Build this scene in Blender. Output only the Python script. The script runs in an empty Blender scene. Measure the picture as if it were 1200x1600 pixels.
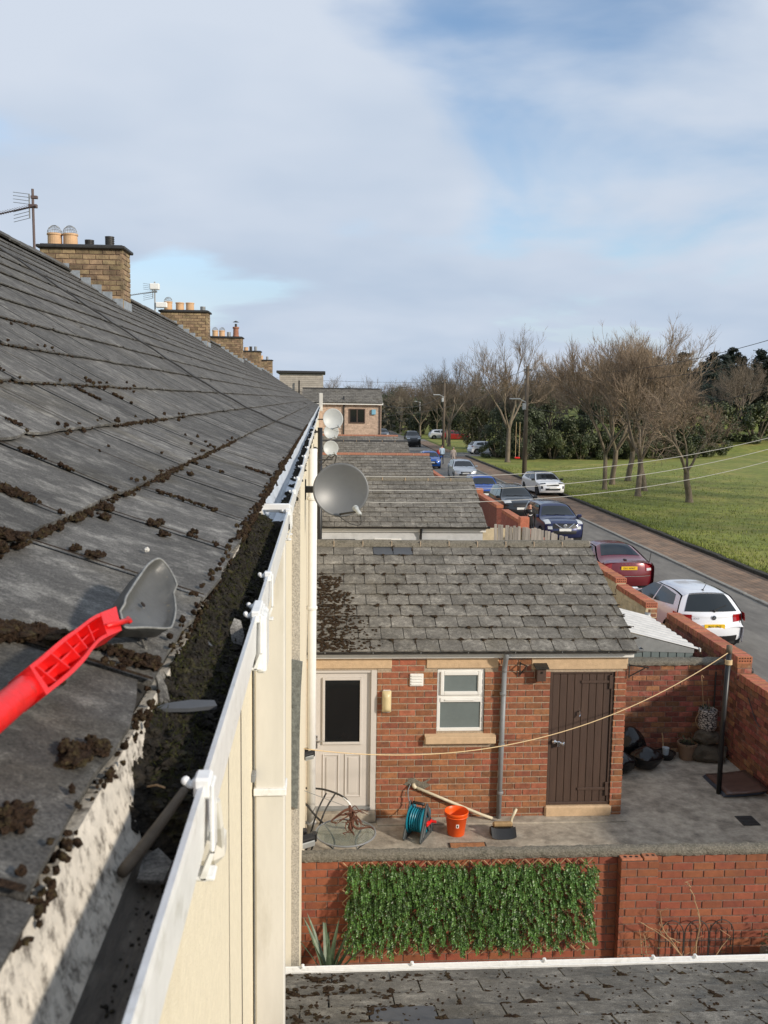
import bpy, bmesh, math, random
from mathutils import Vector, Matrix, noise
random.seed(7)
SC = bpy.context.scene
COL = SC.collection
RAD = math.radians
# ------------------------------------------------------------------ camera
FPX = 1450.0
PSI, PIT, ROL = RAD(3.83), RAD(6.92), RAD(0.8)
CAM = Vector((0, 0, 5.6))
cF = Vector((math.sin(PSI)*math.cos(PIT), math.cos(PSI)*math.cos(PIT), -math.sin(PIT)))
cR = Vector((math.cos(PSI), -math.sin(PSI), 0)); cU = cR.cross(cF)
cR = cR*math.cos(ROL) + cU*math.sin(ROL); cU = cR.cross(cF)
cd = bpy.data.cameras.new('camera'); cam = bpy.data.objects.new('camera', cd); COL.objects.link(cam)
cam.matrix_world = Matrix(((cR.x, cU.x, -cF.x, CAM.x), (cR.y, cU.y, -cF.y, CAM.y), (cR.z, cU.z, -cF.z, CAM.z), (0, 0, 0, 1)))
cd.sensor_fit = 'VERTICAL'; cd.sensor_height = 36.0; cd.sensor_width = 27.0; cd.lens = FPX/1600*36
cd.clip_start = 0.05; cd.clip_end = 6000
cd.dof.use_dof = True; cd.dof.focus_distance = 9.0; cd.dof.aperture_fstop = 13.0
SC.camera = cam
# ------------------------------------------------------------------ light
SUN = Vector((0.95, -0.76, 0.50)).normalized()          # direction towards the sun
sd = bpy.data.lights.new('sun', 'SUN'); so = bpy.data.objects.new('sun', sd); COL.objects.link(so)
sd.energy = 3.9; sd.angle = RAD(3.5); sd.color = (1.0, 0.90, 0.76)
so.rotation_euler = SUN.to_track_quat('Z', 'Y').to_euler(); so.location = (20, -20, 40)
W = bpy.data.worlds.new('World'); SC.world = W; W.use_nodes = True
def sky_world():
    nt = W.node_tree; N = nt.nodes; L = nt.links; N.clear()
    out = N.new('ShaderNodeOutputWorld'); bg = N.new('ShaderNodeBackground'); bg.inputs[1].default_value = 0.10
    sky = N.new('ShaderNodeTexSky'); sky.sky_type = 'NISHITA'; sky.sun_disc = False
    sky.sun_elevation = math.asin(SUN.z); sky.sun_rotation = math.atan2(SUN.x, SUN.y)
    sky.air_density = 1.0; sky.dust_density = 0.6; sky.ozone_density = 2.0
    tc = N.new('ShaderNodeTexCoord'); sep = N.new('ShaderNodeSeparateXYZ'); L.new(tc.outputs['Generated'], sep.inputs[0])
    mx = N.new('ShaderNodeMath'); mx.operation = 'MAXIMUM'; mx.inputs[1].default_value = 0.0; L.new(sep.outputs[2], mx.inputs[0])
    ad = N.new('ShaderNodeMath'); ad.operation = 'ADD'; ad.inputs[1].default_value = 0.22; L.new(mx.outputs[0], ad.inputs[0])
    dv = N.new('ShaderNodeVectorMath'); dv.operation = 'DIVIDE'; L.new(tc.outputs['Generated'], dv.inputs[0])
    cb = N.new('ShaderNodeCombineXYZ')
    for i in range(3): L.new(ad.outputs[0], cb.inputs[i])
    L.new(cb.outputs[0], dv.inputs[1])
    mp = N.new('ShaderNodeMapping'); L.new(dv.outputs[0], mp.inputs[0]); mp.inputs['Location'].default_value = SKYOFF
    n1 = N.new('ShaderNodeTexNoise'); n1.inputs['Scale'].default_value = 1.35; n1.inputs['Detail'].default_value = 7; n1.inputs['Roughness'].default_value = 0.46
    n1.inputs['Distortion'].default_value = 0.35; L.new(mp.outputs[0], n1.inputs['Vector'])
    r1 = N.new('ShaderNodeValToRGB'); r1.color_ramp.elements[0].position = 0.265; r1.color_ramp.elements[1].position = 0.455
    r1.color_ramp.interpolation = 'EASE'; L.new(n1.outputs['Fac'], r1.inputs[0])
    n2 = N.new('ShaderNodeTexNoise'); n2.inputs['Scale'].default_value = 1.1; n2.inputs['Detail'].default_value = 4; L.new(mp.outputs[0], n2.inputs['Vector'])
    r2 = N.new('ShaderNodeValToRGB'); e = r2.color_ramp.elements
    e[0].position = 0.34; e[0].color = (4.9, 5.9, 7.35, 1); e[1].position = 0.64; e[1].color = (6.5, 7.2, 8.3, 1)
    L.new(n2.outputs['Fac'], r2.inputs[0])
    sc = N.new('ShaderNodeMix'); sc.data_type = 'RGBA'; sc.blend_type = 'MULTIPLY'; sc.inputs[0].default_value = 1.0
    sc.inputs[7].default_value = SKYMUL; L.new(sky.outputs[0], sc.inputs[6])
    m = N.new('ShaderNodeMix'); m.data_type = 'RGBA'
    hz = N.new('ShaderNodeMapRange'); hz.interpolation_type = 'SMOOTHERSTEP'; hz.inputs[1].default_value = -.02; hz.inputs[2].default_value = .26; hz.inputs[3].default_value = 1.0; hz.inputs[4].default_value = 0.0; L.new(sep.outputs[2], hz.inputs[0])
    hm = N.new('ShaderNodeMath'); hm.operation = 'MAXIMUM'; L.new(r1.outputs[0], hm.inputs[0]); L.new(hz.outputs[0], hm.inputs[1])
    L.new(hm.outputs[0], m.inputs[0]); L.new(sc.outputs[2], m.inputs[6]); L.new(r2.outputs[0], m.inputs[7])
    L.new(m.outputs[2], bg.inputs[0]); L.new(bg.outputs[0], out.inputs[0])
SKYOFF = (3.72, 1.9, 0.7); SKYMUL = (1.75, 1.75, 1.75, 1)
sky_world()
vs = SC.view_settings; vs.view_transform = 'Standard'; vs.look = 'None'; vs.exposure = 0.0; vs.gamma = 1.0
SC.cycles.max_bounces = 6; SC.cycles.transparent_max_bounces = 6
SC.cycles.use_denoising = True
# ------------------------------------------------------------------ helpers
def proj(p):
    d = Vector(p) - CAM; z = d.dot(cF)
    return 600 + FPX*d.dot(cR)/z, 800 - FPX*d.dot(cU)/z, z
class MB:
    def __init__(s): s.v = []; s.f = []; s.m = []; s.t = []; s.tone = 0.0; s.mi = 0
    def add(s, vs, fs, tone=None):
        b = len(s.v); s.v += [tuple(p) for p in vs]
        for f in fs: s.f.append(tuple(i+b for i in f)); s.m.append(s.mi); s.t.append(s.tone if tone is None else tone)
        return s
    def box(s, x0, x1, y0, y1, z0, z1, tone=None, mat=None, b=0.0):
        if b > 0: return s.bbox(x0, x1, y0, y1, z0, z1, b, tone, mat)
        vs = [(x, y, z) for z in (z0, z1) for y in (y0, y1) for x in (x0, x1)]
        if mat is not None: vs = [mat @ Vector(p) for p in vs]
        return s.add(vs, [(0, 2, 3, 1), (4, 5, 7, 6), (0, 1, 5, 4), (2, 6, 7, 3), (0, 4, 6, 2), (1, 3, 7, 5)], tone)
    def bbox(s, x0, x1, y0, y1, z0, z1, b, tone=None, mat=None):
        # chamfered box: 24 vertices
        X = (x0, x1); Y = (y0, y1); Z = (z0, z1); vs = []; idx = {}
        for i in (0, 1):
            for j in (0, 1):
                for k in (0, 1):
                    sx, sy, sz = 1-2*i, 1-2*j, 1-2*k
                    for a in range(3):
                        d = [b*sx, b*sy, b*sz]; d[a] = 0
                        idx[(i, j, k, a)] = len(vs); vs.append((X[i]+d[0], Y[j]+d[1], Z[k]+d[2]))
        fs = []
        g = lambda i, j, k, a: idx[(i, j, k, a)]
        for a in range(3):
            for e in (0, 1):
                o = [(0, 0), (1, 0), (1, 1), (0, 1)]
                q = []
                for (p, r) in o:
                    c = [0, 0, 0]; c[a] = e; c[(a+1) % 3] = p; c[(a+2) % 3] = r; q.append(g(*c, a))
                fs.append(tuple(q if e else q[::-1]))
        for a in range(3):      # edges along axis a
            b1, b2 = (a+1) % 3, (a+2) % 3
            for p in (0, 1):
                for r in (0, 1):
                    c0 = [0]*3; c0[b1] = p; c0[b2] = r; c1 = list(c0); c1[a] = 1
                    q = [g(*c0, b1), g(*c1, b1), g(*c1, b2), g(*c0, b2)]
                    fs.append(tuple(q if p == r else q[::-1]))
        for i in (0, 1):
            for j in (0, 1):
                for k in (0, 1):
                    q = (g(i, j, k, 0), g(i, j, k, 1), g(i, j, k, 2))
                    fs.append(q if (i+j+k) % 2 else q[::-1])
        if mat is not None: vs = [mat @ Vector(p) for p in vs]
        return s.add(vs, fs, tone)
    def tube(s, pts, r, n=8, cap=True, tone=None, closed=False):
        pts = [Vector(p) for p in pts]; k = len(pts)
        rs = r if isinstance(r, (list, tuple)) else [r]*k
        vs = []; fs = []; up = None
        for i, p in enumerate(pts):
            if closed: d = pts[(i+1) % k] - pts[i-1]
            else: d = pts[min(i+1, k-1)] - pts[max(i-1, 0)]
            if d.length < 1e-9: d = Vector((0, 0, 1))
            d.normalize()
            if up is None: up = Vector((0, 0, 1)) if abs(d.z) < .9 else Vector((1, 0, 0))
            a = (up - d*up.dot(d))
            if a.length < 1e-5: a = d.orthogonal()
            a.normalize(); b = d.cross(a); up = a
            for j in range(n):
                t = 2*math.pi*j/n; vs.append(p + (a*math.cos(t) + b*math.sin(t))*rs[i])
        for i in range(k if closed else k-1):
            i2 = (i+1) % k
            for j in range(n): fs.append((i*n+j, i*n+(j+1) % n, i2*n+(j+1) % n, i2*n+j))
        if cap and not closed:
            fs.append(tuple(range(n-1, -1, -1))); fs.append(tuple((k-1)*n+j for j in range(n)))
        return s.add(vs, fs, tone)
    def lathe(s, prof, n=24, mat=None, cap0=True, cap1=True, tone=None):
        vs = []; fs = []
        for (r, z) in prof:
            for j in range(n): t = 2*math.pi*j/n; vs.append((r*math.cos(t), r*math.sin(t), z))
        k = len(prof)
        for i in range(k-1):
            for j in range(n): fs.append((i*n+j, i*n+(j+1) % n, (i+1)*n+(j+1) % n, (i+1)*n+j))
        if cap0: fs.append(tuple(range(n-1, -1, -1)))
        if cap1: fs.append(tuple((k-1)*n+j for j in range(n)))
        if mat is not None: vs = [mat @ Vector(p) for p in vs]
        return s.add(vs, fs, tone)
    def prism(s, poly, h0, h1, mat=None, tone=None):
        """poly: (x, y) outline; extruded in z"""
        n = len(poly); vs = [(p[0], p[1], h0) for p in poly] + [(p[0], p[1], h1) for p in poly]
        if mat is not None: vs = [mat @ Vector(p) for p in vs]
        fs = [tuple(range(n-1, -1, -1)), tuple(range(n, 2*n))] + [(i, (i+1) % n, n+(i+1) % n, n+i) for i in range(n)]
        return s.add(vs, fs, tone)
    def grid(s, fn, nu, nv, tone=None, flip=False):
        vs = [fn(i/nu, j/nv) for i in range(nu+1) for j in range(nv+1)]
        w = nv+1; fs = []
        for i in range(nu):
            for j in range(nv):
                q = (i*w+j, (i+1)*w+j, (i+1)*w+j+1, i*w+j+1); fs.append(q[::-1] if flip else q)
        return s.add(vs, fs, tone)
    def blob(s, c, r, n=0, jit=.25, tone=None, seed=None, sq=(1, 1, 1)):
        vs, fs = ICO[n]; c = Vector(c); o = Vector((random.random()*50, random.random()*50, 0))
        out = []
        for v in vs:
            k = 1 + jit*noise.noise(v*1.7 + o)*1.8
            out.append((c.x+v.x*r*k*sq[0], c.y+v.y*r*k*sq[1], c.z+v.z*r*k*sq[2]))
        return s.add(out, fs, tone)
    def mesh(s, name, mats, smooth=False):
        me = bpy.data.meshes.new(name); me.from_pydata(s.v, [], s.f)
        if not isinstance(mats, (list, tuple)): mats = [mats]
        for m in mats: me.materials.append(m)
        if any(s.m): me.polygons.foreach_set('material_index', s.m)
        if any(s.t):
            at = me.attributes.new('tone', 'FLOAT', 'FACE'); at.data.foreach_set('value', s.t)
        if smooth: me.polygons.foreach_set('use_smooth', [True]*len(me.polygons))
        me.update(); return me
    def build(s, name, mats, parent=None, smooth=False, loc=None, rz=None):
        return ob(name, s.mesh(name, mats, smooth), parent, loc, rz)
def _ico():
    r = {}
    for n in (0, 1, 2):
        bm = bmesh.new(); bmesh.ops.create_icosphere(bm, subdivisions=n+1, radius=1)
        bm.verts.index_update()
        r[n] = ([v.co.copy() for v in bm.verts], [tuple(v.index for v in f.verts) for f in bm.faces]); bm.free()
    return r
ICO = _ico()
def ob(name, me, parent=None, loc=None, rz=None):
    o = bpy.data.objects.new(name, me); COL.objects.link(o)
    if parent is not None: o.parent = parent
    if loc is not None: o.location = loc
    if rz is not None: o.rotation_euler = (0, 0, rz)
    return o
def tag(o, label=None, cat=None, group=None, kind=None):
    if label: o['label'] = label
    if cat: o['category'] = cat
    if group: o['group'] = group
    if kind: o['kind'] = kind
    return o
def thing(name, label, cat, loc=(0, 0, 0), rz=0, group=None):
    o = ob(name, None, None, loc, rz); o.empty_display_size = .2
    return tag(o, label, cat, group)
def copy_tree(o, parent=None):
    c = o.copy(); COL.objects.link(c); c.parent = parent
    for ch in list(o.children): copy_tree(ch, c)
    return c
def cr(pts, n=6, closed=False):
    """Catmull-Rom through points"""
    P = [Vector(p) for p in pts]; k = len(P); out = []
    rng = range(k if closed else k-1)
    for i in rng:
        if closed: a, b, c, d = P[i-1], P[i], P[(i+1) % k], P[(i+2) % k]
        else: a, b, c, d = P[max(i-1, 0)], P[i], P[i+1], P[min(i+2, k-1)]
        for j in range(n):
            t = j/n
            out.append(.5*((2*b) + (c-a)*t + (2*a-5*b+4*c-d)*t*t + (3*b-a-3*c+d)*t*t*t))
    if not closed: out.append(P[-1])
    return out
# ------------------------------------------------------------------ materials
MATS = {}
def M(name, col, rough=.7, var=.22, scale=8, bump=0.0, bscale=60, rnd=0.0, col2=None, col2f=(.55, .7), c2scale=3, metal=0.0,
      coat=0.0, stretch=None, rot=None, spec=.5, trans=0.0, hue=0.0, emit=None, local=False, sub=0.0, det=8):
    if name in MATS: return MATS[name]
    m = bpy.data.materials.new(name); MATS[name] = m; m.use_nodes = True
    nt = m.node_tree; N = nt.nodes; L = nt.links; b = N['Principled BSDF']
    b.inputs['Roughness'].default_value = rough; b.inputs['Metallic'].default_value = metal
    b.inputs['Specular IOR Level'].default_value = spec
    b.inputs['Coat Weight'].default_value = coat; b.inputs['Coat Roughness'].default_value = .04
    if trans: b.inputs['Transmission Weight'].default_value = trans
    if local:
        tcn = N.new('ShaderNodeTexCoord'); pos = tcn.outputs['Object']
    else:
        geo = N.new('ShaderNodeNewGeometry'); pos = geo.outputs['Position']
    vec = pos
    if stretch or rot:
        mp = N.new('ShaderNodeMapping'); mp.vector_type = 'TEXTURE' if False else 'POINT'
        if rot: mp.inputs['Rotation'].default_value = rot
        L.new(pos, mp.inputs[0])
        vec = mp.outputs[0]
        if stretch:
            mp2 = N.new('ShaderNodeMapping'); mp2.inputs['Scale'].default_value = stretch; L.new(vec, mp2.inputs[0]); vec = mp2.outputs[0]
    n = N.new('ShaderNodeTexNoise'); n.inputs['Scale'].default_value = scale; n.inputs['Detail'].default_value = det; n.inputs['Roughness'].default_value = .65
    L.new(vec, n.inputs['Vector'])
    mr = N.new('ShaderNodeMapRange'); mr.inputs[1].default_value = .3; mr.inputs[2].default_value = .7
    mr.inputs[3].default_value = 1-var; mr.inputs[4].default_value = 1+var; L.new(n.outputs['Fac'], mr.inputs[0])
    base = N.new('ShaderNodeRGB'); base.outputs[0].default_value = (*col, 1); c = base.outputs[0]
    if col2 is not None:
        n3 = N.new('ShaderNodeTexNoise'); n3.inputs['Scale'].default_value = c2scale; n3.inputs['Detail'].default_value = 7; n3.inputs['Roughness'].default_value = .7
        L.new(vec, n3.inputs['Vector'])
        r3 = N.new('ShaderNodeMapRange'); r3.inputs[1].default_value = col2f[0]; r3.inputs[2].default_value = col2f[1]; L.new(n3.outputs['Fac'], r3.inputs[0])
        mm = N.new('ShaderNodeMix'); mm.data_type = 'RGBA'; L.new(r3.outputs[0], mm.inputs[0]); L.new(c, mm.inputs[6]); mm.inputs[7].default_value = (*col2, 1); c = mm.outputs[2]
    val = mr.outputs[0]
    if rnd or hue:
        oi = N.new('ShaderNodeObjectInfo'); at = N.new('ShaderNodeAttribute'); at.attribute_name = 'tone'
        ad = N.new('ShaderNodeMath'); ad.operation = 'ADD'; L.new(oi.outputs['Random'], ad.inputs[0]); L.new(at.outputs['Fac'], ad.inputs[1])
        fr = N.new('ShaderNodeMath'); fr.operation = 'FRACT'; L.new(ad.outputs[0], fr.inputs[0])
        r4 = N.new('ShaderNodeMapRange'); r4.inputs[3].default_value = 1-rnd; r4.inputs[4].default_value = 1+rnd; L.new(fr.outputs[0], r4.inputs[0])
        mu = N.new('ShaderNodeMath'); mu.operation = 'MULTIPLY'; L.new(val, mu.inputs[0]); L.new(r4.outputs[0], mu.inputs[1]); val = mu.outputs[0]
    hs = N.new('ShaderNodeHueSaturation'); L.new(c, hs.inputs['Color']); L.new(val, hs.inputs['Value'])
    if hue:
        m7 = N.new('ShaderNodeMath'); m7.operation = 'MULTIPLY'; m7.inputs[1].default_value = 7.31; L.new(fr.outputs[0], m7.inputs[0])
        f7 = N.new('ShaderNodeMath'); f7.operation = 'FRACT'; L.new(m7.outputs[0], f7.inputs[0])
        r5 = N.new('ShaderNodeMapRange'); r5.inputs[3].default_value = .5-hue; r5.inputs[4].default_value = .5+hue; L.new(f7.outputs[0], r5.inputs[0])
        L.new(r5.outputs[0], hs.inputs['Hue'])
    L.new(hs.outputs[0], b.inputs['Base Color'])
    if emit: b.inputs['Emission Color'].default_value = (*emit[:3], 1); b.inputs['Emission Strength'].default_value = emit[3]
    if bump:
        n2 = N.new('ShaderNodeTexNoise'); n2.inputs['Scale'].default_value = bscale; n2.inputs['Detail'].default_value = 5; L.new(vec, n2.inputs['Vector'])
        bp = N.new('ShaderNodeBump'); bp.inputs['Strength'].default_value = bump; bp.inputs['Distance'].default_value = .01
        L.new(n2.outputs['Fac'], bp.inputs['Height']); L.new(bp.outputs[0], b.inputs['Normal'])
    return m
# ------------------------------------------------------------------ material set
A31 = RAD(31)
def slate_mat(name, base, pale, rot, stretch, rnd, k=1.0, speck=.35):
    m = bpy.data.materials.new(name); MATS[name] = m; m.use_nodes = True; nt = m.node_tree; N = nt.nodes; L = nt.links; b = N['Principled BSDF']; b.inputs['Roughness'].default_value = .85; b.inputs['Specular IOR Level'].default_value = .3
    g = N.new('ShaderNodeNewGeometry'); mp = N.new('ShaderNodeMapping'); mp.inputs['Rotation'].default_value = rot; L.new(g.outputs['Position'], mp.inputs[0]); m2 = N.new('ShaderNodeMapping'); m2.inputs['Scale'].default_value = stretch; L.new(mp.outputs[0], m2.inputs[0])
    def noi(sc, det, ro, src): 
        n = N.new('ShaderNodeTexNoise'); n.inputs['Scale'].default_value = sc; n.inputs['Detail'].default_value = det; n.inputs['Roughness'].default_value = ro; L.new(src, n.inputs['Vector']); return n.outputs['Fac']
    def rng(f, a, b_, lo, hi):
        r = N.new('ShaderNodeMapRange'); r.inputs[1].default_value = a; r.inputs[2].default_value = b_; r.inputs[3].default_value = lo; r.inputs[4].default_value = hi; L.new(f, r.inputs[0]); return r.outputs[0]
    def mul(a, b_):
        r = N.new('ShaderNodeMath'); r.operation = 'MULTIPLY'; L.new(a, r.inputs[0]); L.new(b_, r.inputs[1]); return r.outputs[0]
    st = noi(26*k, 7, .72, m2.outputs[0]); fine = noi(170*k, 4, .7, m2.outputs[0]); big = noi(2.6*k, 6, .6, g.outputs['Position']); pl = noi(8.0*k, 8, .75, m2.outputs[0]); spk = noi(330*k, 2, .5, g.outputs['Position'])
    oi = N.new('ShaderNodeObjectInfo'); at = N.new('ShaderNodeAttribute'); at.attribute_name = 'tone'; ad = N.new('ShaderNodeMath'); ad.operation = 'ADD'; L.new(oi.outputs['Random'], ad.inputs[0]); L.new(at.outputs['Fac'], ad.inputs[1]); fr = N.new('ShaderNodeMath'); fr.operation = 'FRACT'; L.new(ad.outputs[0], fr.inputs[0])
    v = mul(mul(mul(rng(st, .3, .7, .65, 1.36), rng(fine, .3, .7, 1-speck, 1+speck)), rng(big, .3, .7, .72, 1.28)), rng(fr.outputs[0], 0, 1, 1-rnd, 1+rnd))
    v = mul(v, rng(spk, .35, .75, .8, 1.35))
    mm = N.new('ShaderNodeMix'); mm.data_type = 'RGBA'; L.new(rng(pl, .49, .68, 0, .9), mm.inputs[0]); mm.inputs[6].default_value = (*base, 1); mm.inputs[7].default_value = (*pale, 1)
    m3 = N.new('ShaderNodeMix'); m3.data_type = 'RGBA'; L.new(rng(noi(1.7*k, 5, .6, m2.outputs[0]), .56, .76, 0, .5), m3.inputs[0]); L.new(mm.outputs[2], m3.inputs[6]); m3.inputs[7].default_value = (.105, .088, .055, 1)
    hs = N.new('ShaderNodeHueSaturation'); L.new(m3.outputs[2], hs.inputs['Color']); L.new(v, hs.inputs['Value']); L.new(hs.outputs[0], b.inputs['Base Color'])
    bp = N.new('ShaderNodeBump'); bp.inputs['Strength'].default_value = .7; bp.inputs['Distance'].default_value = .006; L.new(mul(st, fine), bp.inputs['Height']); L.new(bp.outputs[0], b.inputs['Normal'])
slate_mat('slate', (.088, .084, .079), (.245, .236, .217), (0, -A31, 0), (1, 1.35, 1), .22, 1.3, .6)
slate_mat('slate_ext', (.142, .131, .114), (.285, .265, .23), (0, 0, 0), (1, 1, 1), .15, .9, .55)
M('slate_edge', (.028, .025, .022), .9, .4, 30)
M('slate_new', (.075, .080, .090), .6, .15, 12, .1, 80, rnd=.1)
M('moss', (.042, .026, .017), .95, .7, 160, 1.0, 320, col2=(.078, .062, .030), col2f=(.5, .66), c2scale=60, spec=.1)
M('moss_green', (.045, .050, .016), .95, .6, 120, 1.0, 220, col2=(.09, .085, .02), col2f=(.5, .65), c2scale=40, spec=.1)
M('sludge', (.020, .0165, .0125), .9, .8, 60, 1.0, 150, col2=(.050, .045, .018), col2f=(.52, .66), c2scale=26, spec=.25)
M('gutter_silt', (.052, .045, .038), .8, .6, 14, .8, 90, col2=(.17, .15, .125), col2f=(.55, .75), c2scale=9, stretch=(1, .25, 1))
M('gutter_back', (.58, .53, .455), .9, .22, 30, .25, 160, col2=(.11, .093, .075), col2f=(.49, .66), c2scale=52)
M('upvc', (.80, .80, .79), .38, .08, 30, .05, 60, col2=(.47, .46, .40), col2f=(.56, .76), c2scale=13)
M('upvc_cream', (.64, .615, .56), .45, .07, 9, .05, 60, col2=(.48, .45, .38), col2f=(.56, .78), c2scale=5, stretch=(1, 1, .25))
M('upvc_blue', (.55, .60, .66), .4, .12, 7)
M('render_cream', (.76, .68, .52), .9, .07, 40, .5, 130, col2=(.66, .58, .43), col2f=(.55, .8), c2scale=2.5)
M('render_crack', (.12, .09, .07), .95, .3, 60)
M('pebble', (.42, .39, .34), .95, .5, 90, 1.0, 70)
M('render_grey', (.15, .16, .15), .95, .4, 30, 1.0, 60)
M('render_pale', (.50, .51, .52), .9, .15, 6, .4, 90, col2=(.40, .41, .42), c2scale=3)
M('brick', (.285, .104, .050), .85, .30, 18, .6, 90, rnd=.27, hue=.012, col2=(.19, .088, .058), col2f=(.5, .72), c2scale=7)
M('brick_smooth', (.255, .076, .035), .75, .20, 12, .35, 90, rnd=.16, hue=.008, col2=(.19, .055, .036), col2f=(.5, .75), c2scale=4)
M('brick_old', (.24, .088, .050), .9, .38, 16, .7, 80, rnd=.45, hue=.022, col2=(.25, .18, .125), col2f=(.55, .75), c2scale=5)
M('brick_coping', (.40, .14, .075), .85, .25, 16, .5, 80, rnd=.22, hue=.01)
M('brick_yellow', (.28, .20, .115), .9, .4, 9, .6, 60, rnd=.32, hue=.012, col2=(.12, .088, .058), col2f=(.46, .68), c2scale=2.4)
M('brick_far', (.47, .35, .27), .9, .25, 6, .4, 30, rnd=.15)
M('hole', (.012, .006, .004), .95, .2, 10)
M('mortar', (.38, .30, .22), .95, .25, 40, .6, 90)
M('mortar_dark', (.20, .125, .095), .95, .3, 30, .6, 90)
M('paint_beige', (.56, .46, .30), .85, .16, 5, .5, 60, rnd=.05, col2=(.42, .33, .21), col2f=(.5, .75), c2scale=3)
M('stone_peach', (.56, .40, .25), .85, .12, 14, .4, 70, col2=(.42, .29, .18), col2f=(.55, .8), c2scale=6)
M('concrete', (.38, .335, .27), .9, .34, 7, .6, 50, col2=(.17, .145, .115), col2f=(.46, .70), c2scale=2.1)
M('coping', (.165, .148, .118), .95, .5, 60, 1.0, 80, col2=(.08, .075, .055), col2f=(.5, .7), c2scale=11)
M('plastic_grey', (.215, .225, .235), .45, .12, 12)
M('plastic_black', (.014, .014, .015), .4, .2, 20)
M('metal_dark', (.03, .028, .026), .55, .4, 30)
M('metal_grey', (.30, .31, .31), .45, .15, 10, metal=.4)
M('chrome', (.75, .75, .76), .15, .03, 5, metal=1.0)
M('lead', (.26, .29, .32), .6, .25, 14, .3, 40)
M('brown_paint', (.072, .044, .033), .5, .16, 20, .25, 70, rnd=.05, stretch=(1, 1, .12))
M('door_white', (.60, .56, .52), .4, .04, 5)
M('white_paint', (.78, .77, .74), .45, .05, 7)
M('glass_dark', (.012, .013, .014), .05, .05, 4, spec=.6)
M('glass_frost', (.16, .19, .19), .22, .10, 5, spec=.6)
M('glass_car', (.011, .014, .015), .04, .10, 2, spec=.7)
M('wood_grey', (.30, .27, .24), .9, .35, 12, .6, 60, rnd=.2, stretch=(1, 1, .1))
M('wood_tan', (.34, .225, .11), .8, .25, 14, .4, 60, rnd=.1, stretch=(1, 1, .15))
M('pole_wood', (.12, .095, .07), .9, .35, 10, .5, 40, stretch=(1, 1, .08))
M('terracotta', (.58, .37, .21), .8, .14, 10, .2, 50)
M('terracotta_red', (.30, .13, .08), .8, .2, 10)
M('asphalt', (.195, .180, .158), .9, .22, 3, .5, 160, col2=(.115, .106, .095), col2f=(.42, .70), c2scale=.9, stretch=(1, .3, 1))
M('kerb_stone', (.26, .245, .215), .9, .3, 8, .4, 60)
M('kerb_dark', (.045, .042, .033), .95, .4, 8, .8, 40)
M('plastic_red', (.70, .012, .012), .40, .14, 60, .12, 160, spec=.5, col2=(.30, .030, .018), col2f=(.60, .74), c2scale=40)
M('scoop_grey', (.085, .085, .082), .42, .20, 16, .15, 90, col2=(.24, .20, .13), col2f=(.62, .74), c2scale=38)
M('dish_grey', (.115, .12, .125), .42, .08, 5, metal=.15)
M('dish_pale', (.42, .44, .44), .45, .08, 5)
M('orange', (.82, .10, .008), .4, .05, 8)
M('teal', (.010, .19, .27), .35, .1, 10)
M('reel_grey', (.055, .065, .07), .5, .1, 10)
M('pipe_cream', (.62, .55, .40), .5, .12, 10)
M('rope', (.62, .46, .26), .9, .15, 60)
M('bag', (.008, .008, .009), .20, .2, 10, .45, 16)
M('rock', (.075, .062, .045), .95, .4, 9, 1.0, 30)
M('soil', (.030, .022, .016), .95, .5, 30, 1.0, 60)
M('bark', (.165, .132, .095), .95, .45, 7, 1.0, 30, stretch=(1, 1, .3), col2=(.11, .12, .06), col2f=(.55, .75), c2scale=1.5)
M('bark_pale', (.22, .175, .125), .95, .4, 7, 1.0, 30, stretch=(1, 1, .3))
M('twig', (.235, .175, .120), .95, .30, 3, rnd=.22)
M('twig_dark', (.155, .122, .090), .95, .30, 3, rnd=.15)
M('leaf_dark', (.050, .064, .030), .6, .5, 5, rnd=.45)
M('leaf_shrub', (.055, .070, .024), .55, .5, 4, rnd=.4, col2=(.10, .10, .03), col2f=(.5, .7), c2scale=.8)
M('leaf_olive', (.095, .090, .032), .6, .4, 4, rnd=.35)
M('leaf_conifer', (.012, .022, .014), .7, .5, 2, rnd=.4)
M('leaf_screen', (.060, .130, .024), .45, .30, 30, rnd=.62, hue=.018)
M('agave', (.085, .13, .075), .45, .3, 12, col2=(.20, .22, .12), col2f=(.55, .7))
M('dry_stem', (.36, .235, .13), .9, .3, 20)
M('grass_blade', (.165, .195, .028), .7, .3, 3, rnd=.4)
M('skin', (.50, .27, .19), .55, .05, 20)
M('hair_dark', (.012, .008, .006), .5, .3, 40)
def grass_mat():
    m = M('grass', (.165, .190, .028), .9, .34, 1.6, .9, 26, col2=(.275, .245, .055), col2f=(.46, .66), c2scale=.22, det=10)
    return m
grass_mat()
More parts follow.
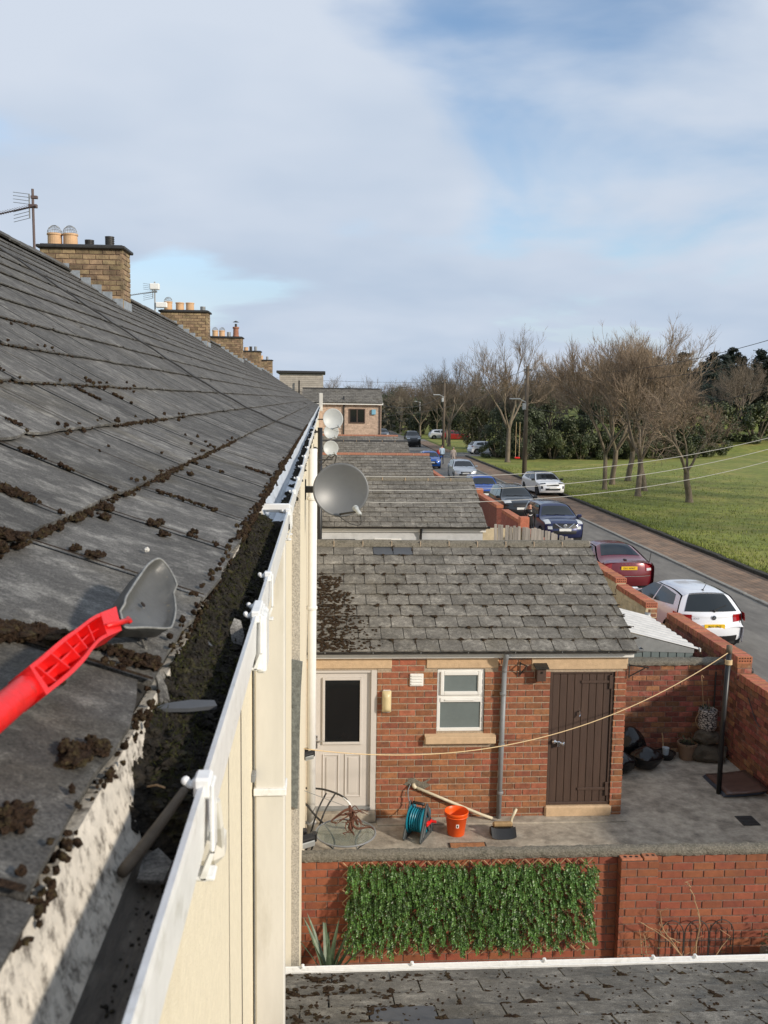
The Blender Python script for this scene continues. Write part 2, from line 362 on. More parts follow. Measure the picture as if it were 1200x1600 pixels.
def pave_mat():
    m = bpy.data.materials.new('paving'); MATS['paving'] = m; m.use_nodes = True; nt = m.node_tree; N = nt.nodes; L = nt.links; b = N['Principled BSDF']
    g = N.new('ShaderNodeNewGeometry'); mp = N.new('ShaderNodeMapping'); mp.inputs['Rotation'].default_value = (0, 0, RAD(90)); L.new(g.outputs['Position'], mp.inputs[0])
    bt = N.new('ShaderNodeTexBrick'); bt.inputs['Scale'].default_value = 1.0; bt.inputs['Brick Width'].default_value = .42; bt.inputs['Row Height'].default_value = .21
    bt.inputs['Mortar Size'].default_value = .012; bt.inputs['Color1'].default_value = (.26, .165, .105, 1); bt.inputs['Color2'].default_value = (.19, .130, .090, 1); bt.inputs['Mortar'].default_value = (.09, .075, .055, 1)
    L.new(mp.outputs[0], bt.inputs['Vector'])
    n = N.new('ShaderNodeTexNoise'); n.inputs['Scale'].default_value = 1.3; n.inputs['Detail'].default_value = 9; L.new(g.outputs['Position'], n.inputs['Vector'])
    mr = N.new('ShaderNodeMapRange'); mr.inputs[1].default_value = .3; mr.inputs[2].default_value = .7; mr.inputs[3].default_value = .65; mr.inputs[4].default_value = 1.3; L.new(n.outputs['Fac'], mr.inputs[0])
    hs = N.new('ShaderNodeHueSaturation'); L.new(bt.outputs['Color'], hs.inputs['Color']); L.new(mr.outputs[0], hs.inputs['Value']); L.new(hs.outputs[0], b.inputs['Base Color']); b.inputs['Roughness'].default_value = .9
pave_mat()
# ------------------------------------------------------------------ ground, road, pavement
def sst(a, b, x):
    t = min(1, max(0, (x-a)/(b-a))); return t*t*(3-2*t)
def gz(x, y):
    if x < 15.5: return -.85
    z = -.29 + .25*sst(16, 40, x)*sst(20, 60, y)
    z += 5.5*sst(26, 70, x)*sst(88, 165, y) + 6*sst(70, 200, x)*sst(60, 200, y)
    z += .06*noise.noise(Vector((x*.15, y*.15, 0)))
    return z
def road_gap(y): return 98.6 < y < 107.4
def terrain():
    xs = [-3000, -600, -150, -40, 0, 8, 13, 15.2, 15.5, 15.8] + [16.4+.8*i for i in range(30)] + [42+3*i for i in range(12)] + [80, 100, 130, 180, 260, 500, 1200, 3000]
    ys = [-2000, -300, -60, -10, 5] + [12+2*i for i in range(80)] + [180, 200, 240, 300, 450, 800, 1600, 4500]
    mb = MB(); w = len(ys)
    vs = [(x, y, (gz(x, y) - (.30 if (road_gap(y) and x > 15.4) else 0))) for x in xs for y in ys]
    fs = [(i*w+j, (i+1)*w+j, (i+1)*w+j+1, i*w+j+1) for i in range(len(xs)-1) for j in range(w-1)]
    mb.add(vs, fs); o = mb.build('ground', MATS['grass'], smooth=True); tag(o, 'mown green grass field rising to a bank beyond the road', kind='structure')
    mb = MB(); mb.box(6.69, 13.32, -8, 260, -.9, -.40); o = mb.build('road', MATS['asphalt']); tag(o, 'grey tarmac back lane with parked cars', kind='structure')
    mb = MB(); mb.box(13.32, 70, 98.8, 107.2, -.9, -.404); mb.box(13.32, 60, 134.5, 142, -.9, -.36); o = mb.build('side_road', MATS['asphalt']); tag(o, 'side road turning off the back lane', kind='structure')
    mb = MB(); mb.box(13.50, 15.28, -8, 98.7, -.9, -.355); mb.box(13.50, 15.28, 107.3, 134, -.9, -.355); o = mb.build('pavement', MATS['paving']); tag(o, 'brown block paved footway beside the grass', kind='structure')
    k = ob('kerb', None); tag(k, 'row of kerb stones between tarmac and paved footway', kind='structure')
    st = MB(); st.bbox(0, .17, 0, .90, -.5, 0, .018); me = st.mesh('kerb_stone', MATS['kerb_stone'])
    for i in range(100):
        ob('kerb_stone', me, k, (13.325, 8+i*.915, -.345 + random.uniform(-.006, .006)))
    mb = MB()
    for i in range(120):
        y = 8 + i*.76
        mb.bbox(15.29, 15.53+random.uniform(-.02, .02), y, y+.75, -.6, -.235+random.uniform(-.015, .015), .02)
    o = mb.build('grass_edging', MATS['kerb_dark']); tag(o, 'dark soil stained edging along the grass', kind='structure')
    # short grass along the near edge of the field
    mb = MB()
    for i in range(24000):
        y = 24 + 60*random.random()**1.6; x = 15.5 + (random.random()**2.2)*(9 + y*.12)
        z = gz(x, y); h = random.uniform(.05, .13)*(1.3 if x < 15.9 else 1); a = random.random()*6.28; w = random.uniform(.012, .03); lx, ly = random.uniform(-.06, .06), random.uniform(-.06, .06)
        mb.add([(x-w*math.cos(a), y-w*math.sin(a), z-.01), (x+w*math.cos(a), y+w*math.sin(a), z-.01), (x+lx, y+ly, z+h)], [(0, 1, 2)], tone=random.random())
    o = mb.build('grass_tufts', MATS['grass_blade']); tag(o, 'short grass blades along the edge of the field', 'grass', kind='stuff')
terrain()
# ------------------------------------------------------------------ brick walls
def brick_mesh(name, mat, l=.215, d=.05, h=.073, b=.004):
    mb = MB(); mb.bbox(0, 1, 0, d, 0, h, b); me = mb.mesh(name, mat)
    # chamfer along unit length is scaled with the brick: shrink it
    for v in me.vertices:
        x = v.co.x
        if 0 < x < .5: v.co.x = b/l
        elif .5 < x < 1: v.co.x = 1-b/l
    return me
BR_L, BR_C = .226, .0862
def brick_wall(parent, o, ux, un, length, height, mat, holes=(), start=0.0, keep=lambda s, z: True, name='brick', rest=None, mkey='bm', limit=300, bond='s', jit=.002, d=.05):
    """bricks on a plane: o base corner, ux along, un outward normal (unit vectors); holes (s0,s1,z0,z1)"""
    o = Vector(o); ux = Vector(ux); un = Vector(un); me = MATS.get('_'+mkey)
    if me is None: me = brick_mesh('brick', mat, d=d); MATS['_'+mkey] = me
    R = Matrix((ux, -un, Vector((0, 0, 1)))).transposed().to_4x4()
    nrow = int(height/BR_C + .5); cnt = 0; stuff = MB(); j = .011
    for r in range(nrow):
        z = r*BR_C
        off = (BR_L*.5 if r % 2 else 0) + start
        s = -off
        while s < length:
            segs = [(max(0, s), min(length, s+BR_L-j))]; s += BR_L
            for (h0, h1, z0, z1) in holes:
                if z+BR_C*.8 > z0 and z+.01 < z1:
                    ns = []
                    for a, b in segs:
                        if b <= h0 or a >= h1: ns.append((a, b))
                        else:
                            if a < h0: ns.append((a, h0))
                            if b > h1: ns.append((h1, b))
                    segs = ns
            for a, b in segs:
                if b-a < .02: continue
                M4 = Matrix.Translation(o + ux*a + Vector((0, 0, z)) + un*random.uniform(-jit, jit)) @ R @ Matrix.Diagonal((b-a, 1, 1, 1))
                if keep(a, z) and cnt < limit:
                    q = ob(name, me, parent); q.matrix_local = M4; cnt += 1
                else:
                    t = random.random()
                    stuff.box(0, 1, 0, d, 0, .073, tone=t, mat=M4)
    if stuff.v:
        tag(stuff.build('brickwork', mat, parent), kind='stuff')
    return cnt
# ------------------------------------------------------------------ main terrace roof profile
EAX, EAZ = -.238, 5.19
GA = .355
def roof_profile():
    P = [(EAX, EAZ)]; ang = [21, 25, 29, 31.5]; i = 0
    while -P[-1][0] < 4.42:
        a = RAD(ang[i] if i < 4 else 33.0); x, z = P[-1]; P.append((x-GA*math.cos(a), z+GA*math.sin(a))); i += 1
    return P
RP = roof_profile()
RIDX, RIDZ = RP[-1]
HB = [-4.0, 5.4, 17.3, 29.2, 41.1, 53.0, 64.9]           # party lines
HL = ['near cream house whose gutter fills the foreground', 'second house of the terrace with the large dish on its wall', 'third house of the terrace behind the first chimney', 'fourth house of the terrace behind the second chimney', 'fifth house of the terrace behind the third chimney', 'last house of the terrace with the farthest chimneys']
houses = []
for i in range(6):
    h = thing('terraced_house', HL[i], 'house', (0, 0, 0), 0, 'terrace houses in a row'); houses.append(h)
WX = -.262
def hpart(i, name, mb, mat, smooth=False): return mb.build(name, mat, houses[i], smooth)
roofs = []
for i in range(6):
    y0, y1 = HB[i], HB[i+1]
    mb = MB(); mb.box(-10.0, WX, y0+.002, y1-.002, -.95, 5.06)
    wall = hpart(i, 'wall', mb, MATS['render_cream'])
    # roof deck (both slopes)
    mb = MB(); pts = [(-.258, EAZ-.022)] + [(x, z-.03) for x, z in RP[1:]]; back = [(2*RIDX - x, z) for x, z in pts[::-1][1:]]
    poly = pts + back
    n = len(poly); vs = [(x, y0+.003, z) for x, z in poly] + [(x, y1-.003, z) for x, z in poly]
    mb.add(vs, [(k, n+k, n+k+1, k+1) for k in range(n-1)] + [tuple(range(n)), tuple(range(2*n-1, n-1, -1))])
    rf = hpart(i, 'roof', mb, MATS['slate_edge']); roofs.append(rf)
    # ridge tiles
    y = y0+.01; k = 0
    rm = MB(); rm.prism([(-.16, -.075), (0, .045), (.16, -.075), (.14, -.095), (0, .015), (-.14, -.095)], 0, .44, mat=Matrix(((1, 0, 0, 0), (0, 0, 1, 0), (0, 1, 0, 0), (0, 0, 0, 1))))
    rme = MATS.get('_ridge') or rm.mesh('ridge_tile', MATS['slate']); MATS['_ridge'] = rme
    while y < y1-.3:
        if y > 9:
            ob('ridge_tile', rme, rf, (RIDX, y, RIDZ+.05+random.uniform(-.008, .008)))
        y += .45
SW = .55
def slate_meshes():
    out = []
    for k in range(7):
        rr = random.Random(k); n = 7; th = .0085; L = .43
        vs = []; w = SW-.012
        for e in range(n+1):
            s0 = rr.uniform(-.004, .006) + (rr.uniform(.005, .02) if (e in (0, n) and rr.random() < .45) else 0)
            y = w*e/n
            for (s, z) in ((s0, 0), (s0+.001, th), (L, th), (L, 0)): vs.append((s, y, z))
        fs = []
        for e in range(n):
            b = e*4
            for q in range(4): fs.append((b+q, b+(q+1) % 4, b+4+(q+1) % 4, b+4+q))
        fs += [(0, 3, 2, 1), (n*4, n*4+1, n*4+2, n*4+3)]
        mb = MB(); mb.add(vs, fs); out.append(mb.mesh('slate', MATS['slate']))
    return out
def main_slates():
    mes = slate_meshes(); rnd = random.Random(3); items = []
    for r in range(len(RP)-1):
        (x0, z0), (x1, z1) = RP[r], RP[r+1]; a = math.atan2(z1-z0, x0-x1)
        off = [1.805, 2.05, 1.78, 2.10][r % 4] + (0 if r < 4 else rnd.uniform(-.08, .08))
        k0 = int((-1.2-off)/SW)
        y = off + k0*SW
        while y < 64.3:
            yc = y+SW/2
            hi = max(i for i in range(6) if HB[i] <= yc)
            u, v, zc = proj((x0, yc, z0)) if yc > .2 else (0, 0, .2)
            vis = -300 < u < 1000 and -50 < v < 1900 and yc > .3
            sz = 1/zc**2 if vis else 0
            items.append((sz, r, y, x0, z0, a, hi)); y += SW
    items.sort(key=lambda t: -t[0])
    stuff = [MB() for _ in range(6)]
    for q, (sz, r, y, x0, z0, a, hi) in enumerate(items):
        tilt = a - math.atan2(.017, .355)
        jx = rnd.uniform(-.006, .006); jr = rnd.uniform(-.008, .008)
        up = Vector((-math.cos(tilt), 0, math.sin(tilt))); nn = Vector((math.sin(tilt), 0, math.cos(tilt))); ax = Vector((0, 1, 0))
        o = Vector((x0, y+.004, z0)) + nn*(.010+rnd.uniform(0, .003)) + up*(-.006+jx)
        R = Matrix((up, ax, nn)).transposed().to_4x4() @ Matrix.Rotation(jr, 4, 'Z')
        M4 = Matrix.Translation(o) @ R
        if q < 300:
            s = ob('slate', mes[rnd.randrange(7)], roofs[hi]); s.matrix_local = M4
        else:
            stuff[hi].box(0, .43, 0, SW-.012, 0, .009, tone=rnd.random(), mat=M4)
    for i in range(6):
        tag(stuff[i].build('slating', MATS['slate'], roofs[i]), kind='stuff')
    return items
ITEMS = main_slates()
def roof_at(s, y):
    """point on the main roof surface s metres up from the eaves, and the normal there"""
    r = min(int(s/GA), len(RP)-2); f = s/GA - r; (x0, z0), (x1, z1) = RP[r], RP[r+1]
    a = math.atan2(z1-z0, x0-x1); nn = Vector((math.sin(a), 0, math.cos(a)))
    return Vector((x0+(x1-x0)*f, y, z0+(z1-z0)*f)) + nn*(.030-.017*f), nn
def moss_main():
    rnd = random.Random(11); mbs = [MB() for _ in range(6)]
    def put(s, y, r, n=0, flat=.45, hi=None):
        p, nn = roof_at(max(0.0, s), y); h = max(i for i in range(6) if HB[i] <= y)
        flat *= .72
        if y > 6: mbs[h].blob(p, r*.8, 0, .6, sq=(1, 1.2, flat*.8)); return
        g = .0034*(1+.25*y); k = max(2, int(1.1*(r/g)**2)); k = min(k, 130)
        if r > .010:
            for _ in range(3): mbs[h].blob(p+Vector((rnd.gauss(0, r*.25), rnd.gauss(0, r*.35), 0))-nn*.004, r*rnd.uniform(.5, .75), 2 if y < 3 else 1, .45, sq=(1.0, 1.15, flat*.85))
        for _ in range(k):
            a = rnd.random()*6.283; f = rnd.random()**.6*r*(1+.5*noise.noise(Vector((s*40, y*40, a)))); up_ = Vector((-.9, 0, .42))
            q = p + up_*(f*math.sin(a)*.9) + Vector((0, f*math.cos(a)*1.15, 0)) + nn*(flat*r*.55*max(0, 1-(f/r)**2) - .002)
            mbs[h].blob(q, g*rnd.uniform(.6, 1.3), 0, .5)
    for r in range(0, 10):                                      # along the course lines
        yend = 34 if r < 5 else 40
        y = .5
        dens = (.030 if r in (1, 2) else .06) if r > 0 else .05
        while y < yend:
            c = noise.noise(Vector((y*1.3, r*7.7, 0)))
            if c > -.28 or r in (1,):
                rad = (.006+.008*rnd.random()+.012*max(0, c))*(1+.02*y)
                put(r*GA - rnd.uniform(0, .014) if r else rnd.uniform(0, .02), y, rad*(1 if r in (1, 2) and y < 6 else .55), 1 if y < 4.5 else 0)
            y += dens*(1+.14*y)*rnd.uniform(.5, 1.5)
    for (sz, r, yy, x0, z0, a, hi) in ITEMS[:900]:              # down the joints
        if rnd.random() < ((.75 if r < 3 else .45) if yy < 3.2 else (.40 if r < 3 else .28)):
            kk = 1.0 if r < 2 else (.75 if r < 3 else .5)
            a0 = rnd.random()*.6; a1 = min(1, a0+rnd.uniform(.2, .8)); s = a0*GA
            while s < a1*GA:
                put(r*GA+s, yy+rnd.uniform(-.008, .008), kk*rnd.uniform(.003, .0075)*(1+.05*yy), 1 if yy < 3.5 else 0, .4 if yy < 3 else .22); s += rnd.uniform(.004, .012)*(1 if yy < 3 else 1.2) if rnd.random() < .9 else .05
        if rnd.random() < .08: put(r*GA+rnd.uniform(.02, .3), yy+rnd.uniform(0, SW), rnd.uniform(.010, .022), 1)
    for k in range(1500):
        yy = 2.5+26*rnd.random()**1.4; s = rnd.uniform(.3, 4.8); r_ = int(s/GA); put(r_*GA+rnd.uniform(-.012, .03) if rnd.random() < .75 else s, yy, rnd.uniform(.003, .006)*(1+.05*yy), 0, .25)
    for (s, y, r) in ((.365, 1.70, .030), (.355, 1.62, .018), (.235, 1.83, .016), (.225, 1.86, .014), (.195, 1.27, .030), (.17, 1.29, .028), (.145, 1.30, .024), (.12, 1.31, .020), (.095, 1.315, .016), (.07, 1.32, .016), (.22, 1.25, .034), (.25, 1.25, .03),
                      (.30, 1.24, .030), (.36, 1.28, .022), (.44, 2.055, .018), (.47, 2.06, .022), (.50, 2.06, .024), (.53, 2.06, .020), (.56, 2.055, .018), (.31, 2.25, .018), (.33, 2.36, .022), (.34, 2.40, .018), (.21, 2.36, .018), (.20, 2.41, .015),
                      (.045, 1.30, .020), (.025, 1.31, .022), (.10, 1.14, .010), (.03, .955, .022), (.02, .985, .018), (.045, .80, .02), (.07, 1.46, .018), (.065, 1.43, .016), (.16, 2.27, .016), (.11, 2.43, .012), (.27, 1.845, .014), (.12, 1.855, .012), (.10, 1.86, .012)):
        put(s, y, r, 2, .6)
    y = .35                                              # dirt lodged under the slate tails
    while y < 2.9:
        d_ = noise.noise(Vector((y*6, 2.2, 0)))
        for _ in range(int(.6+3*max(0, d_+.30))): mbs[0].blob((rnd.uniform(-.254, -.234), y+rnd.uniform(-.006, .006), 5.170+rnd.uniform(-.012, .012)), rnd.uniform(.0015, .005)*(1+.5*max(0, d_)), 0, .5)
        y += rnd.uniform(.003, .008)
    # moss fringe on the eaves edge past the old gutter
    y = 2.6
    while y < 14:
        p, nn = roof_at(0.005, y); h = max(i for i in range(6) if HB[i] <= y)
        for _ in range(2): mbs[h].blob(p+Vector((rnd.uniform(-.004, .010), rnd.uniform(-.01, .01), rnd.uniform(-.022, -.004))), rnd.uniform(.004, .009), 0, .5)
        y += .009*(1+.14*y)*rnd.uniform(.6, 1.5)
    for (sz, r, yy, x0, z0, a, hi) in ITEMS[:1700]:
        P0, nn = roof_at(r*GA+.002, yy-.003); P1, nn = roof_at((r+1)*GA-.004, yy-.003); w = Vector((0, .0052*(1+.05*yy), 0)); up_ = nn*(-.0035+.0006*min(yy, 8))
        mbs[hi].add([P0-w+up_, P0+w+up_, P1+w+up_, P1-w+up_], [(0, 1, 2, 3)])
    for i in range(6):
        if mbs[i].v: tag(mbs[i].build('roof_moss', MATS['moss'], roofs[i]), kind='stuff')
moss_main()
# ------------------------------------------------------------------ gutter of the terrace
LX, LZ = -.134, 5.156
def gutter_run(i, y0, y1, inner, name='gutter', wob=0.0):
    mb = MB(); n = max(2, int((y1-y0)/.12))
    prof = [(-.243, 5.166), (-.234, 5.130), (-.223, 5.095), (-.210, 5.074), (-.185, 5.066), (-.160, 5.066), (-.144, 5.072), (-.139, 5.10), (LX-.007, LZ-.002), (LX, LZ), (LX+.001, LZ-.012), (LX-.001, 5.075), (-.150, 5.052), (-.215, 5.052), (-.256, 5.10), (-.2585, 5.164)]
    k = len(prof); vs = []
    for a in range(n+1):
        y = y0+(y1-y0)*a/n; dx = wob*noise.noise(Vector((y*.55, 3.3, 0))); dz = wob*.6*noise.noise(Vector((y*.4, 9.3, 0)))
        vs += [(x+(dx if x > -.16 else dx*.4), y, z+dz) for x, z in prof]
    for a in range(n):
        for q in range(k):
            mb.mi = 1 if q in (0, 1, 2, 15, 14) else (2 if q in (3, 4, 5, 6) else 0)
            b = a*k; mb.add([], []); mb.f.append((b+q, b+k+q, b+k+(q+1) % k, b+(q+1) % k)); mb.m.append(mb.mi); mb.t.append(0)
    mb.v = [tuple(v) for v in vs]
    mb.f.append(tuple(range(k))); mb.m.append(0); mb.t.append(0)
    mb.f.append(tuple(n*k+q for q in range(k-1, -1, -1))); mb.m.append(0); mb.t.append(0)
    return mb.build(name, inner, houses[i], smooth=False)
g0 = gutter_run(0, -.6, 3.70, [MATS['upvc'], MATS['gutter_back'], MATS['gutter_silt']])
g1 = gutter_run(1, 3.71, 17.28, [MATS['upvc'], MATS['upvc_blue'], MATS['upvc_blue']], wob=.020)
for i in range(2, 6): gutter_run(i, HB[i]+.01, HB[i+1]-.01, [MATS['upvc'], MATS['upvc_blue'], MATS['sludge']], wob=.02)
def clip(parent, y, wide=.020, big=1.0, strap=True):
    mb = MB(); h = wide/2
    # saddle over the lip, prong into the gutter with a bulb, strap down the outside
    mb.bbox(LX-.012, LX+.008, y-h, y+h, LZ-.016, LZ+.009, .003)
    for yy in ((y,) if wide < .05 else (y-h+.012, y+h-.012)):
        mb.tube(cr([(LX-.004, yy, LZ+.004), (LX-.010, yy, LZ+.001), (LX-.016, yy, LZ-.004), (LX-.021, yy, LZ-.001)], 4), [.0045]*12+[.005], 8)
        mb.blob((LX-.0225, yy, LZ+.001), .0056, 1, .05)
    if strap:
        mb.bbox(LX+.0065, LX+.0115, y-h, y+h, 5.075, LZ+.002, .002)
        mb.bbox(LX-.020, LX+.0115, y-h, y+h, 5.040, 5.046, .002)
        mb.add([(LX+.0065, y-h, 5.075), (LX+.0115, y-h, 5.075), (LX+.0005, y-h, 5.04), (LX-.006, y-h, 5.044), (LX+.0065, y+h, 5.075), (LX+.0115, y+h, 5.075), (LX+.0005, y+h, 5.04), (LX-.006, y+h, 5.044)],
               [(0, 1, 2, 3), (7, 6, 5, 4), (1, 5, 6, 2), (0, 3, 7, 4)])
    return mb.build('gutter_clip', MATS['upvc'], parent, smooth=False)
clip(g0, 1.045, .030); clip(g0, 1.93, .11); clip(g0, 2.32, .022); clip(g0, 3.66, .03)
for y in (3.80, 4.45, 5.2, 6.1, 7.2, 8.5, 10.2, 12.4, 15): clip(g1, y, .026, strap=y < 4)
# union bracket across the gutter at the joint, with its hanging strap
mb = MB(); mb.bbox(-.262, LX+.004, 3.735, 3.76, 5.150, 5.176, .003); mb.bbox(-.255, LX-.01, 3.79, 3.80, 5.135, 5.150, .002); mb.build('cross_strap', MATS['upvc'], g1)
mb = MB(); mb.bbox(LX-.003, LX+.020, 1.885, 1.985, 5.03, LZ-.004, .006); mb.build('union_bracket', MATS['upvc'], g0)
mb = MB()                     # soffit loop hanging below the lip near the camera
for (ya) in (1.06,):
    P = [(LX+.010, ya, LZ-.03), (LX+.012, ya+.01, 5.09), (LX+.010, ya+.045, 5.045), (LX-.02, ya+.05, 5.03)]
    mb.tube(P, .006, 6)
    mb.bbox(LX-.03, LX+.016, ya+.028, ya+.075, 5.024, 5.070, .012)
mb.build('bracket_foot', MATS['upvc_cream'], g0)
# debris and sludge filling the old gutter
def sludge():
    rnd = random.Random(5); mb = MB()
    y0, y1 = 1.02, 3.66; nx, ny = 26, 520
    def fn(a, b):
        y = y0+(y1-y0)*a; x = -.240+.094*b
        edge = sst(0, .05, a)*(1-.75*sst(.93, 1.0, a)); cross = math.sin(math.pi*min(1, max(0, .12+b*.80)))
        lump = .5*noise.noise(Vector((x*28, y*28, 1.0))) + .35*noise.noise(Vector((x*75, y*75, 2.0))) + .28*noise.noise(Vector((x*170, y*170, 3.0)))
        h = edge*(.036 + .020*cross + .020*lump + .014*noise.noise(Vector((y*4, 5, 5))))
        k_ = sst(1.10, 1.42, y+.10*noise.noise(Vector((y*9, 1, 7)))); bz = 5.062 + ((0.030*(1-b/.25) if b < .25 else 0)*(1-k_) + k_*.060*max(0, 1-b/.62)**.8)
        return (x, y, bz + max(.0, h))
    mb.grid(fn, ny, nx, flip=False)
    for k in range(2600):
        b = rnd.random()*.84; a = rnd.random(); p = fn(a, b); mb.blob((p[0], p[1], p[2]), rnd.uniform(.002, .007)*(1 if rnd.random() < .93 else 1.8), 0, .6, sq=(1, 1, .7))
    o = mb.build('gutter_debris', MATS['sludge'], None, smooth=False)
    tag(o, 'dark rotted moss and silt filling the open gutter', 'debris', kind='stuff')
    mm = MB()
    for k in range(15000):                                       # moss fibres standing out of the debris
        c = rnd.random(); a = rnd.random(); b = rnd.random()
        if noise.noise(Vector((a*22, b*3, 8))) < -.12: continue
        p = Vector(fn(a, b)); d = Vector((rnd.gauss(0, 1), rnd.gauss(0, 1), rnd.uniform(.1, 1.1))).normalized()*rnd.uniform(.006, .022)
        w = Vector((rnd.gauss(0, 1), rnd.gauss(0, 1), 0)).normalized()*rnd.uniform(.0007, .0016)
        mm.add([p-w, p+w, p+d+Vector((0, 0, -.003))], [(0, 1, 2)])
    o = mm.build('gutter_moss', MATS['moss_green']); tag(o, 'green brown moss strands in the gutter debris', 'moss', kind='stuff')
    # thin silt and crumbs on the cleared stretch and in the far gutter
    cc = MB()
    for k in range(420):
        y = rnd.uniform(.45, 1.05); x = rnd.uniform(-.208, -.146); cc.blob((x, y, 5.067), .0005+.0026*rnd.random()**3, 0, .5)
    for k in range(700):
        y = 3.72 + 12*rnd.random()**1.5; f = noise.noise(Vector((y*2.3, 4, 1)))
        if f > -.05 or y > 6: cc.blob((rnd.uniform(-.20, -.145), y, 5.072+.012*max(0, f)), rnd.uniform(.006, .020)*(1+.05*y), 0, .6, sq=(1, 1.4, .6))
    o = cc.build('gutter_crumbs', MATS['sludge']); tag(o, 'loose black crumbs lying in the gutter', 'debris', kind='stuff')
sludge()
def shard(name, label, poly, z0, th, M4, mat, cat):
    mb = MB(); mb.prism(poly, 0, th, mat=M4); o = mb.build(name, mat); tag(o, label, cat, 'slate and wood scraps in the gutter'); return o
def frame(o, x, n):
    x = Vector(x).normalized(); n = Vector(n); n = (n - x*n.dot(x)).normalized(); y = n.cross(x)
    return Matrix.Translation(Vector(o)) @ Matrix((x, y, n)).transposed().to_4x4()
shard('broken_slate', 'blue grey broken slate shard bridging the gutter near its middle', [(0, 0), (.02, .013), (.06, .019), (.094, .014), (.094, -.002), (.05, -.005)], 0, .006, frame((-.240, 1.305, 5.150), (.118, .055, -.012), (-.2, -.35, 1)), MATS['slate_new'], 'slate')
shard('broken_slate', 'thin grey slate flake leaning against the eaves edge above the long shard', [(0, 0), (.03, .035), (.065, .12), (.04, .02), (.02, -.01)], 0, .004, frame((-.236, 1.33, 5.145), (.35, 1, .12), (.8, -.3, .6)), MATS['slate'], 'slate')
shard('broken_slate', 'small blue slate piece below the end of the scoop', [(0, 0), (.03, .006), (.038, .03), (.02, .045), (.0, .036)], 0, .005, frame((-.240, 1.66, 5.130), (1, -.15, -.15), (.1, -.5, .8)), MATS['slate_new'], 'slate')
shard('broken_slate', 'rounded pale grey slate chip standing in the debris by the double clip', [(0, 0), (.018, -.008), (.026, .012), (.024, .045), (.012, .052), (.0, .03)], 0, .004, frame((-.176, 1.80, 5.118), (1, .2, .1), (-.1, -.8, .6)), MATS['slate'], 'slate')
shard('broken_slate', 'flat dark slate piece at the edge of the cleared gutter bottom', [(0, 0), (.028, -.006), (.036, .025), (.02, .05), (.004, .036)], 0, .004, frame((-.196, .955, 5.082), (1, .12, .0), (.0, -.2, 1)), MATS['slate'], 'slate')
mb = MB(); mb.tube(cr([(-.212, .955, 5.093), (-.196, 1.00, 5.102), (-.180, 1.05, 5.113), (-.166, 1.10, 5.122)], 4), [.0066, .007, .0072, .007, .007, .0072, .0068, .0066, .0064, .006, .0058, .0056, .005], 8)
tag(mb.build('stick', MATS['pole_wood'], smooth=True), 'short round stick lying across the gutter debris', 'stick')
mb = MB(); mb.tube([(-.216, 1.125, 5.116), (-.203, 1.118, 5.121), (-.192, 1.112, 5.120)], .0014, 6)
tag(mb.build('straw', MATS['dry_stem']), 'thin pale straw on the gutter debris', 'straw')
for k, (x, y, z, r) in enumerate(((-.152, .83, 5.070, .0048),)):
    mb = MB(); mb.blob((x, y, z), r, 1, .3); tag(mb.build('pebble', MATS['upvc_cream']), 'small white stone on the cleared gutter bottom', 'stone')
mb = MB(); p, nn = roof_at(.16, 2.02); mb.blob(p, .0055, 1, .3); tag(mb.build('pebble', MATS['upvc_cream']), 'tiny white stone on the slates above the scoop', 'stone')
for q, (y, dx, l) in enumerate(((4.55, .03, .07), (5.5, .02, .06), (6.6, .025, .06))):
    mb = MB(); mb.prism([(0, 0), (.012, 0), (.006, l)], 0, .006, mat=frame((-.225, y, 5.17), (.3, .9, 0), (.8, -.5, .3)))
    tag(mb.build('broken_slate', MATS['metal_dark']), 'black slate splinter poking up from the white far gutter', 'slate', 'black splinters in the far gutter')
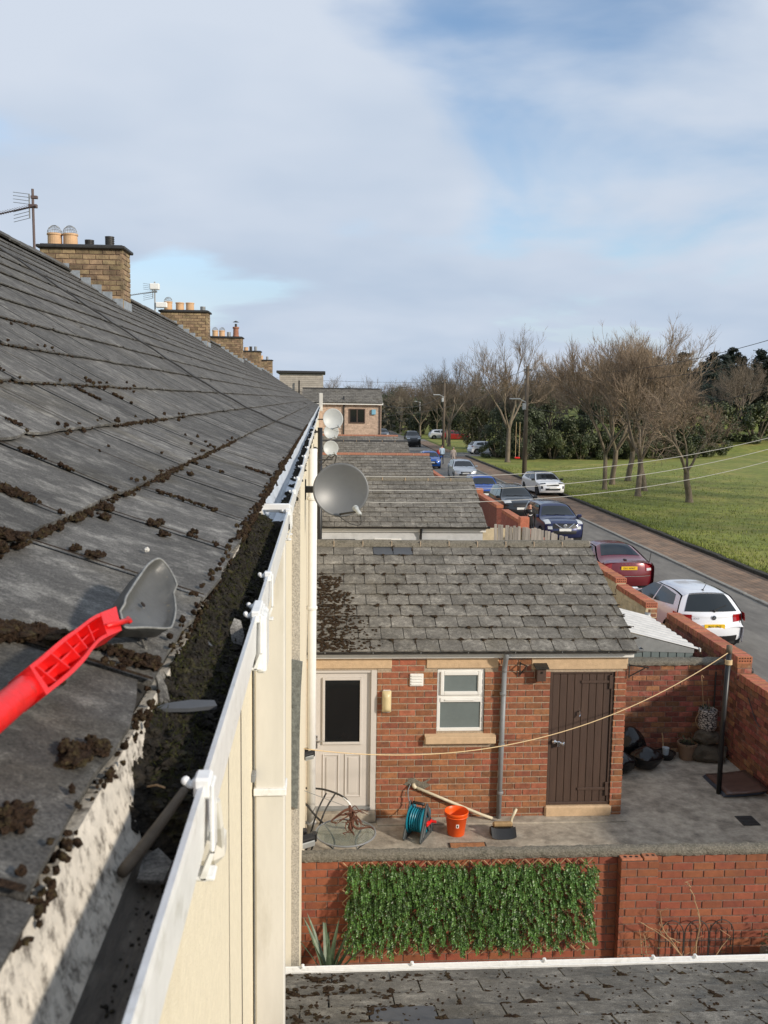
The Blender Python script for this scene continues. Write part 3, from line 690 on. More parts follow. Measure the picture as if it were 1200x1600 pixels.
# ------------------------------------------------------------------ gutter scoop lying on the slates
def onroof(u, v, lift=0.0, r=0):
    d = cF + cR*((u-600)/FPX) - cU*((v-800)/FPX)
    (x0, z0), (x1, z1) = RP[r], RP[r+1]; a = math.atan2(z1-z0, x0-x1); nn = Vector((math.sin(a), 0, math.cos(a)))
    o = Vector((x0, 0, z0)) + nn*(.028+lift); t = (o-CAM).dot(nn)/d.dot(nn); return CAM + d*t, nn
def scoop():
    Z = lambda x, y: (x/4.0, 860+y/4.0)
    A, nn = onroof(*Z(1000, 528), .004); B, _ = onroof(*Z(225, 955), .010); ax = (A-B).normalized()
    n2 = (Matrix.Rotation(RAD(30), 3, ax) @ nn)
    if n2.dot((CAM-A).normalized()) < nn.dot((CAM-A).normalized()): n2 = Matrix.Rotation(RAD(-30), 3, ax) @ nn
    base = B; nn = n2; F4 = frame(base, ax, nn); Fi = F4.inverted()
    def loc(x, y, lift):
        u, v = Z(x, y); d = cF + cR*((u-600)/FPX) - cU*((v-800)/FPX); o = base + nn*lift; t = (o-CAM).dot(nn)/d.dot(nn); p = Fi @ (CAM+d*t); return (p.x, p.y)
    T = thing('gutter_scoop', 'red plastic gutter scoop with grey blade lying on the slates', 'scoop')
    # blade: dished sheet with a raised rim
    out = [(700, 470), (690, 385), (740, 300), (800, 215), (860, 140), (930, 108), (990, 170), (1035, 270), (1052, 400), (1028, 505), (990, 528), (850, 526), (722, 530)]
    P = [Vector((*loc(x, y, .006), 0)) for x, y in out]; P = cr(P, 4, True); c = sum(P, Vector())/len(P)
    mb = MB(); n = len(P); rings = []
    for k, (s, h) in enumerate(((1.0, .024), (.965, .022), (.93, .012), (.80, .006), (.5, .003), (.2, .002))):
        rings.append([F4 @ Vector((c.x+(p.x-c.x)*s, c.y+(p.y-c.y)*s, h + (.014*s*s if p.y > c.y else .004))) for p in P])
    rings.append([F4 @ Vector((c.x+(p.x-c.x)*.95, c.y+(p.y-c.y)*.95, .001)) for p in P])
    vs = [q for r in rings[:6] for q in r]; fs = []
    for k in range(5):
        for j in range(n): fs.append((k*n+j, k*n+(j+1) % n, (k+1)*n+(j+1) % n, (k+1)*n+j))
    fs.append(tuple(5*n+j for j in range(n)))
    mb.add(vs, fs); b0 = len(mb.v); mb.add(rings[0]+rings[6], [(j, n+j, n+(j+1) % n, (j+1) % n) for j in range(n)] + [tuple(range(2*n-1, n-1, -1))])
    bl = mb.build('blade', MATS['scoop_grey'], T, smooth=True)
    mb = MB(); mb.tube(rings[0], .0019, 6, closed=True); mb.build('blade_rim', M('rim_worn', (.22, .22, .21), .5, .4, 60), bl, smooth=True)
    mb = MB(); h = loc(910, 325, .01); mb.lathe([(.0045, 0), (.0045, .0015)], 14, mat=F4 @ Matrix.Translation((h[0], h[1], .0100))); mb.build('rivet_hole', MATS['hole'], bl)
    # handle: ribbed channel
    up = [(690, 380), (550, 440), (440, 520), (340, 590), (200, 710), (120, 772)]; lo = [(722, 530), (600, 590), (540, 650), (480, 730), (380, 830), (225, 955)]
    U = [Vector((*loc(x, y, .02), 0)) for x, y in up]; Lw = [Vector((*loc(x, y, .02), 0)) for x, y in lo]
    U = cr(U, 4); Lw = cr(Lw, 4)
    mb = MB(); K = len(U)
    def strip(A, B, z0, z1):
        for k in range(K-1):
            q = [A[k], A[k+1], B[k+1], B[k]]
            mb.prism([(p.x, p.y) for p in q][::-1], z0, z1, mat=F4)
    ins = lambda k, f: U[k]*(1-f)+Lw[k]*f
    strip(U, [ins(k, .13) for k in range(K)], .004, .034); strip([ins(k, .87) for k in range(K)], Lw, .004, .034)
    strip([ins(k, .1) for k in range(K)], [ins(k, .9) for k in range(K)], .004, .012)
    strip([ins(k, .465) for k in range(2, K)] + [ins(K-1, .465)]*2, [ins(k, .535) for k in range(2, K)]+[ins(K-1, .535)]*2, .011, .024) if False else None
    for k in range(3, K-1):
        q = [ins(k, .475), ins(k+1, .475), ins(k+1, .525), ins(k, .525)]; mb.prism([(p.x, p.y) for p in q][::-1], .011, .025, mat=F4)
    for k in (5, 8, 11, 14, 17):
        a, b = ins(k, .1), ins(k, .9); d = (b-a).normalized().cross(Vector((0, 0, 1)))*.0013; q = [a-d, b-d, b+d, a+d]; mb.prism([(p.x, p.y) for p in q], .011, .028, mat=F4)
    q = [ins(0, 0), ins(3, 0), ins(3, 1), ins(0, 1)]; mb.prism([(p.x, p.y) for p in q][::-1], .0035, .0345, mat=F4)
    q = [ins(K-2, 0), ins(K-1, 0), ins(K-1, 1), ins(K-2, 1)]; mb.prism([(p.x, p.y) for p in q][::-1], .0035, .0345, mat=F4)
    mb.build('handle', MATS['plastic_red'], T)
    # round ribbed grip running out of the picture
    a = (U[-1]+Lw[-1])/2; dirv = ((U[-1]+Lw[-1])-(U[-9]+Lw[-9])).normalized(); r0 = .0165
    mb = MB(); pts = []; rs = []
    for k in range(44):
        t = -.004+k*.0045; p = a + dirv*t; pts.append(F4 @ Vector((p.x, p.y, .016))); rs.append(r0*(1.0 if k % 2 else .955))
    mb.tube(pts, rs, 20); mb.build('grip', MATS['plastic_red'], T, smooth=True)
    p0 = Vector((*loc(655, 482, .03), .036)); p1 = Vector((*loc(780, 455, .03), .040))
    mb = MB(); mb.tube([F4 @ p0, F4 @ p1], [.0034, .0042], 12); mb.lathe([(.0052, -.002), (.0052, .003)], 12, mat=F4 @ Matrix.Translation(p1)); mb.build('peg', MATS['plastic_red'], T, smooth=True)
scoop()
# ------------------------------------------------------------------ wall fixtures
mb = MB(); mb.bbox(-.252, -.137, 3.42, 3.50, -.5, 5.06, .006); dp = mb.build('downpipe', MATS['upvc_cream'], houses[0])
for z in (4.09, 2.98):
    mb = MB(); mb.bbox(-.256, -.131, 3.405, 3.515, z, z+.028, .003); mb.build('pipe_clip', MATS['upvc'], dp)
    mb = MB(); mb.bbox(-.262, -.247, 3.37, 3.42, z+.07, z+.10, .002); mb.build('pipe_spacer', MATS['plastic_grey'], dp)
mb = MB()
for yy, w in ((2.95, .012), (2.55, .004)):
    pts = [(WX+.0012, yy+.01*noise.noise(Vector((z*2.0, yy, 0))), -.2+z) for z in [k*.12 for k in range(44)]]
    for a, b in zip(pts[:-1], pts[1:]): mb.add([(a[0], a[1]-w, a[2]), (a[0], a[1]+w, a[2]), (b[0], b[1]+w, b[2]), (b[0], b[1]-w, b[2])], [(0, 1, 2, 3)])
tag(mb.build('render_joint', MATS['render_crack'], houses[0]), kind='stuff')
mb = MB(); mb.box(-.261, -.190, 8.0, 17.28, -.2, 5.04); mb.build('render_layer', MATS['render_cream'], houses[1])
mb = MB(); mb.box(-.264, -.1895, 7.985, 7.998, -.2, 5.04); mb.build('pebbledash_edge', MATS['pebble'], houses[1])
mb = MB(); mb.prism([(-.270, 1.98), (-.205, 1.95), (-.180, 3.02), (-.165, 3.30), (-.262, 3.32)], -7.984, -7.95, mat=Matrix(((1, 0, 0, 0), (0, 0, -1, 0), (0, 1, 0, 0), (0, 0, 0, 1)))); mb.build('grey_render_patch', MATS['render_grey'], houses[1])
def round_pipe(name, label, x, y, z0, z1, r, mat, clips):
    T = thing(name, label, 'pipe'); mb = MB(); mb.tube([(x, y, z0), (x, y, z1)], r, 20); mb.build('pipe', mat, T, smooth=True)
    for z in clips:
        mb = MB(); mb.lathe([(r+.008, z-.02), (r+.012, z-.012), (r+.012, z+.012), (r+.008, z+.02)], 20, mat=Matrix.Translation((x, y, 0))); mb.build('collar', mat, T, smooth=False)
        mb = MB(); mb.bbox(x-.13, x-r, y-.02, y+.02, z-.012, z+.012, .002); mb.build('pipe_bracket', mat, T)
    return T
round_pipe('soil_pipe', 'tall white round soil pipe beside the white door', -.118, 11.2, 0.0, 5.0, .053, MATS['white_paint'], (.28, 3.05, 4.4))
round_pipe('waste_pipe', 'black pipe on the wall behind the large dish', -.060, 21.0, 0.0, 4.95, .055, MATS['plastic_black'], (2.2, 3.6))
def dish(label, x, y, z, w, h, mat, aim, tilt, wallx):
    T = thing('satellite_dish', label, 'dish', (0, 0, 0), 0, 'satellite dishes on the terrace wall')
    F4 = Matrix.Translation((x, y, z)) @ Matrix.Rotation(aim, 4, 'Z') @ Matrix.Rotation(RAD(90)+tilt, 4, 'X')
    mb = MB(); n = 40; vs = []; rr = [0, .2, .4, .6, .8, .93, 1.0, 1.02]
    for q in rr[1:]:
        for j in range(n):
            t = 2*math.pi*j/n; vs.append(F4 @ Vector((q*w/2*math.cos(t), q*h/2*math.sin(t), .075*w*min(q, 1)**2*1.6 - (.008 if q > 1 else 0))))
    vs.append(F4 @ Vector((0, 0, 0))); c = len(vs)-1; k = len(rr)-1
    fs = [(c, j, (j+1) % n) for j in range(n)] + [(i*n+j, (i+1)*n+j, (i+1)*n+(j+1) % n, i*n+(j+1) % n) for i in range(k-1) for j in range(n)]
    mb.add(vs, fs); d = mb.build('reflector', mat, T, smooth=True)
    m = d.modifiers.new('thick', 'SOLIDIFY'); m.thickness = .004
    mb = MB(); a = F4 @ Vector((-w*.02, -h*.46, .10*w)); b = F4 @ Vector((w*.23, -h*.42, .52*w)); mb.tube([F4 @ Vector((0, -h*.40, -.03)), a, b], .011, 8); mb.build('feed_arm', MATS['metal_dark'], T)
    mb = MB(); dv = (F4 @ Vector((0, h*.05, 0)) - b).normalized(); mb.tube([b-dv*.05, b, b+dv*.03, b+dv*.055], [.022, .022, .024, .034], 14); mb.tube([b+dv*.055, b+dv*.075], [.034, .030], 14); mb.build('receiver', MATS['dish_pale'], T, smooth=True)
    mb = MB(); mb.tube(cr([b-dv*.05, b-dv*.06+Vector((0, 0, -.10)), b+Vector((-.08, 0, -.13)), F4 @ Vector((-.05, -h*.45, -.02))], 5), .004, 6); mb.build('cable', MATS['plastic_black'], T)
    mb = MB(); p = F4 @ Vector((0, 0, -.05)); mb.tube([(wallx, p.y+.05, p.z), (p.x-.08*w, p.y+.05, p.z), p, F4 @ Vector((0, 0, .0))], .018, 8); mb.bbox(wallx-.01, wallx+.012, p.y-.01, p.y+.10, p.z-.11, p.z+.11, .004); mb.bbox(wallx+.0, wallx+.09, p.y-.02, p.y+.05, p.z-.03, p.z+.04, .006); mb.build('wall_bracket', MATS['metal_dark'], T)
    return T
dish('large dark grey satellite dish on the wall above the red brick outbuilding', .190, 10.0, 4.62, .60, .57, MATS['dish_grey'], RAD(8), RAD(-8), -.19)
dish('pale satellite dish at the top of the far dish cluster', .29, 27.8, 4.99, .60, .62, MATS['dish_pale'], RAD(10), RAD(-8), -.26)
dish('pale satellite dish half hidden under the top far dish', .27, 31.0, 4.50, .50, .48, MATS['dish_pale'], RAD(10), RAD(-8), -.26)
dish('small pale satellite dish, lowest of the far dish cluster', .22, 26.0, 4.22, .42, .42, MATS['dish_pale'], RAD(10), RAD(-8), -.26)
dish('white satellite dish hidden low behind the large grey dish', .10, 19.0, 3.83, .42, .34, MATS['white_paint'], RAD(8), RAD(-8), -.19)
# aerial bracket tangle between the dishes
mb = MB(); mb.tube([(-.26, 17.0, 4.47), (.18, 17.0, 4.50)], .014, 6); mb.tube([(-.06, 17.0, 4.36), (.12, 17.0, 4.56)], .010, 6)
mb.tube(cr([(.05, 17, 4.40), (.15, 17, 4.34), (.22, 17, 4.42), (.24, 17, 4.58), (.17, 17, 4.52)], 4), .010, 6); mb.tube([(-.14, 17, 4.58), (-.05, 17, 4.42)], .012, 6)
tag(mb.build('dish_bracket', MATS['metal_dark']), 'black wall bracket arm without a dish', 'bracket')
def floodlight(label, x, y, z, s=1.0):
    T = thing('security_light', label, 'light', (x, y, z), 0, 'security lights on the house wall')
    mb = MB(); mb.bbox(-.07*s, .02*s, -.03*s, .05*s, -.03*s, .05*s, .008*s); mb.build('mount', MATS['plastic_black'], T)
    mb = MB(); R = Matrix.Rotation(RAD(28), 4, 'X') @ Matrix.Rotation(RAD(18), 4, 'Z'); mb.bbox(-.07*s, .075*s, -.10*s, -.03*s, -.05*s, .06*s, .01*s, mat=R); mb.build('lamp_head', MATS['plastic_black'], T)
    mb = MB(); mb.bbox(-.06*s, .065*s, -.115*s, -.101*s, -.045*s, .03*s, .003*s, mat=R); mb.build('lens', MATS['dish_pale'], T)
    mb = MB(); mb.bbox(.055*s, .115*s, -.05*s, .02*s, -.05*s, .03*s, .008*s); mb.build('sensor', MATS['plastic_black'], T)
floodlight('lower black security light beside the soil pipe', -.17, 9.6, .90, 1.15)
floodlight('upper black security light beside the soil pipe', -.16, 10.4, 1.52, .8)
# ------------------------------------------------------------------ chimneys
def chimney(i, y, label, pots, flash='lead', cap=True):
    x0, x1 = -4.86, -3.46; dy = .62; zt = 8.10; H = houses[i]
    y0 = y; y1 = y+dy
    core = MB(); core.box(x0+.012, x1-.012, y0+.012, y1-.012, 6.2, zt); c = core.build('chimney', MATS['mortar_dark'], H)
    near = i <= 3
    zb = 6.98; rows = zt-zb
    def keep(s, z):                                        # only bricks that stand clear of the slope
        xx = x0+s; r = .0
        zz = zb+z
        return near and zz > (RIDZ + (RIDX-xx)*.645) - .12
    lim = 120 if i == 1 else (90 if i <= 3 else 0)
    brick_wall(c, (x0, y0, zb), (1, 0, 0), (0, -1, 0), x1-x0, rows, MATS['brick_yellow'], keep=keep, mkey='yb', limit=lim, start=random.random()*.2)
    brick_wall(c, (x1, y0, zb-.75), (0, 1, 0), (1, 0, 0), dy, rows+.75, MATS['brick_yellow'], keep=lambda s, z: i == 1 and z > .4, mkey='yb', limit=60)
    mb = MB(); mb.bbox(x0-.05, x1+.05, y0-.06, y1+.06, zt, zt+.055, .012); mb.bbox(x0-.0, x1+.0, y0-.0, y1+.0, zt+.05, zt+.075, .01); mb.build('chimney_cap', MATS['metal_dark'], c)
    for k in range(6):                                     # stepped flashing
        xx = x1-.06-k*.18; zz = RIDZ + (RIDX-xx)*.645
        mb = MB(); mb.bbox(xx-.12, xx+.05, y0-.009, y0-.003, zz-.06, zz+.13, .002); mb.build('flashing', MATS['lead'], c)
    mb = MB(); mb.bbox(x1-.0, x1+.014, y0, y1, RIDZ+(RIDX-x1)*.645-.1, RIDZ+(RIDX-x1)*.645+.14, .003); mb.build('flashing', MATS['lead'], c)
    for (fx, kind, h) in pots:
        px = x0+.12+fx*(x1-x0-.24); py = y+.3
        T4 = Matrix.Translation((px, py, zt+.07))
        mb = MB()
        if kind in ('pot', 'cage', 'short'):
            r = .125; mb.lathe([(r*.98, 0), (r*.95, h*.85), (r*1.06, h*.86), (r*1.06, h*.97), (r*.96, h), (r*.80, h), (r*.80, h*.6)], 20, mat=T4, cap1=True); mb.build('chimney_pot', MATS['terracotta'], c, smooth=False)
        elif kind == 'red':
            r = .15; mb.lathe([(r, 0), (r*.8, h*.2), (r*.75, h*.8), (r*.95, h*.85), (r*.9, h)], 18, mat=T4); mb.build('chimney_pot', MATS['terracotta_red'], c)
            mb = MB(); mb.tube([(px, py, zt+.07+h), (px, py, zt+.2+h)], .05, 8); mb.lathe([(.14, h+.2), (.02, h+.26)], 14, mat=T4); mb.build('chimney_cowl', MATS['metal_dark'], c)
        else:
            r = .075; mb.lathe([(r, 0), (r, h), (r*1.08, h), (r*1.08, h*1.1)], 16, mat=T4)
            for q in range(4): mb.lathe([(r*1.05, h*(.2+.2*q)), (r*1.1, h*(.25+.2*q)), (r*1.05, h*(.3+.2*q))], 16, mat=T4, cap0=False, cap1=False)
            mb.build('flue_terminal', MATS['metal_dark'] if kind == 'vent' else MATS['metal_grey'], c)
        if kind == 'cage':
            mb = MB(); R = .125; z0 = zt+.07+h-.01
            til = Matrix.Translation((px, py, z0)) @ Matrix.Rotation(RAD(random.uniform(-12, 12)), 4, 'Y')
            for k in range(10):
                a = math.pi*k/10
                mb.tube([til @ Vector((R*math.cos(t)*math.cos(a), R*math.cos(t)*math.sin(a), .15*math.sin(t))) for t in [math.pi*q/12 for q in range(13)]], .0028, 4)
            for z, rr in ((.05, .94), (.10, .75)):
                mb.tube([til @ Vector((R*rr*math.cos(t), R*rr*math.sin(t), z)) for t in [2*math.pi*q/16 for q in range(16)]], .0028, 4, closed=True)
            mb.build('pot_cage', MATS['metal_grey'], c)
    return c
chimney(1, 16.68, '', [(.05, 'cage', .22), (.28, 'cage', .22), (.56, 'vent', .11), (.86, 'vent', .17)])
chimney(2, 28.57, '', [(.06, 'cage', .26), (.36, 'short', .24), (.62, 'short', .24), (.95, 'grey', .12)])
chimney(3, 40.46, '', [(.10, 'cage', .26), (.35, 'cage', .26), (.60, 'grey', .18), (.86, 'red', .42)])
chimney(4, 52.35, '', [(.4, 'short', .2), (.62, 'vent', .22), (.85, 'grey', .22)])
chimney(5, 64.2, '', [(.2, 'grey', .3), (.45, 'short', .28), (.8, 'grey', .2)])
tv = thing('tv_aerial', 'brown television aerial on a mast beside the first chimney', 'aerial')
def aerial(T, x, y, z0, z1, ln, mat, sgn=-1, white=False):
    mb = MB(); mb.tube([(x, y, z0), (x, y, z1)], .022, 8); mb.build('mast', mat, T)
    za = z1-.28
    mb = MB(); mb.tube([(x+.06, y-.05, za), (x+sgn*ln, y+.15, za-.12)], .012, 6); mb.build('boom', mat, T)
    mb = MB()
    for k in range(14):
        t = .1+.9*k/13; p = Vector((x+sgn*ln*t, y+.15*t, za-.12*t)); mb.tube([p+Vector((-.02, -.10, .01)), p+Vector((.02, .10, .01))], .004, 4)
    mb.build('director_rods', mat, T)
    mb = MB(); c = Vector((x+sgn*.08, y, za))
    for q in (-1, 1):
        for k in range(4): mb.tube([c+Vector((.02, 0, q*(.03+.055*k))), c+Vector((.02-sgn*.0, 0, q*(.03+.055*k)))+Vector((-sgn*-.30 if k % 2 else sgn*.30, .12, q*.05))], .005, 4)
    mb.tube([c+Vector((.02, 0, -.2)), c+Vector((.02, 0, .2))], .012, 6); mb.build('reflector_grid', MATS['metal_grey'], T)
    mb = MB(); mb.bbox(x-.07, x+.07, y-.03, y+.03, za-.03, za+.03, .005); mb.bbox(x-.03, x+.08, y-.03, y+.03, z1-.16, z1-.11, .005); mb.build('clamp', mat, T)
M('mast_brown', (.11, .075, .07), .6, .2, 8)
aerial(tv, -4.88, 16.45, 7.4, 9.02, .62, MATS['mast_brown'])
tv2 = thing('tv_aerial', 'grey television aerial with white boom ends by the second chimney', 'aerial')
aerial(tv2, -4.98, 28.4, 7.4, 8.95, .8, MATS['metal_grey'])
mb = MB(); mb.bbox(-5.12, -4.84, 28.32, 28.48, 8.72, 8.90, .02); mb.bbox(-4.95, -4.62, 28.3, 28.46, 8.20, 8.36, .02); mb.build('antenna_panel', MATS['white_paint'], tv2)
mb = MB(); pts = []                                    # dark lead strip down the roof at the party wall
for s in [k*.17 for k in range(29)]:
    p, nn = roof_at(s, 10.5); pts.append(p+nn*.012)
for a, b in zip(pts[:-1], pts[1:]):
    d = Vector((0, .030, 0)); u = Vector((.0, 0, .02)); mb.add([a-d, a+d, b+d, b-d, a-d+u, a+d+u, b+d+u, b-d+u], [(4, 5, 6, 7), (0, 4, 7, 3), (1, 2, 6, 5), (0, 1, 5, 4)])
mb.build('party_strip', MATS['metal_dark'], roofs[1])
# ------------------------------------------------------------------ rear outbuildings
EX0, EX1 = -.255, 4.09
def ext_slates(roof, x0, x1, ya, za, yb, zb, rows, w, mat, seed, indiv, ang_sign=1, newset=(), skipx=None):
    """slates on a slope rising from the eaves (ya,za) to the ridge (yb,zb)"""
    rnd = random.Random(seed); dy, dz = yb-ya, zb-za; Ls = math.hypot(dy, dz); g = Ls/rows
    key = '_es%s%.2f%.2f' % (mat.name, w, g); mes = MATS.get(key)
    if mes is None:
        mes = []
        for k in range(5):
            rr = random.Random(k*7+1); vs = []; n = 5; th = .012
            for e in range(n+1):
                s0 = rr.uniform(-.004, .006) + (rr.uniform(.004, .016) if e in (0, n) and rr.random() < .5 else 0); xx = (w-.009)*e/n
                for (s, z) in ((s0, 0), (s0, th), (g*1.25, th), (g*1.25, 0)): vs.append((xx, s, z))
            fs = []
            for e in range(n):
                for q in range(4): fs.append((e*4+q, e*4+4+q, e*4+4+(q+1) % 4, e*4+(q+1) % 4))
            fs += [(0, 1, 2, 3), (n*4+3, n*4+2, n*4+1, n*4)]
            mb = MB(); mb.add(vs, fs); mes.append(mb.mesh('slate', mat))
        MATS[key] = mes
    up0 = Vector((0, dy, dz)).normalized(); sg = 1 if dy > 0 else -1
    n0 = Vector((0, -dz*sg, dy*sg)).normalized()
    tl = .022/g; up = (up0 - n0*tl).normalized() if False else (up0*g + n0*(-.020)).normalized(); nn = (n0*g + up0*.020).normalized()
    xa = Vector((1, 0, 0)); stuff = MB(); joints = []
    for r in range(rows):
        x = x0 - (w*.5 if r % 2 else 0) - rnd.uniform(0, .03)
        while x < x1-.02:
            a = max(x, x0); b = min(x+w-.009, x1)
            if b-a > .03:
                o = Vector((a, ya, za)) + up0*(r*g) + n0*(.020+rnd.uniform(0, .004))
                Bm = Matrix((xa*sg if False else xa, up, nn)).transposed().to_4x4() if sg > 0 else Matrix((xa, up, nn)).transposed().to_4x4()
                M4 = Matrix.Translation(o) @ Bm @ Matrix.Diagonal(((b-a)/(w-.009), 1, 1, 1)) @ Matrix.Rotation(rnd.uniform(-.010, .010), 4, 'Z')
                if indiv:
                    s = ob('slate', mes[rnd.randrange(5)], roof); s.matrix_local = M4
                    if (r, round((a-x0)/w)) in newset: s.data = s.data.copy(); s.data.materials[0] = MATS['slate_new']
                else: stuff.box(0, w-.012, 0, g*1.25, 0, .012, tone=rnd.random(), mat=M4)
                joints.append((b, r))
            x += w
    if stuff.v: tag(stuff.build('slating', mat, roof), kind='stuff')
    return joints, up0, n0, g
def roof_deck(T, x0, x1, ya, za, yb, zb, mat, both=True):
    mb = MB(); yc = 2*yb-ya
    P = [(ya, za), (yb, zb), (yc, za), (yc, za-.05), (ya, za-.05)]
    vs = [(x0, y, z) for y, z in P] + [(x1, y, z) for y, z in P]
    mb.add(vs, [(0, 1, 6, 5), (1, 2, 7, 6), (2, 3, 8, 7), (3, 4, 9, 8), (4, 0, 5, 9), (0, 4, 3, 2, 1), (5, 6, 7, 8, 9)])
    return mb.build('roof', mat, T)
def ridge(roof, x0, x1, y, z, step, mat, r=.11):
    n = max(1, int((x1-x0)/step)); st = (x1-x0)/n; rr = random.Random(int(y*10)); me = MB()
    prof = [(-r, -.06), (-r*.75, .0), (-r*.3, .032), (r*.3, .032), (r*.75, 0), (r, -.06)]
    vs = [(0, a, b) for a, b in prof] + [(st-.012, a, b) for a, b in prof] + [(0, a*.85, b-.02) for a, b in prof] + [(st-.012, a*.85, b-.02) for a, b in prof]
    fs = [(i, 6+i, 7+i, 1+i) for i in range(5)] + [(12+i, 13+i, 19+i, 18+i) for i in range(5)] + [(i, i+1, 13+i, 12+i) for i in range(5)] + [(6+i, 18+i, 19+i, 7+i) for i in range(5)]
    me.add(vs, fs); m = me.mesh('ridge_tile', mat)
    for i in range(n): ob('ridge_tile', m, roof, (x0+i*st, y, z+.045+rr.uniform(-.006, .006)))
    mo = MB()
    for i in range(1, n): mo.box(x0+i*st-.013, x0+i*st+.001, y-r*.93, y+r*.93, z-.02, z+.065+.004)
    return mo
def joint_moss(roof, joints, ya, za, up0, n0, g, seed, p=.5, x0=0, heap=None, mat='moss', szm=1.0):
    rnd = random.Random(seed); mb = MB()
    def put(x, s, r, fl=.45):
        q = Vector((x, ya, za)) + up0*s + n0*.030; mb.blob(q, r, 0 if r < .03 else 1, .55, sq=(1.15, 1, fl))
    for (x, r) in joints:
        if rnd.random() < p:
            s = r*g
            for k in range(rnd.randint(1, 5)): put(x+rnd.gauss(0, .014*szm), s+g*1.0-.01+rnd.gauss(0, .012), rnd.uniform(.010, .026)*szm)
            if rnd.random() < .7:
                t = rnd.uniform(.2, 1)
                for k in range(int(9*t)): put(x+rnd.gauss(0, .004), s+g*(1-t*k/9), rnd.uniform(.006, .012)*szm)
            if rnd.random() < .35:
                l = rnd.uniform(.05, .25)
                for k in range(int(l/.012)): put(x+rnd.uniform(-l, l*.5), s+g+rnd.gauss(0, .006), rnd.uniform(.007, .016)*szm, .35)
    if heap: heap(put, rnd)
    if mb.v: tag(mb.build('roof_moss', MATS[mat], roof), kind='stuff')
# --- the red brick outbuilding facing the camera
FY = 11.85
T1 = thing('outbuilding', 'red brick outbuilding with white door, brown door and mossy slate roof', 'outbuilding')
hol = [(1.53-.74, 2.17-.74, 1.20, 2.09), (3.05-.74, 3.93-.74, 0, 2.04), (1.385-.74, 2.345-.74, 2.12, 2.22), (2.79-.74, 4.2-.74, 2.10, 2.22), (1.375-.74, 2.325-.74, 1.09, 1.16), (0, .185, 2.12, 2.22)]
core = MB()
def core_wall(x0, x1, z0, z1): core.box(x0, x1, FY+.008, FY+.24, z0, z1)
core_wall(EX0, -.12, -.05, 2.34); core_wall(-.12, .74, 2.06, 2.34); core_wall(.735, 1.53, -.05, 2.34); core_wall(1.53, 2.17, -.05, 1.21); core_wall(1.53, 2.17, 2.07, 2.34); core_wall(2.17, 3.05, -.05, 2.34)
core_wall(3.05, 3.93, 2.02, 2.34); core_wall(3.05, 3.93, -.05, .02); core_wall(3.93, EX1-.008, -.05, 2.34)
core.box(EX1-.24, EX1-.012, FY+.24, 16.3, -.05, 2.34); core.box(EX0, EX1-.24, 16.06, 16.3, -.05, 2.34)
# gable
core.add([(EX1-.24, 11.9, 2.34), (EX1-.24, 16.28, 2.34), (EX1-.24, 14.1, 3.30), (EX1-.012, 11.9, 2.34), (EX1-.012, 16.28, 2.34), (EX1-.012, 14.1, 3.30)], [(0, 1, 2), (3, 5, 4), (0, 3, 4, 1), (1, 4, 5, 2), (2, 5, 3, 0)])
w1 = core.build('wall', MATS['mortar'], T1)
brick_wall(w1, (.74, FY, -.03), (1, 0, 0), (0, -1, 0), EX1-.74, 2.33, MATS['brick'], hol, mkey='b1', limit=300, start=.05)
pale = M('brick_limed', (.40, .27, .20), .9, .35, 26, .5, 90, rnd=.3, col2=(.27, .10, .06), col2f=(.5, .66), c2scale=20); pme = w1.children[0].data.copy(); pme.materials[0] = pale
for q in w1.children:
    l = q.matrix_local.translation
    if q.name.startswith('brick') and 2.46 < l.x < 2.86 and .98 < l.z < 1.32 and random.random() < .75: q.data = pme
for i in range(27):                                        # quoins on the far right corner return
    mb = MB()
mb = MB()
for r in range(27): mb.bbox(EX1-.05, EX1+.001, FY+.002+(.11 if r % 2 else .0), FY+(.33 if r % 2 else .22), -.03+r*BR_C, -.03+r*BR_C+.073, .004, tone=random.random())
tag(mb.build('brickwork', MATS['brick'], w1), kind='stuff')
for (a, b, z0, z1) in ((-.21, .925, 2.085, 2.235), (1.385, 2.345, 2.085, 2.235), (2.79, EX1+.004, 2.06, 2.235)):
    mb = MB(); mb.bbox(a, b, FY-.010, FY+.1, z0, z1, .006); mb.build('lintel', MATS['stone_peach'], T1)
mb = MB(); mb.bbox(EX0, EX1+.06, FY-.075, FY-.045, 2.238, 2.372, .003); mb.bbox(EX0, EX1+.06, FY-.045, FY+.03, 2.238, 2.252, .001); mb.build('fascia', MATS['white_paint'], T1)
rf1 = roof_deck(T1, EX0, EX1+.05, 11.655, 2.375, 14.1, 3.385, MATS['slate_edge'])
NEW = {(9, 3), (9, 4)}
jn, u0, nn0, g0_ = ext_slates(rf1, EX0, EX1+.07, 11.62, 2.355, 14.03, 3.350, 10, .300, MATS['slate_ext'], 4, True, newset={(9, 3), (9, 4)})
def heap1(put, rnd):
    for k in range(900):
        x = -.05+abs(rnd.gauss(0, .33)); s = rnd.random()*1.75
        if x > .15+.75*(1-s/1.9)+.25*noise.noise(Vector((s*3, x*3, 0))): continue
        put(x, s, rnd.uniform(.008, .026), .6)
joint_moss(rf1, jn, 11.62, 2.355, u0, nn0, g0_, 9, .85, heap=heap1)
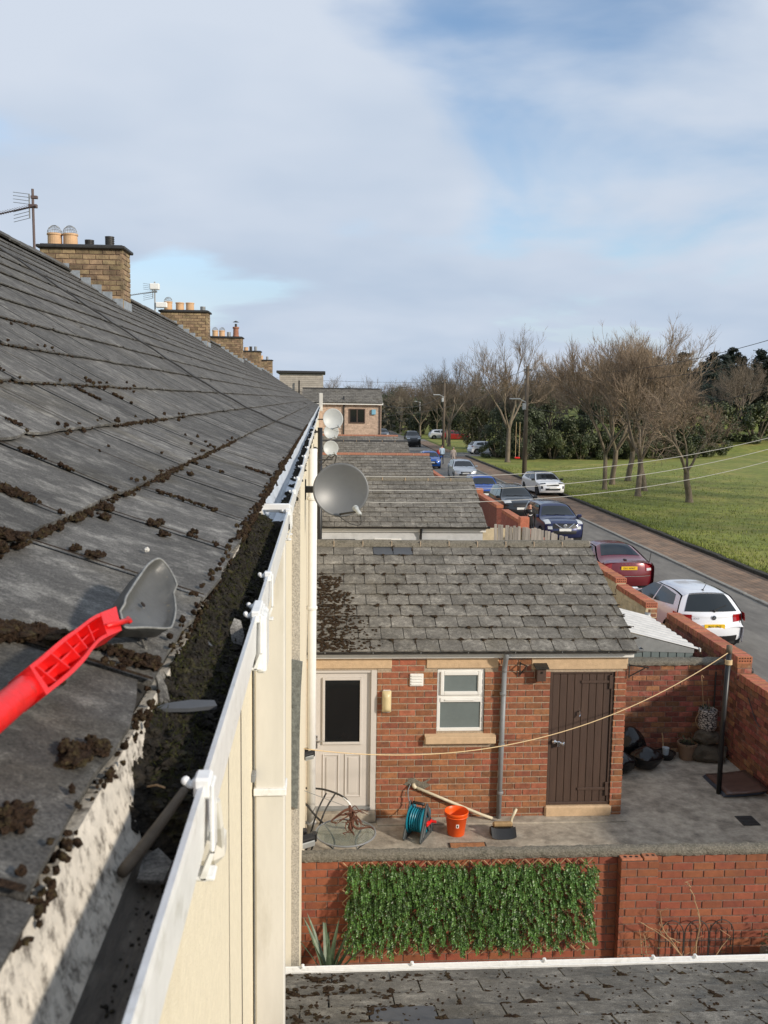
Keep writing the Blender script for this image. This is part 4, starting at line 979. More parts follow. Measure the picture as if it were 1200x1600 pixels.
# back slope of that roof
jb = ext_slates(rf1, EX0, EX1+.07, 16.58, 2.355, 14.17, 3.350, 10, .300, MATS['slate_ext'], 5, False)
mo = ridge(rf1, EX0, EX1+.07, 14.1, 3.375, .44, MATS['coping']); mo.build('ridge_mortar', MATS['mortar'], rf1)
def half_gutter(T, x0, x1, y, z, r, mat, step=.9, name='gutter'):
    mb = MB(); n = 10; vs = []; 
    for x in (x0, x1):
        for k in range(n+1): t = math.pi*k/n; vs.append((x, y-r*math.cos(t), z-r*math.sin(t)))
        for k in range(n+1): t = math.pi*k/n; vs.append((x, y-(r-.006)*math.cos(t), z-(r-.006)*math.sin(t)))
    m = n+1; fs = []
    for k in range(n): fs += [(k, 2*m+k, 2*m+k+1, k+1), (m+k, m+k+1, 3*m+k+1, 3*m+k)]
    fs += [(0, m, 3*m, 2*m), (n, 2*m+n, 3*m+n, m+n), tuple(range(m)), tuple(range(3*m-1, 2*m-1, -1))]
    mb.add(vs, fs); g = mb.build(name, mat, T)
    x = x0+.3
    while x < x1:
        mb = MB(); mb.tube([(x, y-(r+.006)*math.cos(t), z-(r+.006)*math.sin(t)) for t in [math.pi*(k/8) for k in range(9)]], .009, 6); mb.build('gutter_bracket', mat, g); x += step
    return g
half_gutter(T1, EX0, EX1+.14, FY-.145, 2.385, .058, MATS['plastic_grey'], .62)
mb = MB(); px = 2.415
mb.tube(cr([(px, FY-.145, 2.33), (px, FY-.14, 2.27), (px, FY-.07, 2.14), (px, FY-.055, 2.05)], 4), .036, 12); mb.tube([(px, FY-.055, 2.06), (px-.02, FY-.055, .02)], .034, 14); dpp = mb.build('rain_pipe', MATS['plastic_grey'], T1, smooth=True)
for z in (1.75, .38, 1.05):
    mb = MB(); mb.lathe([(.040, -.02), (.044, -.012), (.044, .012), (.040, .02)], 16, mat=Matrix.Translation((px-.01, FY-.055, z))); mb.build('pipe_collar', MATS['plastic_grey'], dpp)
# white door
D = MB(); D.bbox(-.10, .655, FY+.055, FY+.10, .17, 2.02, .003)
door = D.build('door', MATS['door_white'], T1)
def frame_rect(x0, x1, z0, z1, y0, y1, w, mb, b=.004):
    mb.bbox(x0, x0+w, y0, y1, z0, z1, b); mb.bbox(x1-w, x1, y0, y1, z0, z1, b); mb.bbox(x0+w-.001, x1-w+.001, y0, y1, z1-w, z1, b); mb.bbox(x0+w-.001, x1-w+.001, y0, y1, z0, z0+w, b)
mb = MB(); mb.bbox(-.20, -.10, FY+.02, FY+.115, .12, 2.085, .004); mb.bbox(.656, .735, FY+.01, FY+.115, .12, 2.085, .004); mb.bbox(-.10, .656, FY+.02, FY+.115, 2.02, 2.085, .004); mb.build('door_frame', MATS['door_white'], T1)
mb = MB(); frame_rect(.015, .545, 1.035, 1.95, FY+.030, FY+.058, .035, mb); mb.build('glazing_frame', MATS['door_white'], door)
mb = MB(); mb.bbox(.048, .512, FY+.048, FY+.056, 1.068, 1.917, .001); mb.build('door_pane', MATS['glass_dark'], door)
for a, b in ((.02, .245), (.315, .54)):
    mb = MB(); frame_rect(a, b, .30, .90, FY+.042, FY+.057, .022, mb, .006); mb.bbox(a+.045, b-.045, FY+.044, FY+.057, .345, .855, .010); mb.build('door_panel', MATS['door_white'], door)
mb = MB(); mb.bbox(-.075, -.045, FY+.04, FY+.055, .98, 1.16, .004); mb.tube([(-.06, FY+.05, 1.10), (-.06, FY+.0, 1.10), (.05, FY-.005, 1.10)], .009, 8); mb.build('handle', MATS['chrome'], door)
mb = MB(); mb.bbox(-.10, .66, FY-.02, FY+.06, .135, .172, .003); mb.build('threshold', MATS['metal_grey'], T1)
mb = MB(); mb.bbox(-.25, .735, FY-.10, FY+.2, 0.0, .133, .012); mb.build('door_step', MATS['concrete'], T1)
# window
mb = MB(); mb.bbox(1.375, 2.325, FY-.075, FY+.10, 1.06, 1.165, .012); mb.add([(1.375, FY-.07, 1.165), (2.325, FY-.07, 1.165), (2.325, FY+.07, 1.205), (1.375, FY+.07, 1.205), (1.375, FY+.07, 1.10), (2.325, FY+.07, 1.10)], [(0, 1, 2, 3), (0, 3, 4), (1, 5, 2)]); mb.build('window_sill', MATS['stone_peach'], T1)
win = MB(); frame_rect(1.535, 2.165, 1.21, 2.07, FY+.03, FY+.09, .045, win); win.bbox(1.578, 2.122, FY+.032, FY+.09, 1.665, 1.715, .003); wino = win.build('window', MATS['white_paint'], T1)
mb = MB(); frame_rect(1.575, 2.125, 1.71, 2.03, FY+.005, FY+.05, .050, mb, .008); mb.build('top_sash', MATS['white_paint'], wino)
mb = MB(); mb.bbox(1.622, 2.078, FY+.028, FY+.036, 1.757, 1.983, .001); mb.build('pane', MATS['glass_frost'], wino)
mb = MB(); mb.bbox(1.578, 2.122, FY+.045, FY+.053, 1.252, 1.61, .001); mb.build('pane', MATS['glass_frost'], wino)
mb = MB(); mb.bbox(1.579, 2.121, FY+.02, FY+.06, 1.612, 1.668, .003); mb.bbox(1.64, 2.03, FY+.006, FY+.02, 1.632, 1.650, .004); mb.build('vent_strip', MATS['white_paint'], wino)
# brown ledged door, boards one by one
mb = MB(); frame_rect(3.052, 3.928, .155, 2.03, FY+.02, FY+.10, .040, mb); mb.build('shed_door_frame', MATS['brown_paint'], T1)
mb = MB(); mb.box(3.09, 3.89, FY+.058, FY+.08, .185, 1.99); bd = mb.build('shed_door', MATS['brown_paint'], T1)
for k in range(8):
    mb = MB(); mb.bbox(3.094+k*.0995, 3.094+k*.0995+.0955, FY+.036+random.uniform(0, .002), FY+.057, .19, 1.985, .006); mb.build('board', MATS['brown_paint'], bd)
for z in (.36, 1.86):
    mb = MB(); mb.bbox(3.48, 3.90, FY+.020, FY+.035, z, z+.035, .003); mb.bbox(3.86, 3.90, FY+.012, FY+.036, z-.08, z+.11, .004); mb.build('hinge', MATS['brown_paint'], bd)
mb = MB(); mb.tube([(3.12, FY+.03, 1.07), (3.12, FY+.0, 1.07), (3.24, FY-.01, 1.04)], .014, 8); mb.blob((3.25, FY-.015, 1.035), .030, 1, .05); mb.blob((3.13, FY-.005, 1.06), .032, 1, .05); mb.bbox(3.17, 3.21, FY-.03, FY+.01, .99, 1.07, .008); mb.build('padlock', MATS['chrome'], bd)
mb = MB(); mb.tube([(3.47, FY+.03, 1.47), (3.47, FY+.0, 1.475), (3.475, FY-.004, 1.43), (3.46, FY-.01, 1.41)], .012, 8); mb.build('hook', MATS['chrome'], bd)
mb = MB(); mb.bbox(3.03, 3.95, FY-.035, FY+.12, -.0, .155, .02); mb.build('door_step', MATS['stone_peach'], T1)
# small fittings: each screwed to the wall
v = thing('wall_vent', 'square white louvred vent on the brick wall left of the window', 'vent'); mb = MB(); mb.bbox(1.165, 1.345, FY-.022, FY+.0, 1.845, 2.015, .006); mb.build('grille_plate', MATS['white_paint'], v)
for k in range(4):
    mb = MB(); mb.bbox(1.18, 1.33, FY-.032, FY-.021, 1.862+k*.038, 1.862+k*.038+.022, .004); mb.build('louvre', MATS['white_paint'], v)
v = thing('wall_lamp', 'cream oval bulkhead lamp on the brick wall beside the white door', 'lamp'); mb = MB(); mb.bbox(.80, .925, FY-.03, FY, 1.49, 1.80, .02); mb.build('backplate', MATS['door_white'], v)
M('lamp_cream', (.66, .55, .32), .35, .05, 5)
mb = MB(); mb.grid(lambda a, b: (.862+.060*math.cos(math.pi*a)*(1 if True else 0), FY-.03-.075*math.sin(math.pi*a)*min(1, 6*b*(1-b))**.5, 1.50+.29*b), 12, 14); mb.build('diffuser', MATS['lamp_cream'], v, smooth=True)
b = thing('bird_box', 'small dark brown wooden bird box left of the brown door', 'bird box'); mb = MB(); mb.bbox(2.84, 2.96, FY-.12, FY-.005, 1.93, 2.12, .004); mb.build('box', MATS['brown_paint'], b); mb = MB(); mb.prism([(2.81, 0), (2.99, 0), (2.99, .16), (2.81, .16)], 0, .014, mat=Matrix.Translation((0, FY-.155, 2.105)) @ Matrix.Rotation(RAD(12), 4, 'X')); mb.build('lid', MATS['metal_dark'], b)
mb = MB(); mb.lathe([(.016, 0), (.016, .004)], 12, mat=Matrix.Translation((2.90, FY-.121, 2.05)) @ Matrix.Rotation(RAD(90), 4, 'X')); mb.build('entrance_hole', MATS['hole'], b)
def iron_bracket(label, x, z, sx, w=.2):
    mb = MB(); y = FY-.02; mb.tube([(x, y, z), (x, y, z-.20)], .009, 6); mb.tube([(x, y, z-.02), (x+sx*w, y-.14, z-.02)], .009, 6); mb.tube([(x, y, z-.18), (x+sx*w*.8, y-.11, z-.03)], .008, 6)
    tag(mb.build('iron_bracket', MATS['metal_dark']), label, 'bracket')
iron_bracket('black iron hanging bracket between rain pipe and bird box', 2.63, 2.17, .5, .14)
iron_bracket('rusty iron hanging bracket at the right corner of the outbuilding', 4.11, 2.14, 1, .22)
# cables on the wall
# --- second outbuilding (grey render, black gutter)
def far_ext(y, label, wallmat, gut, rows, indiv, ridged, x1, slab=MATS['slate_ext']):
    T = thing('outbuilding', label, 'outbuilding', group='outbuildings along the terrace')
    mb = MB(); mb.box(EX0+.0, x1-.02, y, y+4.45, -.4, 2.30)
    mb.add([(x1-.24, y+.05, 2.30), (x1-.24, y+4.4, 2.30), (x1-.24, y+2.25, 3.26), (x1-.02, y+.05, 2.30), (x1-.02, y+4.4, 2.30), (x1-.02, y+2.25, 3.26)], [(0, 1, 2), (3, 5, 4), (1, 4, 5, 2), (2, 5, 3, 0)])
    mb.build('wall', wallmat, T)
    mb = MB(); mb.bbox(EX0, x1+.05, y-.06, y-.03, 2.20, 2.33, .003); mb.build('fascia', MATS['white_paint'], T)
    rf = roof_deck(T, EX0, x1+.05, y-.2, 2.35, y+2.25, 3.36, MATS['slate_edge'])
    j, u, n, g = ext_slates(rf, EX0, x1+.06, y-.23, 2.335, y+2.18, 3.325, rows, .30, slab, int(y), indiv)
    ext_slates(rf, EX0, x1+.06, y+4.73, 2.335, y+2.32, 3.325, rows, .30, slab, int(y)+1, False)
    if indiv: joint_moss(rf, j, y-.23, 2.335, u, n, g, int(y), .25, szm=.8)
    mo = ridge(rf, EX0, x1+.06, y+2.25, 3.35, .62, ridged); mo.build('ridge_mortar', MATS['stone_peach'], rf)
    half_gutter(T, EX0, x1+.14, y-.13, 2.36, .058, gut, .9)
    mb = MB(); mb.tube([(2.55, y-.13, 2.32), (2.55, y-.05, 2.1), (2.55, y-.05, .1)], .034, 10); mb.build('rain_pipe', gut, T)
    return T
t2 = far_ext(23.75, 'pale grey rendered outbuilding with black gutter and plain slate roof', MATS['render_pale'], MATS['plastic_black'], 10, True, MATS['coping'], 4.20)
mb = MB(); mb.bbox(-.1, .85, 23.70, 23.752, .1, 2.0, .004); mb.build('door', MATS['metal_dark'], t2)
mb = MB(); mb.bbox(1.35, 2.05, 23.70, 23.755, 1.2, 2.02, .004); wo = mb.build('window', MATS['white_paint'], t2); mb = MB(); mb.box(1.41, 1.99, 23.694, 23.699, 1.26, 1.96); mb.build('pane', MATS['glass_frost'], wo)
t3 = far_ext(35.65, 'third outbuilding with red ridge tiles and weathered slates', MATS['render_pale'], MATS['plastic_grey'], 10, True, MATS['terracotta_red'], 4.32)
t4 = far_ext(47.55, 'fourth outbuilding with dark ridge further up the terrace', MATS['render_pale'], MATS['plastic_black'], 10, False, MATS['metal_dark'], 4.5)
# stub roof in front of the far house
t5 = far_ext(55.2, 'farthest single storey outbuilding with a reddish ridge', MATS['render_pale'], MATS['plastic_black'], 8, False, MATS['terracotta_red'], 4.6)
# --- own outbuilding below the camera: its far slope fills the bottom edge
T0 = thing('outbuilding', 'nearest outbuilding whose mossy slates run along the bottom edge', 'outbuilding')
mb = MB(); mb.box(EX0, 4.4, .6, 4.9, -.9, 2.14); mb.build('wall', MATS['render_pale'], T0)
rf0 = roof_deck(T0, EX0, 4.45, 5.06, 2.235, 2.62, 3.26, MATS['slate_edge'])
j0, u00, n00, g00 = ext_slates(rf0, EX0, 4.47, 5.07, 2.225, 2.68, 3.235, 9, .335, MATS['slate_ext'], 21, True, newset={(3, 1), (4, 2)})
def heap0(put, rnd):
    for k in range(900):
        x = -.2+abs(rnd.gauss(0, .5)); s = rnd.random()*1.6
        if noise.noise(Vector((x*4, s*5, 3))) > -.05+.5*x: put(x, s, rnd.uniform(.006, .016), .4)
    for k in range(700):
        x = rnd.uniform(-.2, 3.2); s = rnd.random()*1.6; put(x, s, rnd.uniform(.003, .009), .4)
joint_moss(rf0, j0, 5.07, 2.225, u00, n00, g00, 22, .9, heap=heap0)
mo = ridge(rf0, EX0, 4.45, 2.62, 3.25, .44, MATS['coping']); mo.build('ridge_mortar', MATS['mortar'], rf0)
gg = MB(); gg.bbox(EX0, 4.6, 5.095, 5.103, 2.20, 2.262, .002); gg.bbox(EX0, 4.6, 5.103, 5.145, 2.20, 2.212, .002); gg.bbox(EX0, 4.6, 5.140, 5.150, 2.20, 2.262, .002); g = gg.build('gutter', MATS['upvc'], T0)
for x in (-.10, .55, 1.35, 2.02, 2.28, 3.1, 3.8):
    mb = MB(); mb.bbox(x-.010, x+.010, 5.130, 5.156, 2.252, 2.274, .004); mb.blob((x, 5.13, 2.272), .008, 1, .05); mb.build('gutter_clip', MATS['upvc'], g)
# ------------------------------------------------------------------ yards
mb = MB(); mb.box(EX0, 6.46, 9.105, 11.86, -.9, 0.0); mb.box(EX1-.03, 6.46, 11.86, 14.2, -.9, .0)
tag(mb.build('yard_floor', MATS['concrete']), 'worn grey concrete floor of the neighbouring yard', kind='structure')
mb = MB(); mb.box(EX0, 6.46, 14.2, 62, -.9, -.06); tag(mb.build('yard_floor', MATS['concrete']), 'concrete yards further along the terrace', kind='structure')
mb = MB(); mb.box(EX0, 6.46, -4, 9.1, -.95, -.62); tag(mb.build('yard_floor', MATS['concrete']), 'own yard floor below the camera', kind='structure')
mb = MB(); mb.bbox(.745, EX1+.02, FY-.20, FY+.02, -.02, .018, .006); mb.build('plinth', MATS['concrete'], T1)
# low wall between the two yards
TW = thing('yard_wall', 'low red brick wall with rough concrete coping behind the green leaf screen', 'wall')
mb = MB(); mb.box(EX0, 6.45, 9.008, 9.11, -.7, .91); cw = mb.build('wall_core', MATS['mortar_dark'], TW)
zb9 = .905-18*BR_C
brick_wall(TW, (EX0, 9.0, zb9), (1, 0, 0), (0, -1, 0), 6.7, 18*BR_C, MATS['brick_smooth'], [(3.10+.255, 3.50+.255, -1, 3)], mkey='b9', limit=300, start=.12,
           keep=lambda s, z: z > .38 and not (.62 < s < 2.95 and .45 < z < 1.35) and s < 5.3, jit=.002)
brick_wall(TW, (3.10, 8.885, zb9), (1, 0, 0), (0, -1, 0), .40, 18*BR_C, MATS['brick_smooth'], mkey='b9', limit=60, start=.05, keep=lambda s, z: z > .38)
mb = MB(); mb.box(3.108, 3.492, 8.893, 9.01, -.7, .895); mb.build('pier_core', MATS['mortar_dark'], TW)
brick_wall(TW, (3.10, 9.0, zb9), (0, -1, 0), (-1, 0, 0), .115, 18*BR_C, MATS['brick_smooth'], mkey='b9', limit=30, keep=lambda s, z: z > .38)
for (a, b, dz) in ((3.105, 3.325, 0), (3.34, 3.485, .012)):
    mb = MB(); mb.bbox(a, b, 8.885, 8.995, .905, .925+dz, .003); cb = mb.build('pier_cap_brick', MATS['brick_coping'], TW)
    n = 3 if b-a > .2 else 2
    for k in range(n):
        mb = MB(); mb.lathe([(.018, 0), (.018, .0015)], 12, mat=Matrix.Translation((a+.05+k*.06, 8.94, .9245+dz))); mb.build('core_hole', MATS['hole'], cb)
cp = MB(); rr = random.Random(4); N = 130
def cope(a, b):
    x = EX0+6.72*a; prof = [(8.985, .905), (8.978, .935), (8.985, .965), (9.01, .985), (9.05, .992), (9.09, .985), (9.115, .95), (9.115, .905)]
    f = b*(len(prof)-1); i = min(int(f), len(prof)-2); t = f-i; y = prof[i][0]*(1-t)+prof[i+1][0]*t; z = prof[i][1]*(1-t)+prof[i+1][1]*t
    q = Vector((x*9, y*9, z*9)); d = .009*noise.noise(q)+.006*noise.noise(q*4)
    return (x, y+d, z+d*.8)
cp.grid(cope, 420, 14, flip=True); cp.build('coping', MATS['coping'], TW, smooth=False)
# back wall of that yard
TB = thing('yard_wall', 'old brick wall closing the dark corner of the yard behind the bin bags', 'wall')
mb = MB(); mb.box(EX1, 6.46, 14.108, 14.31, -.3, 1.45); mb.build('wall_core', MATS['mortar_dark'], TB)
brick_wall(TB, (EX1, 14.1, -.01), (1, 0, 0), (0, -1, 0), 6.45-EX1, 1.46, MATS['brick_old'], mkey='bo', limit=230, start=.03, jit=.004)
cp = MB()
def cope2(a, b):
    x = EX1+(6.44-EX1)*a; t = math.pi*b; y = 14.205-.135*math.cos(t); z = 1.45+.085*math.sin(t)**.6; q = Vector((x*9, y*9, z*9)); d = .012*noise.noise(q)+.006*noise.noise(q*4)
    return (x, y+d, z+d)
cp.grid(cope2, 120, 12, flip=True); cp.build('coping', MATS['coping'], TB)
# lane side wall in stepped sections
def perf(parent, x0, x1, y, z0, rows=2):
    mb = MB()
    for r in range(rows):
        for k in range(5):
            xx = x0+.03+(x1-x0-.06)*k/4; zz = z0+.03+r*.045
            mb.lathe([(.011, 0), (.011, .002)], 8, mat=Matrix.Translation((xx, y, zz)) @ Matrix.Rotation(RAD(90), 4, 'X'))
    return mb.build('core_holes', MATS['hole'], parent)
lane = [(8.9, 13.62, 1.36, 'brick_old', 'lane wall section lowest and nearest, right edge of the yard', True, 170),
        (13.63, 16.70, 1.60, 'brick_old', 'lane wall section beside the white lean-to roof', True, 120),
        (17.75, 19.66, 1.54, 'paint_beige', 'beige painted lane wall section beside the white hatchback', True, 120),
        (19.67, 25.0, 1.66, 'paint_beige', 'lane wall section in front of the dark red car', True, 60)]
for (y0, y1, zt, mt, label, cop, lim) in lane:
    T = thing('lane_wall', label, 'wall', group='brick walls along the back lane')
    mb = MB(); mb.box(6.458, 6.672, y0+.004, y1-.004, -.6, zt); mb.build('wall_core', MATS['mortar_dark'] if mt == 'brick_old' else MATS['paint_beige'], T)
    rows = zt+.02
    mixm = MATS[mt]
    brick_wall(T, (6.45, y1, -.02), (0, -1, 0), (-1, 0, 0), y1-y0, rows, mixm, mkey='bl'+mt, limit=lim, start=.07, keep=lambda s, z: z > .2, jit=.005)
    tag(MB().box(6.673, 6.68, y0+.004, y1-.004, -.55, zt-.002).build('outer_face', MATS['brick_coping'], T), kind='stuff')
    brick_wall(T, (6.45, y0, -.02), (1, 0, 0), (0, -1, 0), .23, rows, MATS['brick_old'], mkey='blo', limit=20, keep=lambda s, z: z > zt-.5)
    cb = MB(); cb.bbox(0, .245, 0, .066, 0, .112, .005); cme = MATS.get('_cope') or cb.mesh('coping_brick', MATS['brick_coping']); MATS['_cope'] = cme
    n = int((y1-y0)/.075)
    for k in range(n):
        q = ob('coping_brick', cme, T, (6.442+random.uniform(-.004, .004), y0+.002+k*.075, zt+random.uniform(-.004, .004)))
    perf(T, 6.45, 6.68, y0-.0005, zt+.012)
# wooden gate in the gap
G = thing('yard_gate', 'low tan wooden gate between two lane wall sections', 'gate')
for k in range(9):
    mb = MB(); mb.bbox(6.55, 6.575, 16.72+k*.097, 16.72+k*.097+.092, -.3, 1.42-.012*k, .003); mb.build('board', MATS['wood_tan'], G)
mb = MB(); mb.bbox(6.575, 6.60, 16.72, 17.58, 1.05, 1.13, .003); mb.build('rail', MATS['wood_tan'], G)
mb = MB(); mb.tube([(6.47, 17.70, 1.28), (6.47, 17.70, 1.46)], .06, 12); mb.tube([(6.42, 17.66, 1.38), (6.40, 17.62, 1.38)], .05, 12); tag(mb.build('gate_lock', MATS['metal_grey'], smooth=True), 'round grey metal fitting on the end of the beige wall', 'fitting')
# cross walls of the yards further up the lane
def plain_wall(label, x0, x1, y0, y1, z0, zt, mat, coped=True, piers=()):
    T = thing('yard_wall', label, 'wall', group='yard walls up the lane')
    mb = MB(); mb.box(x0, x1, y0, y1, z0, zt); mb.build('wall_core', MATS[mat], T)
    if coped:
        along_y = (y1-y0) > (x1-x0); n = int((y1-y0 if along_y else x1-x0)/.075)
        cb = MB()
        for k in range(n):
            if along_y: cb.bbox(x0-.015, x1+.015, y0+k*.075, y0+k*.075+.066, zt, zt+.11, .004, tone=random.random())
            else: cb.bbox(x0+k*.075, x0+k*.075+.066, y0-.015, y1+.015, zt, zt+.11, .004, tone=random.random())
        tag(cb.build('coping_bricks', MATS['brick_coping'], T), kind='stuff')
    return T
t = plain_wall('beige lane wall running back from behind the picket fence', 6.45, 6.68, 25.1, 29.6, -.4, 1.42, 'paint_beige')
t = plain_wall('red brick lane wall with a pillar beside the dark estate car', 6.45, 6.68, 29.7, 32.9, -.4, 1.62, 'brick_old')
mb = MB(); mb.bbox(6.42, 6.72, 29.55, 29.85, -.4, 1.86, .01); mb.build('pillar', MATS['brick_coping'], t)
t = plain_wall('red brick lane wall beside the blue car, stepped up', 6.45, 6.68, 33.8, 38.6, -.4, 1.66, 'brick_old')
mb = MB(); mb.bbox(6.42, 6.72, 38.3, 38.62, -.4, 1.95, .01); mb.build('pillar', MATS['brick_coping'], t)
plain_wall('cream painted cross wall right of the grey outbuilding', 4.23, 6.44, 29.4, 29.6, -.1, 1.50, 'paint_beige', False)
plain_wall('brick cross wall behind the third outbuilding', 4.4, 6.44, 40.6, 40.8, -.1, 1.4, 'brick_old', False)
plain_wall('long brick lane wall far up the terrace', 6.45, 6.68, 39.6, 58, -.4, 1.3, 'brick_old')
# weathered picket fence
PF = thing('picket_fence', 'grey weathered close boarded fence in front of the navy car', 'fence')
rr = random.Random(2)
pm = MB(); pm.bbox(0, .072, 0, .02, 0, 1, .004); pme = pm.mesh('picket', MATS['wood_grey'])
for k in range(33):
    q = ob('picket', pme, PF, (4.16+k*.0705, 21.9+rr.uniform(-.01, .01), -.1)); xx_ = 4.16+k*.0705; zt = 2.64-.08*sst(4.2, 5.05, xx_)-.32*sst(5.0, 6.4, xx_) + rr.uniform(-.018, .018)
    q.scale = (rr.uniform(.94, 1), 1, zt+.1); q.rotation_euler = (0, rr.uniform(-.012, .012), 0)
mb = MB(); mb.bbox(4.12, 6.44, 21.925, 21.97, 1.6, 1.68, .004); mb.build('rail', MATS['wood_grey'], PF)
# white lean-to roof over the next yard
LT = thing('lean_to', 'small lean-to with white corrugated roof and grey glass block side', 'lean-to')
def corr(a, b):
    y = 14.42+2.3*a; x = 4.75+1.42*b; z = 1.97-.36*b+.026*max(-.6, min(.6, 1.3*math.sin(a*2.3/.105*2*math.pi*.42))); return (x, y, z)
mb = MB(); mb.grid(corr, 150, 2, flip=True); o = mb.build('corrugated_roof', M('corrugated_white', (.56, .55, .53), .5, .15, 5), LT, smooth=False); sm = o.modifiers.new('t', 'SOLIDIFY'); sm.thickness = .006
mb = MB(); mb.prism([(4.78, 1.60), (6.08, 1.55), (6.08, 1.615), (4.78, 1.945)], -14.45, -14.43, mat=Matrix(((1, 0, 0, 0), (0, 0, -1, 0), (0, 1, 0, 0), (0, 0, 0, 1)))); mb.build('gable_board', MATS['metal_grey'], LT)
for k in range(9):
    mb = MB(); mb.bbox(4.80+k*.142, 4.80+k*.142+.134, 14.44, 14.50, 1.3, 1.59, .008); mb.build('glass_block', MATS['glass_frost'], LT)
mb = MB(); mb.box(4.80, 6.06, 14.51, 14.56, .0, 1.58); mb.box(6.0, 6.06, 14.56, 16.6, 0, 1.56); mb.box(4.80, 4.86, 14.56, 16.6, 0, 1.9); mb.build('wall', MATS['metal_grey'], LT)
mb = MB(); mb.bbox(6.165, 6.185, 14.40, 14.46, 1.575, 1.635, .004); mb.build('roof_end', MATS['white_paint'], LT)
# ------------------------------------------------------------------ leaf screen on trellis
def screen():
    T = thing('leaf_screen', 'artificial green leaf screen on a willow trellis fixed to the low wall', 'leaf screen')
    rnd = random.Random(8); X0, X1, Z0, Z1 = .26, 2.84, -.12, .90
    k = 0; x = X0-.9
    while x < X1:
        for sg in (1, -1):
            a = [x, Z0] if sg > 0 else [x, Z1]; b = [x+1.0, Z1] if sg > 0 else [x+1.0, Z0]
            # clip to the panel
            t0, t1 = 0, 1
            if a[0] < X0-.03: t0 = (X0-.03-a[0])/1.0
            if b[0] > X1+.03: t1 = (X1+.03-a[0])/1.0
            if t1-t0 > .06:
                p = lambda t: (a[0]+(b[0]-a[0])*t, 8.975-(.012 if sg > 0 else 0), a[1]+(b[1]-a[1])*t+(.008 if t > .98 else 0))
                mb = MB(); mb.tube([p(t0), p((t0+t1)/2), p(t1)], .006, 5); mb.build('trellis_rod', MATS['dry_stem'], T)
        x += .145
    mb = MB()
    lv = []
    def sprig(x, z, L, y0):
        d = Vector((rnd.gauss(.05, .25), -rnd.uniform(.3, .9), rnd.uniform(-.2, .4))).normalized(); p = Vector((x, y0, z)); n = int(L/.0085); tone = .5+.5*noise.noise(Vector((x*2.2, z*3, 1)))+rnd.uniform(-.3, .3)
        sz = rnd.uniform(.75, 1.15)
        for k in range(n):
            d = (d + Vector((rnd.gauss(0, .05), 0, -.14))).normalized(); p = p + d*.0085
            if p.y > 8.955: p.y = 8.955
            if p.y < 8.80: d.y = abs(d.y)*.3
            for sd in (-1, 1):
                side = d.cross(Vector((0, -1, .2))).normalized()*sd
                ld = (side*.9 + d*.55 + Vector((0, -rnd.uniform(0, .5), rnd.uniform(-.1, .3)))).normalized(); l = .025*sz*rnd.uniform(.7, 1.2); w = ld.cross(Vector((rnd.gauss(0, .5), -1, rnd.gauss(0, .5)))).normalized()*l*.27
                m = p+ld*l*.5; mb.add([p, m-w, p+ld*l, m+w], [(0, 1, 2, 3)], tone=(tone+rnd.uniform(-.12, .12)+.35*k/n) % 1)
    for k in range(1900):
        x = rnd.uniform(X0+.01, X1-.02); z = Z0+.14+(Z1-Z0-.13)*rnd.random()**.80
        sprig(x, z, rnd.uniform(.05, .15)*(1.5 if rnd.random() < .10 else 1), 8.955-rnd.uniform(0, .10))
    tag(mb.build('foliage', MATS['leaf_screen'], T), kind='stuff')
screen()
# dark backing shadow gaps are real: leaves stand off the wall
# ------------------------------------------------------------------ plants and irons in the own yard
def agave():
    T = thing('spiky_plant', 'spiky green yucca plant in the corner below the leaf screen', 'plant', (.09, 8.68, -.62)); rnd = random.Random(3)
    mb = MB(); mb.lathe([(.13, 0), (.17, .22), (.18, .23), (.16, .23), (.15, .20)], 18); mb.build('pot', MATS['terracotta'], T)
    for k in range(17):
        a = 2*math.pi*k/17+rnd.uniform(-.2, .2); el = RAD(rnd.uniform(25, 82)); L = rnd.uniform(.50, .82); mb = MB(); n = 8; pts = []
        for i in range(n+1):
            t = i/n; r = L*t*math.cos(el*(1-.12*t)); z = .22+.16+L*t*math.sin(el*(1-.12*t)); w = .042*(1-t)**.7*(1 if t > .12 else .6+3*t)
            c = Vector((r*math.cos(a), r*math.sin(a), z)); s = Vector((-math.sin(a), math.cos(a), 0))*w; pts.append((c-s+Vector((0, 0, w*.35)), c, c+s+Vector((0, 0, w*.35))))
        vs = [p for q in pts for p in q]; fs = []
        for i in range(n): fs += [(i*3, i*3+1, i*3+4, i*3+3), (i*3+1, i*3+2, i*3+5, i*3+4)]
        mb.add(vs, fs); mb.build('leaf', MATS['agave'], T)
    mb = MB(); mb.tube([(0, 0, .18), (0, 0, .42)], .05, 8); mb.build('stem', MATS['bark'], T)
agave()
